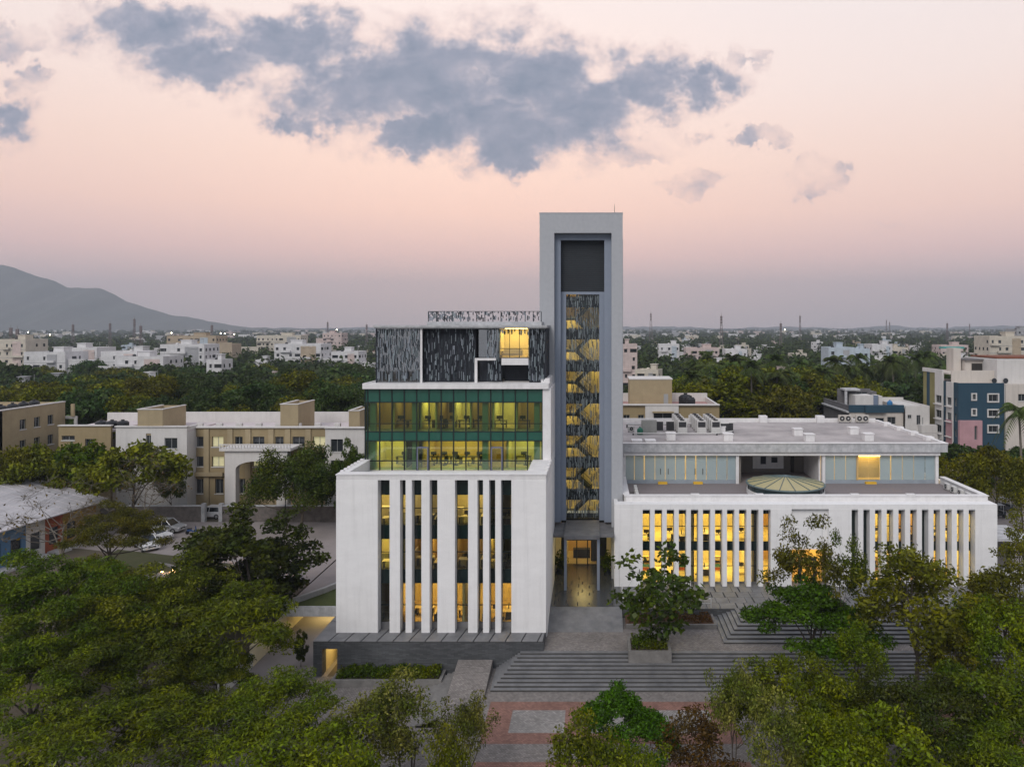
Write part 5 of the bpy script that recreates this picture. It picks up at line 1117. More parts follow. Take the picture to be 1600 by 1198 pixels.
def build_houses():
    Y = 150; X = lambda p: WX(p, Y); Z = lambda p: WZ(p, Y)
    T = Thing('grey_house', 'raw grey and cream house with navy band just past the flat roof', 'house', (X(1380), 156, ZR))
    cx = lambda c: 1270 + c / 4.848; cz = lambda c: 480 + c / 4.848
    x0, x1, zt = X(cx(278)), X(cx(685)), Z(cz(740))
    wall_open(T, cremp, 'Y', Y, x0, x1, ZR, Z(cz(795)), [(X(cx(a)), X(cx(c)), Z(cz(885)), Z(cz(b_))) for a, c, b_ in ((305, 362, 832), (408, 540, 838), (565, 628, 830))] + [(X(cx(320)), X(cx(370)), 4, 6), (X(cx(565)), X(cx(628)), 4, 6)], .35)
    T.box('navy_band', navyp, x0 - .1, x1 + .1, Y - .25, Y + .3, Z(cz(795)), zt); T.box('bay', navyp, X(cx(388)), X(cx(545)), Y - .9, Y - .26, Z(cz(795)), zt - .1)
    wall_open(T, concr, 'X', x0 + .001, Y + .35, Y + 17, ZR, zt - .2, [(Y + 13, Y + 14.2, 8.6, 10.0), (Y + 6, Y + 7.5, 5, 6.5)], .35); T.box('roof_deck', concr, x0 + .4, x1, Y + .31, Y + 17, zt - 1.1, zt - .8); T.box('ledge', fascia, x0 - .5, x0, Y, Y + 17, zt - 1.6, zt - 1.3); T.box('side_wall', cremp, x1 - .3, x1, Y + .36, Y + 17, ZR, zt - .2)
    # roof rooms
    wall_open(T, concr, 'Y', Y + 9, x0 + .5, x0 + 7.6, zt - .8, WZ(607, Y + 9), [(x0 + 4.6, x0 + 7.0, zt - .3 + .8, WZ(612, Y + 9))], .25, sill=False)
    T.box('roof_room', offw, X(cx(375)), X(cx(515)), Y + 4, Y + 8, zt - .8, WZ(cz(668), Y + 4)); T.box('roof_room_door', mat('blue_grey_door', (.16, .2, .27), .7), X(cx(516)), X(cx(556)), Y + 4.3, Y + 4.4, zt - .8, WZ(cz(668), Y + 4)); T.box('roof_room', offw, X(cx(557)), X(cx(585)), Y + 4, Y + 8, zt - .8, WZ(cz(672), Y + 4)); T.box('roof_room', concr, X(cx(400)), X(cx(615)), Y + 9.3, Y + 14, zt - .8, WZ(cz(640), Y + 9)); T.box('roof_slab', fascia, X(cx(318)), X(cx(440)), Y + 6, Y + 9, WZ(cz(632), Y + 6), WZ(cz(618), Y + 6)); T.box('roof_post', fascia, X(cx(322)), X(cx(340)), Y + 6.2, Y + 6.6, zt - .8, WZ(cz(632), Y + 6))
    tank('blue roof tank on the grey and cream house', X(cx(628)), Y + 3, zt - .8, .55, 1.4, mat('blue_tank', (.03, .16, .36), .5), None)
    # white wing
    V = Thing('white_house', 'small white house with corner balcony next to the grey house', 'house', (X(1433), 152, ZR)); a0, a1 = X(cx(687)), X(cx(868))
    wall_open(V, offw, 'Y', Y - 1, a0, a1, ZR, Z(cz(742)), [(X(cx(703)), X(cx(732)), Z(cz(838)), Z(cz(810))), (X(cx(770)), X(cx(800)), Z(cz(885)), Z(cz(812))), (X(cx(812)), X(cx(820)), Z(cz(885)), Z(cz(830)))], .3); V.box('roof', offw, a0, a1 + .001, Y - .7, Y + 12, Z(cz(742)) - .6, Z(cz(742)) - .3); V.box('side_wall', offw, a1 - .3, a1 - .001, Y - .7, Y + 12, ZR, Z(cz(742))); V.box('balcony', offw, X(cx(780)), X(cx(900)), Y - 2.6, Y - 1.01, Z(cz(938)), Z(cz(880))); V.box('balcony_base', offw, X(cx(780)), X(cx(905)), Y - 2.7, Y - 1.01, ZR, Z(cz(940))); V.box('rear_parapet', offw, a0, a1, Y + 11.7, Y + 12, ZR, Z(cz(742)) + .5)
    # apartment block
    Y = 140; X = lambda p: WX(p, Y); Z = lambda p: WZ(p, Y)
    A = Thing('apartment_block', 'navy, pink and white apartment block with framed windows at the picture edge', 'apartment block', (X(1550), 148, ZR))
    xa, xb, zt = X(cx(1103)), X(cx(1450)), Z(cz(574)); zpk = Z(cz(855))
    small = [(X(cx(1207)), X(cx(1232)), Z(cz(b_)), Z(cz(a_))) for a_, b_ in ((658, 698), (774, 814))]; big = [(X(cx(1328)), X(cx(1400)), Z(cz(b_)), Z(cz(a_))) for a_, b_ in ((660, 712), (778, 826), (896, 944))]
    wall_open(A, navyp, 'Y', Y, xa, xb, ZR, zt, small + big, .35, sill=False)
    for o in small + big: surround(A, *o, Y)
    xp = X(cx(1270)); wall_open(A, pinkp, 'Y', Y - .7, xa - .1, xp, ZR, zpk, [(X(cx(1210)), X(cx(1232)), Z(cz(1000)), Z(cz(895)))], .69, sill=False)
    # flank facing the low hall: bands of white, navy, olive
    S = lambda p, z: None
    yb = Y + 15; bands = [(Y + .35, Y + 1.9, navyp), (Y + 1.9, Y + 4.4, offw), (Y + 4.4, Y + 6.0, navyp), (Y + 6.0, Y + 9.2, offw), (Y + 9.2, Y + 12.0, olivep), (Y + 12.0, Y + 13.4, navyp), (Y + 13.4, yb, olivep)]
    for (y0, y1, m) in bands:
        ops = []
        if y1 - y0 > 1.5 and m is not olivep: ops = [(y0 + .35, y1 - .35, ZR + 1 + 2.93 * k, ZR + 2.5 + 2.93 * k) for k in range(5)]
        t = zt if y0 < Y + 6 else zt + 1.4
        wall_open(A, m if m is not navyp or y0 > Y + 2 else navyp, 'X', xa - (.0 if m is not offw else .25), y0, y1, ZR, t, ops, .35, sill=False)
        for o in ops:
            if m is offw: A.box('ledge', offw, xa - .7, xa - .26, o[0] - .2, o[1] + .2, o[2] - .35, o[2] - .2)
    A.box('pink_flank', pinkp, xa - .31, xa - .26, Y + 1.9, Y + 4.4, ZR, zpk - .3)
    A.box('roof_deck', cremp, xa + .36, xb + 12, Y + .36, yb, zt - .6, zt - .3)
    T2 = WZ(cz(478), Y + 4); A.box('upper_wall', cremp, xa + .4, X(cx(1455)), Y + 3.5, Y + 3.8, zt - .3, T2); A.box('upper_wall', offw, xa - .2, xa + .1, Y + 6.1, yb, zt + 1.41, T2); A.box('upper_roof', cremp, xa + .11, X(cx(1455)), Y + 3.81, yb, T2 - .8, T2 - .5); A.box('upper_room', offw, xb, xb + 14, Y + 2.5, yb, zt - .3, T2 + 2.2); A.box('roof_cabin', cremp, X(cx(1240)), X(cx(1300)), Y + 9, Y + 12, T2 - .5, WZ(cz(310), Y + 9)); A.box('roof_cabin', cremp, X(cx(1310)), X(cx(1450)), Y + 8, Y + 12, T2 - .5, WZ(cz(400), Y + 8)); A.box('cabin_shade_panel', dkfurn, X(cx(1365)), X(cx(1450)), Y + 7.9, Y + 7.99, T2 - .3, WZ(cz(425), Y + 8)); A.box('cabin_roof', concr, X(cx(1300)), X(cx(1520)), Y + 7.4, Y + 12.5, WZ(cz(400), Y + 8), WZ(cz(392), Y + 8)); A.box('tile_roof', mat('rust_tile_roof', (.2, .075, .045), .9, .5, 2), X(cx(1500)), xb + 16, Y + 5, yb, T2 + 2.3, T2 + 2.6)  # dark sheet on the cabin front stands for the shade of an opening
    A.box('teal_awning', mat('teal_sheet', (.05, .3, .28), .6), X(cx(1235)), X(cx(1400)), Y + 12.6, Y + 15, WZ(cz(312), Y + 13), WZ(cz(300), Y + 13))
    wall_open(A, cremp, 'Y', Y - .5, xb, xb + 14, ZR, zt - .2, [(X(cx(1545)), X(cx(1600)), Z(cz(708)), Z(cz(655))), (X(cx(1545)), X(cx(1600)), Z(cz(830)), Z(cz(780)))], .35)
    for px_, nm in ((cx(1420), 'dark'), (cx(1508), 'rusty')):
        D = Thing('satellite_dish', '%s satellite dish on the upper wall of the apartment block' % nm, 'satellite dish', (X(px_), Y + 2.3, zt + .3)); b = MB(); b.lathe(charcoal, [(.5, 0), (.35, .1), (.05, .16)], (0, 0, 0), 16); b.v = [(D.base.x + x_, D.base.y - .2 + z_, D.base.z + y_) for x_, y_, z_ in b.v]; D.mb('dish', b); b = MB(); b.tube(frame, (D.base.x, D.base.y, D.base.z), (D.base.x, D.base.y, zt - .3), .04); b.tube(frame, (D.base.x, D.base.y - .02, D.base.z), (D.base.x, D.base.y + 1.2, D.base.z), .03); D.mb('mount', b)
build_houses()
# ------------------------------------------------------------------ plants
bark = mat('grey_brown_bark', (.085, .07, .055), .95, .6, 3, (.05, .042, .034), bump=.5, bscale=8); barkl = mat('pale_bark', (.17, .15, .125), .95, .6, 2, (.10, .088, .07), bump=.4, bscale=6)
LM = {
    'deep': leafmat('leaf_deep_green', (.046, .068, .018), young_lit=(.085, .10, .022)),
    'dark': leafmat('leaf_dark_green', (.060, .090, .017)), 'olive': leafmat('leaf_olive', (.098, .106, .024), young_lit=(.165, .158, .034)),
    'bright': leafmat('leaf_bright_green', (.05, .105, .016), young_lit=(.078, .145, .022)), 'lime': leafmat('leaf_lime', (.11, .135, .02), young_lit=(.16, .16, .028)),
    'feather': leafmat('leaf_feathery_green', (.078, .102, .021), young_lit=(.17, .185, .035)), 'gloss': leafmat('leaf_glossy', (.10, .125, .032), young_lit=(.27, .26, .09)),
    'red': leafmat('leaf_rusty', (.10, .075, .03), young_lit=(.11, .065, .022)), 'palm': leafmat('leaf_palm', (.06, .085, .03), young_lit=(.09, .11, .04)), 'far': leafmat('leaf_far_green', (.042, .068, .026), young_lit=(.07, .09, .03))}
def np_mesh(name, v, quads, m, smooth=False):
    me = bpy.data.meshes.new(name); v = np.asarray(v, dtype=np.float32); q = np.asarray(quads, dtype=np.int32); n = len(q)
    me.vertices.add(len(v)); me.vertices.foreach_set('co', v.ravel()); me.loops.add(n * 4); me.loops.foreach_set('vertex_index', q.ravel())
    me.polygons.add(n); me.polygons.foreach_set('loop_start', np.arange(0, n * 4, 4, dtype=np.int32)); me.polygons.foreach_set('loop_total', np.full(n, 4, dtype=np.int32))
    if smooth: me.polygons.foreach_set('use_smooth', np.ones(n, dtype=bool))
    me.materials.append(m); me.update(calc_edges=True); return me
def norm(a): return a / np.maximum(np.linalg.norm(a, axis=-1, keepdims=True), 1e-6)
def leaf_quads(rng, pos, nrm, length, width, droop=.2, jit=.35):
    n = len(pos); ax = norm(np.cross(nrm, rng.normal(size=(n, 3)))); ax[:, 2] -= droop; ax = norm(ax); sd = norm(np.cross(nrm, ax))
    L_ = (length * (1 + jit * rng.uniform(-1, 1, n)))[:, None]; W_ = (width * (1 + jit * rng.uniform(-1, 1, n)))[:, None]
    a = pos - ax * L_ * .5; b = pos + sd * W_ * .5 - ax * L_ * .05; c = pos + ax * L_ * .5; d = pos - sd * W_ * .5 - ax * L_ * .05
    v = np.stack([a, b, c, d], 1).reshape(-1, 3); return v, np.arange(n * 4).reshape(-1, 4)
class Tubes:
    def __init__(s): s.v, s.q, s.n = [], [], 0
    def path(s, pts, rad, k=6):
        pts = np.asarray(pts, float); m = len(pts); t = norm(np.gradient(pts, axis=0)); ref = np.array([.31, .17, .93]) if abs(t[0, 2]) < .9 else np.array([1., .2, 0])
        a = norm(np.cross(t, ref)); b = np.cross(t, a); th = np.arange(k) * 2 * np.pi / k
        ring = pts[:, None] + (a[:, None] * np.cos(th)[None, :, None] + b[:, None] * np.sin(th)[None, :, None]) * np.asarray(rad)[:, None, None]
        s.v.append(ring.reshape(-1, 3)); i = np.arange(m - 1)[:, None] * k; j = np.arange(k)[None]; j2 = (j + 1) % k
        s.q.append((np.stack([i + j, i + j2, i + k + j2, i + k + j], -1) + s.n).reshape(-1, 4)); s.n += m * k
    def mesh(s, name, m): return np_mesh(name, np.concatenate(s.v), np.concatenate(s.q), m, True)

TREES = {}
def make_tree(key, seed, H=10., R=4., fork=.35, nclump=40, nleaf=12000, leaf=(.3, .13), cr=1.3, flat=.6, lm='dark', trunk=.22, lean=.3, up=.5, bk=None, shell=.55, zflat=1.0, twigs=3, bottom=-.35, droop=.2, k=6, stems=1, limbs=7):
    """Trunk and limbs reaching to leaf clumps spread through an uneven crown; returns shared meshes."""
    rng = np.random.default_rng(seed); tb = Tubes(); zc = H * (fork + (1 - fork) * .48); rz = (H - zc) * .92 * zflat; lv = []
    cl = []
    while len(cl) < nclump:
        d = norm(rng.normal(size=3)); 
        if d[2] < bottom: continue
        r = shell + (1 - shell) * rng.uniform() ** .7; lump = 1 + .18 * math.sin(3.1 * math.atan2(d[1], d[0]) + seed) + .12 * math.sin(5.3 * d[2] + 2 * seed); cl.append(np.array([d[0] * R * r * lump, d[1] * R * r * lump, zc + d[2] * rz * r * lump]))
    cl = np.array(cl); trunks = []
    for sidx in range(stems):
        ang = rng.uniform(0, 6.28); off = np.array([math.cos(ang), math.sin(ang), 0]) * (0 if stems == 1 else .5)
        top = np.array([rng.normal() * lean, rng.normal() * lean, H * (fork + .28)]) + off * 1.6; n = 7; t = np.linspace(0, 1, n)[:, None]
        pts = (1 - t) * off + t * top + np.sin(t * 3.0) * rng.normal(size=3) * np.array([.12, .12, 0]) * lean * 2; rad = trunk * (1 - .65 * t[:, 0]) * (1 if stems == 1 else .75); rad[0] *= 1.35; tb.path(pts, rad, 8); trunks.append((pts, rad))
    # main limbs towards groups of clumps
    seeds = cl[rng.choice(len(cl), min(limbs, len(cl)), replace=False)]; limbpts = []
    for i, s_ in enumerate(seeds):
        pts, rad = trunks[i % stems]; q = int(rng.integers(max(2, int(len(pts) * .5)), len(pts))); p0 = pts[q]; t = np.linspace(0, 1, 6)[:, None]; mid = (p0 + s_) / 2 + np.array([0, 0, -.06 * H]) + rng.normal(size=3) * .12 * R
        pp = (1 - t) ** 2 * p0 + 2 * t * (1 - t) * mid + t * t * s_; tb.path(pp, rad[q] * .72 * (1 - .8 * t[:, 0]), 5); limbpts += [(x, rad[q] * .72 * (1 - .8 * u)) for x, u in zip(pp[1:], t[1:, 0])]
    LP = np.array([x for x, _ in limbpts]); LR = np.array([r for _, r in limbpts])
    for c in cl:
        dd = np.linalg.norm(LP - c, axis=1) + .6 * np.maximum(0, LP[:, 2] - c[2]); j = int(np.argmin(dd)); p0 = LP[j]; t = np.linspace(0, 1, 4)[:, None]; mid = (p0 + c) / 2 + rng.normal(size=3) * .15 * cr; pp = (1 - t) ** 2 * p0 + 2 * t * (1 - t) * mid + t * t * c
        r0 = min(LR[j] * .7, .06 + trunk * .15); tb.path(pp, np.maximum(r0 * (1 - .85 * t[:, 0]), .008), 4)
        for _ in range(twigs):
            e = c + norm(rng.normal(size=3) + np.array([0, 0, .25])) * cr * rng.uniform(.6, 1.05) * np.array([1, 1, flat]); tb.path(np.stack([c, (c + e) / 2 + rng.normal(size=3) * .08 * cr, e]), [max(r0 * .22, .012), max(r0 * .16, .01), .006], 3)
    w = rng.uniform(.5, 1.5, len(cl)); cnt = np.maximum((nleaf * w / w.sum()).astype(int), 1); idx = np.repeat(np.arange(len(cl)), cnt); n = len(idx)
    d = norm(rng.normal(size=(n, 3))); rr = rng.uniform(0, 1, n)[:, None] ** .42; size = (cr * (.65 + .6 * w / 1.5))[idx][:, None]; off = d * rr * size; off[:, 2] *= flat; off[:, 2] -= .12 * (off[:, 0] ** 2 + off[:, 1] ** 2) / cr
    pos = cl[idx] + off; nr = norm(rng.normal(size=(n, 3)) * .75 + d * .5 + np.array([0, 0, up])); v, q = leaf_quads(rng, pos, nr, leaf[0], leaf[1], droop)
    TREES[key] = (tb.mesh(key + '_trunk', bk or bark), np_mesh(key + '_crown', v, q, LM[lm]), H)

make_tree('feather_a', 1, 11, 5.8, .30, 62, 27000, (.28, .095), 1.15, .42, 'feather', .26, .6, .7, twigs=4, shell=.45, limbs=9)
make_tree('feather_b', 2, 11, 6.2, .28, 70, 29000, (.28, .095), 1.15, .40, 'dark', .28, .7, .7, twigs=4, shell=.45, limbs=9)
make_tree('feather_c', 3, 10, 4.8, .32, 46, 10500, (.36, .10), 1.15, .48, 'feather', .2, .8, .5, twigs=6, shell=.4, limbs=9)
make_tree('green_a', 4, 9, 4.4, .28, 54, 17000, (.30, .15), 1.05, .46, 'bright', .2, .4, .6, shell=.5)
make_tree('gloss_a', 5, 7, 2.3, .22, 34, 5200, (.22, .10), .72, .95, 'gloss', .10, .3, .1, stems=3, twigs=6, zflat=1.1)
make_tree('gloss_b', 6, 7, 2.6, .2, 40, 6200, (.22, .10), .75, .9, 'gloss', .10, .3, .1, stems=2, twigs=6)
make_tree('bigleaf', 7, 9.5, 3.2, .13, 54, 1450, (.50, .34), .8, .9, 'deep', .13, .3, .0, barkl, shell=.35, twigs=4, bottom=-1, droop=.6, zflat=1.15)
make_tree('sparse_a', 8, 11, 3.6, .35, 44, 3400, (.30, .15), .8, .8, 'olive', .13, .5, .3, shell=.4, twigs=6, stems=2)
make_tree('sparse_b', 9, 10, 3.6, .3, 46, 5600, (.30, .15), .85, .75, 'olive', .16, .5, .3, shell=.4, twigs=6, bottom=-.6)
make_tree('dense_a', 10, 9, 4.2, .2, 60, 15500, (.28, .13), 1.0, .62, 'dark', .2, .4, .4, shell=.5, twigs=4)
make_tree('dense_b', 11, 9, 4.6, .2, 64, 15500, (.28, .13), .98, .6, 'olive', .2, .4, .5, shell=.5, twigs=4)
make_tree('lime_a', 12, 6, 2.8, .2, 36, 8000, (.24, .12), .8, .66, 'lime', .12, .3, .4, twigs=5)
make_tree('leafy_a', 13, 12, 5.0, .10, 96, 17000, (.42, .24), 1.05, .6, 'deep', .22, .5, .4, twigs=4, shell=.4, bottom=-.9, zflat=1.08)
make_tree('round_a', 24, 9, 4.4, .1, 84, 24000, (.28, .13), 1.05, .8, 'deep', .2, .4, .3, shell=.5, twigs=3, droop=.5)
make_tree('rust_a', 14, 6, 2.6, .2, 34, 3600, (.28, .12), .85, .7, 'red', .10, .4, .2, twigs=6)
make_tree('mid_a', 15, 12, 5.2, .25, 44, 7000, (.62, .34), 1.6, .6, 'far', .25, .5, .5); make_tree('mid_b', 16, 12, 4.6, .28, 40, 6500, (.62, .34), 1.5, .6, 'olive', .25, .5, .5); make_tree('mid_c', 17, 12, 5.4, .22, 48, 7500, (.6, .34), 1.6, .55, 'lime', .25, .5, .6)
make_tree('mid_d', 18, 11, 4.8, .25, 44, 5000, (.5, .26), 1.5, .6, 'red', .22, .5, .4, twigs=4)
make_tree('tall_a', 19, 18, 4.0, .52, 34, 5200, (.55, .28), 1.5, .6, 'far', .2, .5, .5, barkl); make_tree('tall_b', 20, 18, 4.6, .5, 38, 5600, (.55, .28), 1.6, .6, 'olive', .2, .7, .5, barkl)
make_tree('bare', 21, 8, 4.2, .25, 44, 260, (.25, .12), 1.2, .6, 'red', .14, .5, .2, barkl, twigs=9, limbs=10)
make_tree('far_a', 22, 11, 5.6, .15, 26, 1300, (1.15, .8), 1.9, .6, 'far', .3, .3, .5, twigs=0, limbs=4); make_tree('far_b', 23, 13, 5.0, .18, 26, 1300, (1.15, .8), 1.8, .65, 'far', .3, .3, .5, twigs=0, limbs=4)

def make_palm(key, seed, H=12.):
    rng = np.random.default_rng(seed); tb = Tubes(); t = np.linspace(0, 1, 9)[:, None]; bend = rng.normal(size=2) * .8; pts = np.concatenate([bend * t ** 2, t * H], 1); tb.path(pts, .2 * (1 - .45 * t[:, 0]), 7); top = pts[-1]; V, Q, n0 = [], [], 0
    for f in range(22):
        az = f * 2.4 + rng.uniform(-.2, .2); el = rng.uniform(-.5, 1.15); L_ = rng.uniform(2.9, 3.8); s = np.linspace(.05, 1, 16); r = L_ * (s * math.cos(el) * .95 + .0); z = L_ * (s * math.sin(el) - .75 * s ** 2.2 * (1.15 - .4 * el)); p = top + np.stack([np.cos(az) * r, np.sin(az) * r, z], 1); tb.path(p[::5], [.05, .035, .02, .01][:len(p[::5])], 3); side = np.array([-math.sin(az), math.cos(az), 0])
        for sg in (-1, 1):
            ln = (.95 * np.sin(np.pi * (s * .85 + .12)) + .1)[:, None]; tan = norm(np.gradient(p, axis=0)); a = p; tip = p + side * sg * ln * .75 + tan * ln * .45 + np.array([0, 0, -.45]) * ln; wv = tan * .11; v = np.stack([a - wv, a + wv, tip + wv * .15, tip - wv * .15], 1).reshape(-1, 3); V.append(v); Q.append(np.arange(len(v)).reshape(-1, 4) + n0); n0 += len(v)
    TREES[key] = (tb.mesh(key + '_trunk', barkl), np_mesh(key + '_crown', np.concatenate(V), np.concatenate(Q), LM['palm']), H + 1.5)
make_palm('palm_a', 31); make_palm('palm_b', 32, 14.)

TNAME = {'round': 'round_tree', 'feather': 'feathery_tree', 'green': 'green_tree', 'gloss': 'glossy_tree', 'bigleaf': 'large_leaf_tree', 'sparse': 'sparse_tree', 'dense': 'dense_tree', 'lime': 'lime_tree', 'leafy': 'leafy_tree', 'rust': 'rusty_shrub', 'mid': 'broad_tree', 'tall': 'tall_tree', 'bare': 'bare_tree', 'far': 'distant_tree', 'palm': 'palm_tree'}
def plant(key, label, x, y, z0, h, rot=0., sx=1., group=None, cat='tree', leafm=None):
    tm, cm, H0 = TREES[key]; nm = TNAME[key.split('_')[0]]
    o = bpy.data.objects.new(nm, None); COL.objects.link(o); o.location = (x, y, z0); o.rotation_euler = (0, 0, rot); s = h / H0; o.scale = (s * sx, s * sx, s); tag(o, label, 'palm' if 'palm' in key else cat, group)
    link('trunk', tm, o); c = link('crown', cm, o)
    if leafm: c.material_slots[0].link = 'OBJECT'; c.material_slots[0].material = LM[leafm]
    return o
def tree_px(key, label, px, ytop, Y, rot=0., sx=1., z0=None, group=None, leafm=None):
    x = WX(px, Y); z0 = gh(x, Y) if z0 is None else z0; return plant(key, label, x, Y, z0, WZ(ytop, Y) - z0, rot, sx, group, leafm=leafm)

# trees one by one: (kind, label, photo x, crown top, depth, turn, width factor, base level)
FG = [
 ('bigleaf', 'sparse tree with large drooping leaves growing from the square planter on the steps', 1030, 842, 64.5, .4, 1.2, 2.6, None),
 ('sparse_a', 'thin two stemmed tree with small leaves before the lit portal of the low hall', 1268, 812, 62.8, 1.0, .9, ZU, None),
 ('sparse_a', 'thin dark leaved tree just before the dark slots of the low hall', 1322, 832, 62.2, 3.3, .6, ZU, 'dark'),
 ('green_a', 'bright green dense tree spreading over the podium steps', 1265, 912, 60.5, .7, 1.15, ZB, None),
 ('sparse_b', 'olive yellow tree with open branches before the far wing of the low hall', 1432, 856, 57.5, 2.1, 1.15, ZB, None),
 ('sparse_b', 'olive tree at the picture edge beside the end ramp of the low hall', 1588, 872, 60, 4.0, 1.05, ZB, None),
 ('dense_b', 'dense olive green tree under the end ramp, second from the picture edge', 1560, 935, 55, 1.2, .85, ZB, 'feather'),
 ('dense_a', 'dark dense tree filling the lower corner opposite the feathery grove', 1555, 1036, 47, 2.5, 1.15, ZB, None),
 ('dense_b', 'dark olive dense tree in front of the bright green tree', 1250, 1028, 49, 1.9, 1.0, ZB, 'feather'),
 ('dense_a', 'dense green tree between the lime bush and the dark olive tree', 1375, 1045, 50, .3, .9, ZB, 'deep'),
 ('dense_b', 'dense tree at the bottom edge between the lime bush and the corner tree', 1462, 1062, 46, 3.6, .95, ZB, 'deep'),
 ('dense_a', 'low dense tree at the bottom edge below the dark olive dense tree', 1300, 1100, 44, 2.2, .8, ZB, 'feather'),
 ('feather_c', 'feathery tree at the bottom corner below the corner tree', 1530, 1120, 43, .8, 1.0, ZB, None),
 ('sparse_b', 'open green tree over the wide steps beside the olive yellow tree', 1345, 965, 56, 4.6, .9, ZB, 'feather'),
 ('sparse_b', 'open olive tree over the far end of the wide steps', 1492, 975, 54, 1.6, .95, ZB, None),
 ('lime_a', 'yellow green bushy tree at the bottom edge among the dark dense trees', 1372, 1118, 43, .2, 1.1, ZB, None),
 ('gloss_b', 'slim glossy tree at the open plaza side of the dark dense trees', 1150, 1030, 48, .4, .62, ZB, None),
 ('gloss_a', 'small glossy tree at the bottom edge under the slim glossy tree', 1205, 1100, 43.5, 2.2, .8, ZB, None),
 ('rust_a', 'rusty brown sparse shrub tree between the round green tree and the slim glossy tree', 1082, 1120, 46, 1.4, 1.0, ZB, None),
 ('green_a', 'round bright green tree on the plaza in front of the red paving', 962, 1080, 47, .2, 1.0, ZB, None),
 ('gloss_a', 'low yellowish glossy tree before the round bright green tree', 915, 1128, 43, 1.1, 1.05, ZB, 'lime'),
 ('gloss_b', 'low glossy bush tree at the bottom edge below the round bright green tree', 985, 1150, 41.5, 4.4, .9, ZB, 'lime'),
 ('gloss_a', 'upright glossy tree with pale tips nearest the stone plinth', 632, 1064, 48, .9, 1.0, ZB - .7, None),
 ('gloss_b', 'wide glossy tree beside the tallest pale tipped tree', 575, 1082, 47, 2.9, .9, 0, None),
 ('gloss_b', 'slender glossy tree standing alone at the foot of the side steps', 725, 1082, 47.5, .2, .72, 0, None),
 ('gloss_a', 'low glossy bush at the bottom edge below the slender lone tree', 690, 1162, 41, 3.2, .7, 0, 'lime'),
 ('gloss_b', 'low yellow green bush at the bottom edge below the wide glossy tree', 500, 1130, 42, 5.0, 1.2, 0, 'lime'),
 ('feather_c', 'thin feathery tree with open crown between the grove and the glossy trees', 425, 1040, 50, .3, 1.1, 0, None),
 ('feather_c', 'pale feathery tree with long sprays in front of the dark leafy tree', 345, 915, 57, 2.2, 1.1, 0, None),
 ('feather_a', 'broad green feathery tree in the middle of the grove', 228, 874, 60, 1.0, 1.05, 0, None),
 ('feather_b', 'dark feathery tree at the top of the grove by the picture edge', 60, 862, 63, .2, 1.15, 0, None),
 ('feather_a', 'fresh green feathery tree at the picture edge in the lower grove', 60, 990, 51, 3.0, 1.15, 0, None),
 ('feather_b', 'shadowy feathery tree in the heart of the lower grove', 235, 985, 53, 4.2, 1.15, 0, None),
 ('feather_b', 'broad dark feathery tree between the two green ones at the picture edge', 120, 908, 57, 2.6, 1.05, 0, None),
 ('feather_a', 'feathery tree filling the gap below the pale feathery tree', 330, 1005, 54, 5.4, .85, 0, None),
 ('feather_c', 'sparse feathery tree at the bottom edge of the grove', 285, 1082, 46, 5.0, 1.3, 0, None),
 ('feather_c', 'thin feathery tree at the bottom corner of the grove', 120, 1095, 45, 1.0, 1.4, 0, None),
 ('feather_c', 'thin feathery tree at the bottom edge below the open crowned one', 400, 1110, 44, 3.0, 1.2, 0, None),
 ('leafy_a', 'tall dark leafy tree beside the drive, crown over the car park', 388, 800, 73, .5, 1.22, 0, None),
 ('leafy_a', 'dark leafy tree hanging over the lit drive beside the office block', 470, 985, 66, 2.5, .45, 0, None),
 ('feather_a', 'rounded olive feathery tree before the painted shed', 178, 782, 79, 2.0, .9, None, 'olive'),
 ('feather_a', 'rounded feathery tree on the lawn between the grove and the car park', 150, 862, 70, 4.0, .8, None, 'olive'),
 ('bare', 'bare branched tree before the pale shed roof', 95, 745, 80, .4, 1.0, None, None),
 ('bare', 'leafless pale tree in front of the white bay of the beige building', 225, 705, 95, 2.4, .8, None, None),
 ('mid_b', 'golden olive tree in front of the white bay of the beige building', 207, 684, 99, .5, 1.0, None, None),
 ('mid_a', 'dark tree between the edge wing and the golden olive tree', 125, 688, 103, 1.5, .75, None, 'dark'),
 ('mid_b', 'grey olive tree under the flank windows of the edge wing', 66, 686, 101, 2.5, .8, None, 'olive'),
 ('mid_d', 'yellowish leaved tree at the picture edge before the edge wing', 14, 692, 100, .9, .8, None, 'olive'),
 ('mid_a', 'small dark conifer like tree beside the porch of the beige building', 268, 735, 106, 3.5, .55, None, 'dark'),
 ('round_a', 'round drooping dark tree before the arched porch', 470, 700, 101, .5, 1.05, None, None),
 ('leafy_a', 'narrow dark tree tucked behind the white flank of the office block', 548, 692, 100, 1.5, .42, None, None),
 ('mid_d', 'olive tree behind the end of the low hall, nearest its roof corner', 1500, 702, 98, .5, .7, None, 'olive'),
 ('mid_b', 'spreading olive tree between the low hall and the apartment block', 1555, 690, 104, 1.7, .75, None, None),
 ('mid_d', 'grey olive tree below the apartment block at the picture edge', 1598, 712, 98, 3.1, .65, None, 'olive'),
 ('mid_a', 'dark low tree behind the golf buggy', 1530, 735, 112, 4.0, .6, None, 'dark'),
 ('palm_a', 'coconut palm rising before the cream end of the apartment block', 1597, 622, 112, .3, .95, None, None),
 ('sparse_a', 'nearly bare tree at the picture edge by the end porch', 1603, 800, 68, 2.0, .8, ZP, None),
]
for (k_, lab, px_, yt, Y, rot, sx, z0, lm_) in FG: tree_px(k_, lab, px_, yt, Y, rot, sx, z0, None, lm_)

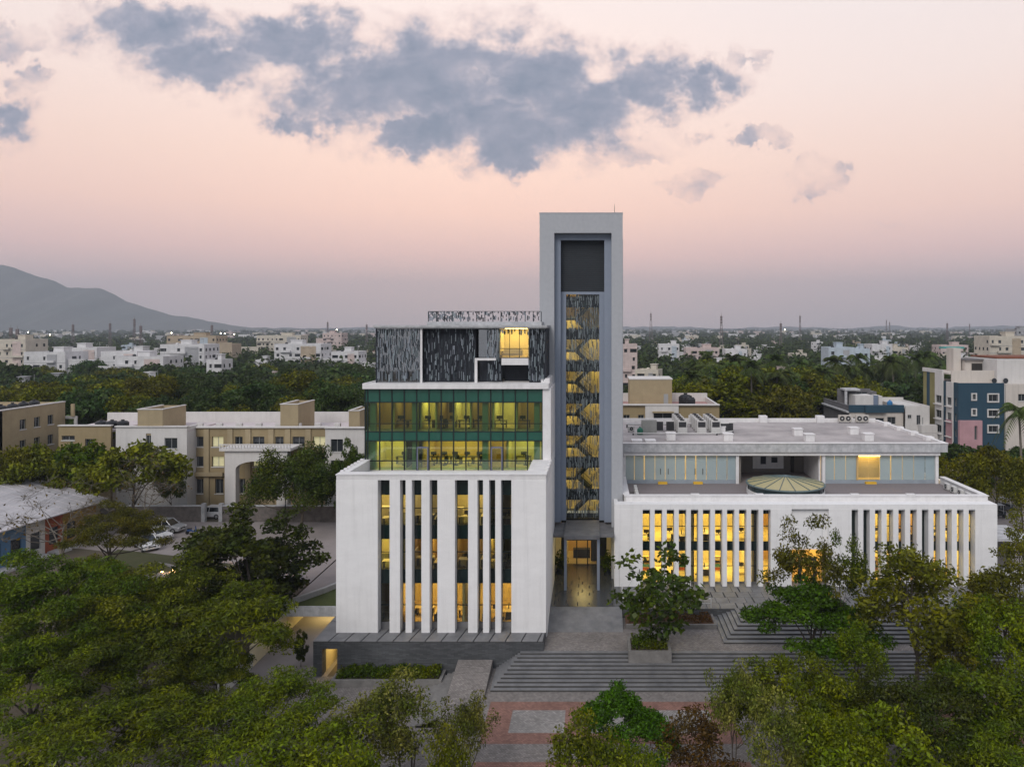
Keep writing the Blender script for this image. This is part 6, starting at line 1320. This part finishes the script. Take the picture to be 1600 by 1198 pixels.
# woods around the campus: individual trees, alike ones share their label
R = random.Random(77)
def blocked(x, y):
    for (x0, x1, y0, y1) in ((-105, -22, 92, 126), (-6, 26, 132, 153), (44, 92, 136, 172), (-32, 48, 60, 112)):
        if x0 - 3 < x < x1 + 3 and y0 - 3 < y < y1 + 3: return True
    return False
def scatter(n, xr, yr, keys, hr, lab, grp, sx=(.85, 1.2), px_rng=None):
    c = 0; tries = 0; pts = []
    while c < n and tries < n * 40:
        tries += 1; y = R.uniform(*yr); x = R.uniform(*xr) if px_rng is None else WX(R.uniform(*px_rng), y)
        if blocked(x, y) or any((x - a) ** 2 + (y - b) ** 2 < 16 for a, b in pts): continue
        pts.append((x, y)); plant(R.choice(keys), lab, x, y, ZR, R.uniform(*hr), R.uniform(0, 6.28), R.uniform(*sx), grp); c += 1
scatter(52, None, (128, 172), ('tall_a', 'tall_b', 'tall_a'), (14, 19), 'tall slim trunked tree in the wood behind the beige building', 'tall trees behind the beige building', px_rng=(230, 590))
scatter(26, None, (130, 180), ('mid_a', 'mid_b', 'tall_b'), (13, 17.5), 'broad olive tree behind the edge wing and beige roofs', 'broad trees behind the beige roofs', px_rng=(-20, 240))
scatter(42, None, (152, 215), ('mid_c', 'mid_c', 'mid_a', 'mid_b'), (12, 18), 'leafy yellow green tree in the wood beyond the flat roof', 'trees beyond the flat roof', px_rng=(1055, 1300))
scatter(24, None, (175, 235), ('mid_a', 'mid_b', 'far_b'), (11, 17), 'dark broad tree in the wood around the grey house', 'trees around the grey house', px_rng=(1290, 1480))
scatter(34, None, (156, 215), ('palm_a', 'palm_b'), (17, 21.5), 'coconut palm standing among the trees beyond the flat roof', 'coconut palms beyond the flat roof', px_rng=(1075, 1490))
scatter(6, None, (200, 300), ('palm_a', 'palm_b'), (12, 17), 'coconut palm among the white houses behind the office block', 'coconut palms behind the office block', px_rng=(370, 560))
scatter(10, None, (130, 160), ('mid_a', 'far_a'), (6, 9), 'low dark tree beneath the apartment block', 'low trees beneath the apartment block', px_rng=(1440, 1600))
scatter(105, None, (182, 300), ('far_a', 'far_b', 'mid_a', 'mid_b'), (10, 15.5), 'rounded tree among the houses beyond the wood behind the beige building', 'trees among the nearer city houses, beige building side', px_rng=(-40, 590))
scatter(85, None, (235, 380), ('far_a', 'far_b', 'mid_a'), (9, 14), 'rounded tree among the houses beyond the palms', 'trees among the nearer city houses, palm side', px_rng=(970, 1640))

# far trees as one mass, thinning into the haze
def far_mass():
    rng = np.random.default_rng(5); V, Q, n0 = [], [], 0
    for (n, y0, y1, nl, ls) in ((1300, 310, 800, 100, 2.2), (2100, 800, 2200, 50, 3.6), (1500, 2200, 6000, 22, 7.0)):
        y = np.exp(rng.uniform(np.log(y0), np.log(y1), n)); x = (rng.uniform(-60, 1660, n) - CX) * y / F; h = rng.uniform(8, 15, n); r = rng.uniform(4, 7.5, n)
        idx = np.repeat(np.arange(n), nl); d = norm(rng.normal(size=(n * nl, 3))); d[:, 2] = np.abs(d[:, 2]) ** .8 * np.where(rng.uniform(size=n * nl) < .25, -.6, 1); rr = rng.uniform(.55, 1.05, (n * nl, 1)); lump = 1 + .25 * np.sin(d[:, :1] * 5 + idx[:, None]) * np.cos(d[:, 1:2] * 4 + idx[:, None])
        p = np.stack([x[idx], y[idx], ZR + h[idx] * .55], 1) + d * rr * lump * np.stack([r[idx], r[idx], h[idx] * .45], 1); v, q = leaf_quads(rng, p, norm(d + .5 * rng.normal(size=d.shape)), ls, ls * .75); V.append(v); Q.append(q + n0); n0 += len(v)
    o = link('distant_woods', np_mesh('distant_woods', np.concatenate(V), np.concatenate(Q), LM['far'])); tag(o, 'hazy mass of distant trees spreading to the horizon', 'trees', kind='stuff')
far_mass()

# hedge, bed plants, pot plants
def leaf_mass(name, label, cat, boxes, n, leaf, lm, seed, kind=None):
    rng = np.random.default_rng(seed); P = []
    for (x0, x1, y0, y1, z0, z1) in boxes:
        p = rng.uniform(size=(n, 3)); p[:, 2] **= .7; b = np.array([x0, y0, z0]) + p * np.array([x1 - x0, y1 - y0, z1 - z0]); b[:, 2] += .18 * np.sin(b[:, 0] * 3.1) * np.cos(b[:, 0] * 1.3); P.append(b)
    p = np.concatenate(P); v, q = leaf_quads(rng, p, norm(rng.normal(size=p.shape) + [0, 0, .6]), *leaf); base = p.mean(0); base[2] = boxes[0][4]
    o = link(name, np_mesh(name, v - base, q, LM[lm]), None, base); tag(o, label, cat, kind=kind); return o
leaf_mass('hedge', 'low dark hedge in the long planter before the stone plinth', 'hedge', [(-22.1, -13.3, 62.5, 64.1, .45, 1.15)], 5200, (.2, .11), 'dark', 1)
leaf_mass('shrub_row', 'low shrubs in the planting bed by the podium wall beside the tower', 'shrubs', [(3.2, 11, 69.3, 71.3, 2.4, 2.95)], 1800, (.2, .1), 'red', 2)
leaf_mass('shrub_row', 'low dark shrubs in the planting bed at the far end of the podium wall', 'shrubs', [(33.6, 43.8, 69.3, 71.4, 2.4, 3.3)], 3200, (.22, .11), 'dark', 3)
leaf_mass('shrub', 'low shrubs around the foot of the tree in the square planter', 'shrub', [(3.2, 6.2, 63.3, 65.7, 2.6, 3.2)], 1400, (.22, .12), 'dark', 4)
for lab, x in (('potted plant by the tower entrance on the office side', -3.95), ('potted plant by the tower entrance on the low hall side', 1.35)):
    T = Thing('potted_plant', lab, 'potted plant', (x, 81.5, ZP)); b = MB(); b.lathe(charcoal, [(.28, 0), (.38, .6), (.33, .6)], (x, 81.5, ZP), 14); T.mb('pot', b)
    rng = np.random.default_rng(int(x * 10) + 90); p = rng.normal(size=(260, 3)) * [.35, .35, .5] + [0, 0, 1.4]; v, q = leaf_quads(rng, p, norm(rng.normal(size=p.shape)), .5, .14); link('leaves', np_mesh('pot_leaves', v, q, LM['dark']), T.o)
# ------------------------------------------------------------------ city behind
HP = [mat('house_%s' % n, c, .9, .45, .5, streak=.35) for n, c in (('white', (.62, .61, .61)), ('cream', (.56, .51, .43)), ('pale_pink', (.56, .46, .43)), ('pale_blue', (.45, .51, .56)), ('grey', (.36, .36, .37)), ('tan', (.42, .34, .25)))]
HN = ['white', 'cream', 'pale pink', 'pale blue', 'grey', 'tan']
tin = mat('red_tile_roof', (.34, .13, .10), .9, .5, .6)
def house_meshes(rng, w, d, h, storeys, pitched=False):
    wall, win, roof = MB(), MB(), MB(); wm = HP[0]
    wall.box(wm, -w / 2, w / 2, -d / 2, d / 2, 0, h)
    if pitched:
        o = .5; roof.faces([(-w / 2 - o, -d / 2 - o, h), (w / 2 + o, -d / 2 - o, h), (w / 2 + o, d / 2 + o, h), (-w / 2 - o, d / 2 + o, h), (-w / 2 - o, 0, h + d * .22), (w / 2 + o, 0, h + d * .22)], [(0, 1, 5, 4), (2, 3, 4, 5), (0, 4, 3), (1, 2, 5), (3, 2, 1, 0)], tin)
    else:
        for a in ((-w / 2, w / 2, -d / 2, -d / 2 + .2), (-w / 2, w / 2, d / 2 - .2, d / 2), (-w / 2, -w / 2 + .2, -d / 2 + .2, d / 2 - .2), (w / 2 - .2, w / 2, -d / 2 + .2, d / 2 - .2)): roof.box(wm, *a, h, h + .9)
        x = rng.uniform(-w * .3, w * .2); roof.box(wm, x, x + w * .25, -d * .1, d * .25, h, h + 2.6); roof.box(wm, x - .3, x + w * .25 + .3, -d * .1 - .3, d * .25 + .3, h + 2.6, h + 2.8)
        roof.lathe(black if rng.random() < .6 else HP[0], [(.7, 0), (.7, 1.2), (.2, 1.5)], (x - w * .12, 0, h), 10)
        if rng.random() < .5: roof.box(wm, -w / 2 - .02, w * rng.uniform(-.1, .3), -d / 2 - .9, -d / 2 - .02, h * .5, h * .5 + 1.0)
    fh = h / storeys
    if not pitched and w > 7:
        sx = rng.choice((-1, 1)); ww_ = w * rng.uniform(.3, .5); hh = h * rng.uniform(.5, .85)          # lower wing and stair bay
        wall.box(wm, sx * (w / 2 + ww_ * .0) - (ww_ if sx < 0 else 0), sx * w / 2 + (ww_ if sx > 0 else 0), -d / 2 + 1.2, d / 2 - 1, 0, hh); roof.box(wm, sx * w / 2 - (ww_ if sx < 0 else 0) - .1, sx * w / 2 + (ww_ if sx > 0 else 0) + .1, -d / 2 + 1.1, -d / 2 + 1.3, hh, hh + .8)
        for s in range(1, storeys):                                                                # balconies and floor ledges
            a = rng.uniform(-w / 2, w * .1); roof.box(wm, a, a + w * rng.uniform(.2, .4), -d / 2 - 1.1, -d / 2 - .02, s * fh - .15, s * fh + .75)
            roof.box(HP[4], -w / 2 - .08, w / 2 + .08, -d / 2 - .1, -d / 2 - .03, s * fh - .32, s * fh - .16)
        roof.box(HP[rng.choice((2, 3, 4, 5))], w * rng.uniform(.05, .2), w * rng.uniform(.25, .45), -d / 2 - .12, -d / 2 - .03, .2, h - .2)
        roof.tube(winframe, (w * .3, 0, h), (w * .3, 0, h + 3.5), .06, n=4)
    for s in range(storeys):
        for (n, along, face) in ((max(2, int(w / 3)), 'x', -1), (max(2, int(d / 3.4)), 'y', -1), (max(2, int(d / 3.4)), 'y', 1)):
            for i in range(n):
                if rng.random() < .25: continue
                L_ = w if along == 'x' else d; c = -L_ / 2 + L_ * (i + .5) / n + rng.uniform(-.2, .2); ww = rng.choice((.4, .5, .6, .6, 1.3)); z0 = s * fh + .95; z1 = z0 + 1.35
                if along == 'x': win.box(winglass, c - ww, c + ww, -d / 2 - .05, -d / 2 + .05, z0, z1); win.box(wm, c - ww - .15, c + ww + .15, -d / 2 - .4, -d / 2 - .001, z1 + .05, z1 + .15)
                else: X0 = face * w / 2; win.box(winglass, X0 - .05, X0 + .05, c - ww, c + ww, z0, z1)
    return wall.mesh('house_wall'), roof.mesh('house_roof'), win.mesh('house_windows')
def put_house(ms, label, cat, x, y, z, rot, m, group=None, nm='city_house'):
    o = bpy.data.objects.new(nm, None); COL.objects.link(o); o.location = (x, y, z); o.rotation_euler = (0, 0, rot); tag(o, label, cat, group)
    for n_, me in zip(('wall', 'roof', 'window_rows'), ms):
        c = link(n_, me, o)
        if n_ == 'window_rows': c['kind'] = 'stuff'
        for i, sl in enumerate(c.material_slots):
            if me.materials[i] is HP[0] and m is not HP[0]: sl.link = 'OBJECT'; sl.material = m
def build_city():
    rng = random.Random(9)
    big = [(-5, 42, 533, 330, 1, 'pale green cream block at the picture edge beyond the trees'), (40, 104, 553, 300, 0, 'white four storey block nearest the picture edge in the city'), (98, 152, 546, 330, 0, 'white block with long roof behind the nearest white block'), (160, 216, 552, 305, 0, 'white hostel block with a row of windows above the trees'), (182, 258, 560, 292, 0, 'long low white block in front of the hostel block'),
           (252, 320, 541, 330, 0, 'white stepped block over the wood, below the tan block'), (262, 338, 527, 430, 5, 'tan block with lamps on its roof above the stepped block'), (318, 342, 566, 262, 0, 'small white house at the edge of the tall wood'), (430, 503, 540, 360, 0, 'white block with glazed top floor in the middle of the city'), (402, 470, 526, 520, 1, 'cream block behind the glazed top block'),
           (518, 560, 552, 340, 0, 'white low block with parapet close to the office block'), (505, 535, 522, 620, 2, 'pale pink block far behind beside the office block'), (972, 996, 541, 290, 2, 'pale pink house just beside the tower'), (1030, 1062, 540, 420, 0, 'white house with stair tower past the tower'), (1072, 1124, 546, 400, 2, 'long pale pink house with roof room among palms'), (1134, 1168, 548, 410, 0, 'white house between two palms beyond the flat roof'), (1296, 1336, 546, 300, 3, 'white and blue house behind the palms'), (1338, 1362, 548, 310, 3, 'blue house next to the white and blue one'),
           (1362, 1394, 540, 430, 0, 'white villa with balconies beyond the palms'), (1395, 1420, 545, 440, 1, 'cream villa beside the white villa'), (1470, 1512, 541, 480, 2, 'pink roofed house above the apartment block'), (1545, 1600, 528, 330, 1, 'cream tower house at the picture edge of the city'), (1588, 1625, 516, 500, 4, 'grey block under construction at the far picture edge')]
    for (p0, p1, yt, Y, mi, lab) in big:
        w = (p1 - p0) * Y / F; h = WZ(yt, Y) - ZR; ms = house_meshes(rng, w, min(14, w * .7 + 4), h, max(2, round(h / 3.3))); put_house(ms, lab, 'building', WX((p0 + p1) / 2, Y), Y + 6, ZR, rng.uniform(-.04, .04), HP[mi], None, 'city_block')
    b = house_meshes(rng, 12, 9, 4.5, 1, True); put_house(b, 'red tiled house between the trees close to the office block', 'house', WX(548, 300), 300, ZR, .3, HP[1])
    protos = [house_meshes(rng, rng.uniform(8, 14), rng.uniform(7, 11), (6.3, 8.8, 9.2, 11.5, 5.8, 8.6, 4, 7)[q], n) for q, n in enumerate((2, 3, 3, 4, 2, 3, 1, 2))] + [house_meshes(rng, 11, 8, 4.2, 1, True)]
    n = 0; taken = []
    while n < 215:
        y = math.exp(rng.uniform(math.log(240), math.log(1250))); px_ = rng.uniform(-20, 1620); x = WX(px_, y)
        if 600 < px_ < 965: continue
        if any((x - a) ** 2 + (y - c) ** 2 < 150 for a, c in taken): continue
        taken.append((x, y)); mi = rng.choice((0, 0, 0, 0, 1, 1, 2, 3, 4, 5)); k = rng.randrange(len(protos)); rz = rng.uniform(-.5, .5)
        side = 'on the mountain side' if px_ < 600 else 'on the far side of the tower'; far = 'far off' if y > 600 else 'nearer'
        put_house(protos[k], '%s %s %s city house %s' % (far, HN[mi], 'red roofed' if k == 8 else 'flat roofed', side), 'house', x, y, ZR, rz, HP[mi], 'city houses ' + side); n += 1
    # beyond: too far to tell apart
    m = MB(); r = random.Random(4)
    for _ in range(420):
        y = math.exp(r.uniform(math.log(1200), math.log(4200))); x = WX(r.uniform(-20, 1620), y); w, d, h = r.uniform(8, 26), r.uniform(8, 18), r.uniform(6, 15); m.box(r.choice((HP[0], HP[0], HP[1], HP[2], HP[4])), x - w / 2, x + w / 2, y, y + d, ZR, ZR + h)
    o = link('distant_city', m.mesh('distant_city')); tag(o, 'tiny pale buildings scattered far off towards the horizon', 'buildings', kind='stuff')
build_city()

# ------------------------------------------------------------------ masts and lamps
def mast(label, px_, yt, Y, w=3.):
    x = WX(px_, Y); h = WZ(yt, Y) - ZR; T = Thing('lattice_mast', label, 'mast', (x, Y, ZR)); b = MB(); n = 8; mm = mat('mast_steel', (.16, .13, .13), .7)
    c = [(-1, -1), (1, -1), (1, 1), (-1, 1)]
    for k in range(n):
        z0, z1 = h * k / n, h * (k + 1) / n; r0, r1 = w / 2 * (1 - .8 * k / n), w / 2 * (1 - .8 * (k + 1) / n)
        for i in range(4):
            a, d = c[i], c[(i + 1) % 4]; b.tube(mm, (x + a[0] * r0, Y + a[1] * r0, ZR + z0), (x + a[0] * r1, Y + a[1] * r1, ZR + z1), .16, n=4); b.tube(mm, (x + a[0] * r0, Y + a[1] * r0, ZR + z0), (x + d[0] * r1, Y + d[1] * r1, ZR + z1), .10, n=3)
    T.mb('lattice', b)
    for k in range(3): q = MB(); z = ZR + h * (.82 + .06 * k); q.box(mm, x - .9, x + .9, Y - .5, Y + .5, z, z + 1.6); T.mb('antenna', q)
    q = MB(); q.tube(mm, (x, Y, ZR + h), (x, Y, ZR + h * 1.08), .12, .05); T.mb('spike', q)
for lab, px_, yt, Y, w in (('tallest lattice mast just past the tower', 1017, 489, 800, 4.5), ('lattice mast above the long pink house', 1127, 493, 620, 3.5), ('slim lattice mast over the palms', 1250, 493, 900, 3.5), ('squat antenna mast beside the slim mast', 1220, 505, 640, 3), ('first of two close far masts above the blue houses', 1385, 500, 1500, 3), ('second of two close far masts above the blue houses', 1390, 503, 1500, 3), ('lattice mast above the pink roofed house', 1480, 505, 900, 3.5), ('far mast near the picture edge over the apartment block', 1515, 506, 1400, 3),
                       ('tallest lattice mast below the mountain slope', 210, 498, 700, 3), ('short antenna mast beside the tallest one below the mountain', 220, 509, 600, 3), ('antenna mast between the edge pair and the tallest mountain side mast', 172, 505, 700, 3), ('antenna mast over the long white roof', 114, 507, 700, 3.4), ('first dark mast of the pair nearest the picture edge', 17, 512, 520, 3), ('second dark mast of the pair nearest the picture edge', 27, 514, 500, 3), ('thin mast above the tan block', 331, 508, 640, 2.6), ('thin mast above the city close to the office block', 512, 503, 900, 2.6), ('thin mast nearest the office block roof', 573, 507, 800, 2.6)): mast(lab, px_, yt, Y, w)
lampw = mat('lit_street_lamp', (.9, .9, .8), .5, emit=(1.0, .88, .6), estr=25); lampb = mat('warm_bulb', (.9, .7, .4), .5, emit=(1.0, .55, .16), estr=60); lampg = mat('green_bulb', (.1, .6, .2), .5, emit=(.05, 1.0, .2), estr=30)
def lamp(label, px_, py_, Y, z0, r, m=None, nm='street_lamp', group=None):
    x, z = WX(px_, Y), WZ(py_, Y); T = Thing(nm, label, 'lamp', (x, Y, z0), 0, group); b = MB(); b.tube(frame, (x, Y, z0), (x, Y, z - r * .8), .07 if nm == 'street_lamp' else .025); T.mb('post', b)
    b = MB(); b.lathe(m or lampw, [(r * .3, -r), (r, -r * .3), (r, r * .3), (r * .3, r)], (x, Y, z), 10); T.mb('bulb', b)
    b = MB(); b.lathe(frame, [(r * .8, 0), (r * .2, r * .4)], (x, Y, z + r), 8); T.mb('cap', b)
lamp('lit street lamp before the arched porch', 446, 738, 103.5, ZR, .16); lamp('lit lamp in the wood behind the beige building', 543, 621, 150, ZR, .22)
for lab, px_, py_, Y in (('bright floodlight low over the city nearest the picture edge', 78, 523, 420), ('smaller floodlight above the pale green block', 44, 519, 460), ('floodlight above the tan block side of the hostel', 268, 520, 480), ('first roof lamp over the tan block', 345, 521, 500), ('second roof lamp over the tan block', 351, 521, 500), ('lone lamp between the tan block and the city centre', 366, 522, 520), ('small lamp far off near the office block roof', 526, 515, 800), ('small white lamp far off over the palms', 1226, 515, 700)): lamp(lab, px_, py_, Y, ZR, .0005 * Y)
for k, (a, c) in enumerate(((450, 515), (500, 505), (545, 497), (595, 487), (710, 462), (850, 456), (570, 540), (1090, 515), (1175, 497), (130, 712), (185, 695), (237, 687), (287, 705), (450, 668), (332, 608), (250, 625))):
    lamp('small warm garden light glowing on the lawn between the grove and the car park', 200 + a / 4.706, 760 + c / 4.706, 84, ZR - .1, .13 if k % 4 == 2 else .09, lampb, 'garden_lamp', 'warm garden lights beside the car park')
lamp('green garden light glowing inside the grove', 186, 926, 70, gh(-45, 70), .07, lampg, 'garden_lamp')

# ------------------------------------------------------------------ mountain, low hills and haze
def build_mountain():
    mm = mat('mountain_scrub', (.07, .075, .06), .95, .6, .004, (.11, .10, .085)); Y = 4300; prof = [(-420, 470), (-260, 430), (-90, 404), (0, 411), (25, 417), (60, 430), (88, 438), (105, 447), (130, 448), (158, 449), (172, 456), (200, 470), (232, 481), (262, 489), (300, 496), (335, 503), (380, 510), (460, 513), (520, 513)]
    xs = np.linspace(-420, 520, 150); hz = np.interp(xs, [p[0] for p in prof], [p[1] for p in prof]); rng = np.random.default_rng(3); hz = hz + np.convolve(rng.normal(size=150), np.ones(3) / 3, 'same') * .8
    v = []; rows = 18
    for j in range(rows):
        t = j / (rows - 1); s = 1 - abs(t - .6) / (.6 if t < .6 else .4)
        for i, px_ in enumerate(xs):
            y = Y - 700 + 1200 * t; top = (CY - hz[i]) * Y / F + H; rid = 1 + .22 * math.sin(i * .55 + 3 * t) * (1 - s) + .1 * math.sin(i * 1.3 - 5 * t) * (1 - s); v.append((WX(px_, Y), y, max(ZR - 2, ZR - 2 + (top - ZR) * max(s, 0) ** 1.1 * rid)))
    n = len(xs); b = MB(); b.faces(v, [(j * n + i, j * n + i + 1, (j + 1) * n + i + 1, (j + 1) * n + i) for j in range(rows - 1) for i in range(n - 1)], mm); structure('mountain', b, True)
    b = MB(); xs = np.linspace(-6700, 6700, 260); hh = 26 + 9 * np.convolve(rng.normal(size=260), np.ones(9) / 3, 'same'); v = [(x, 6350, 0) for x in xs] + [(x, 6600, max(h, 12)) for x, h in zip(xs, hh)] + [(x, 6850, 0) for x in xs]; n = 260
    b.faces(v, [(j * n + i, j * n + i + 1, (j + 1) * n + i + 1, (j + 1) * n + i) for j in range(2) for i in range(n - 1)], mm); structure('low_hills', b, True)
build_mountain()
def build_haze():
    M = bpy.data.materials.new('haze_air'); M.use_nodes = True; nt = M.node_tree; nt.nodes.remove(nt.nodes['Principled BSDF']); pv = nt.nodes.new('ShaderNodeVolumePrincipled'); pv.inputs['Color'].default_value = (.67, .74, .84, 1); pv.inputs['Density'].default_value = 1.9e-4; pv.inputs['Anisotropy'].default_value = 0.1
    nt.links.new(pv.outputs[0], nt.nodes['Material Output'].inputs['Volume']); b = MB(); b.box(M, -6950, 6950, -380, 7050, -1.6, 455); o = link('haze', b.mesh('haze')); tag(o, 'pale dusk haze hanging over the city', 'haze', kind='stuff')
    M.cycles.homogeneous_volume = True
build_haze()
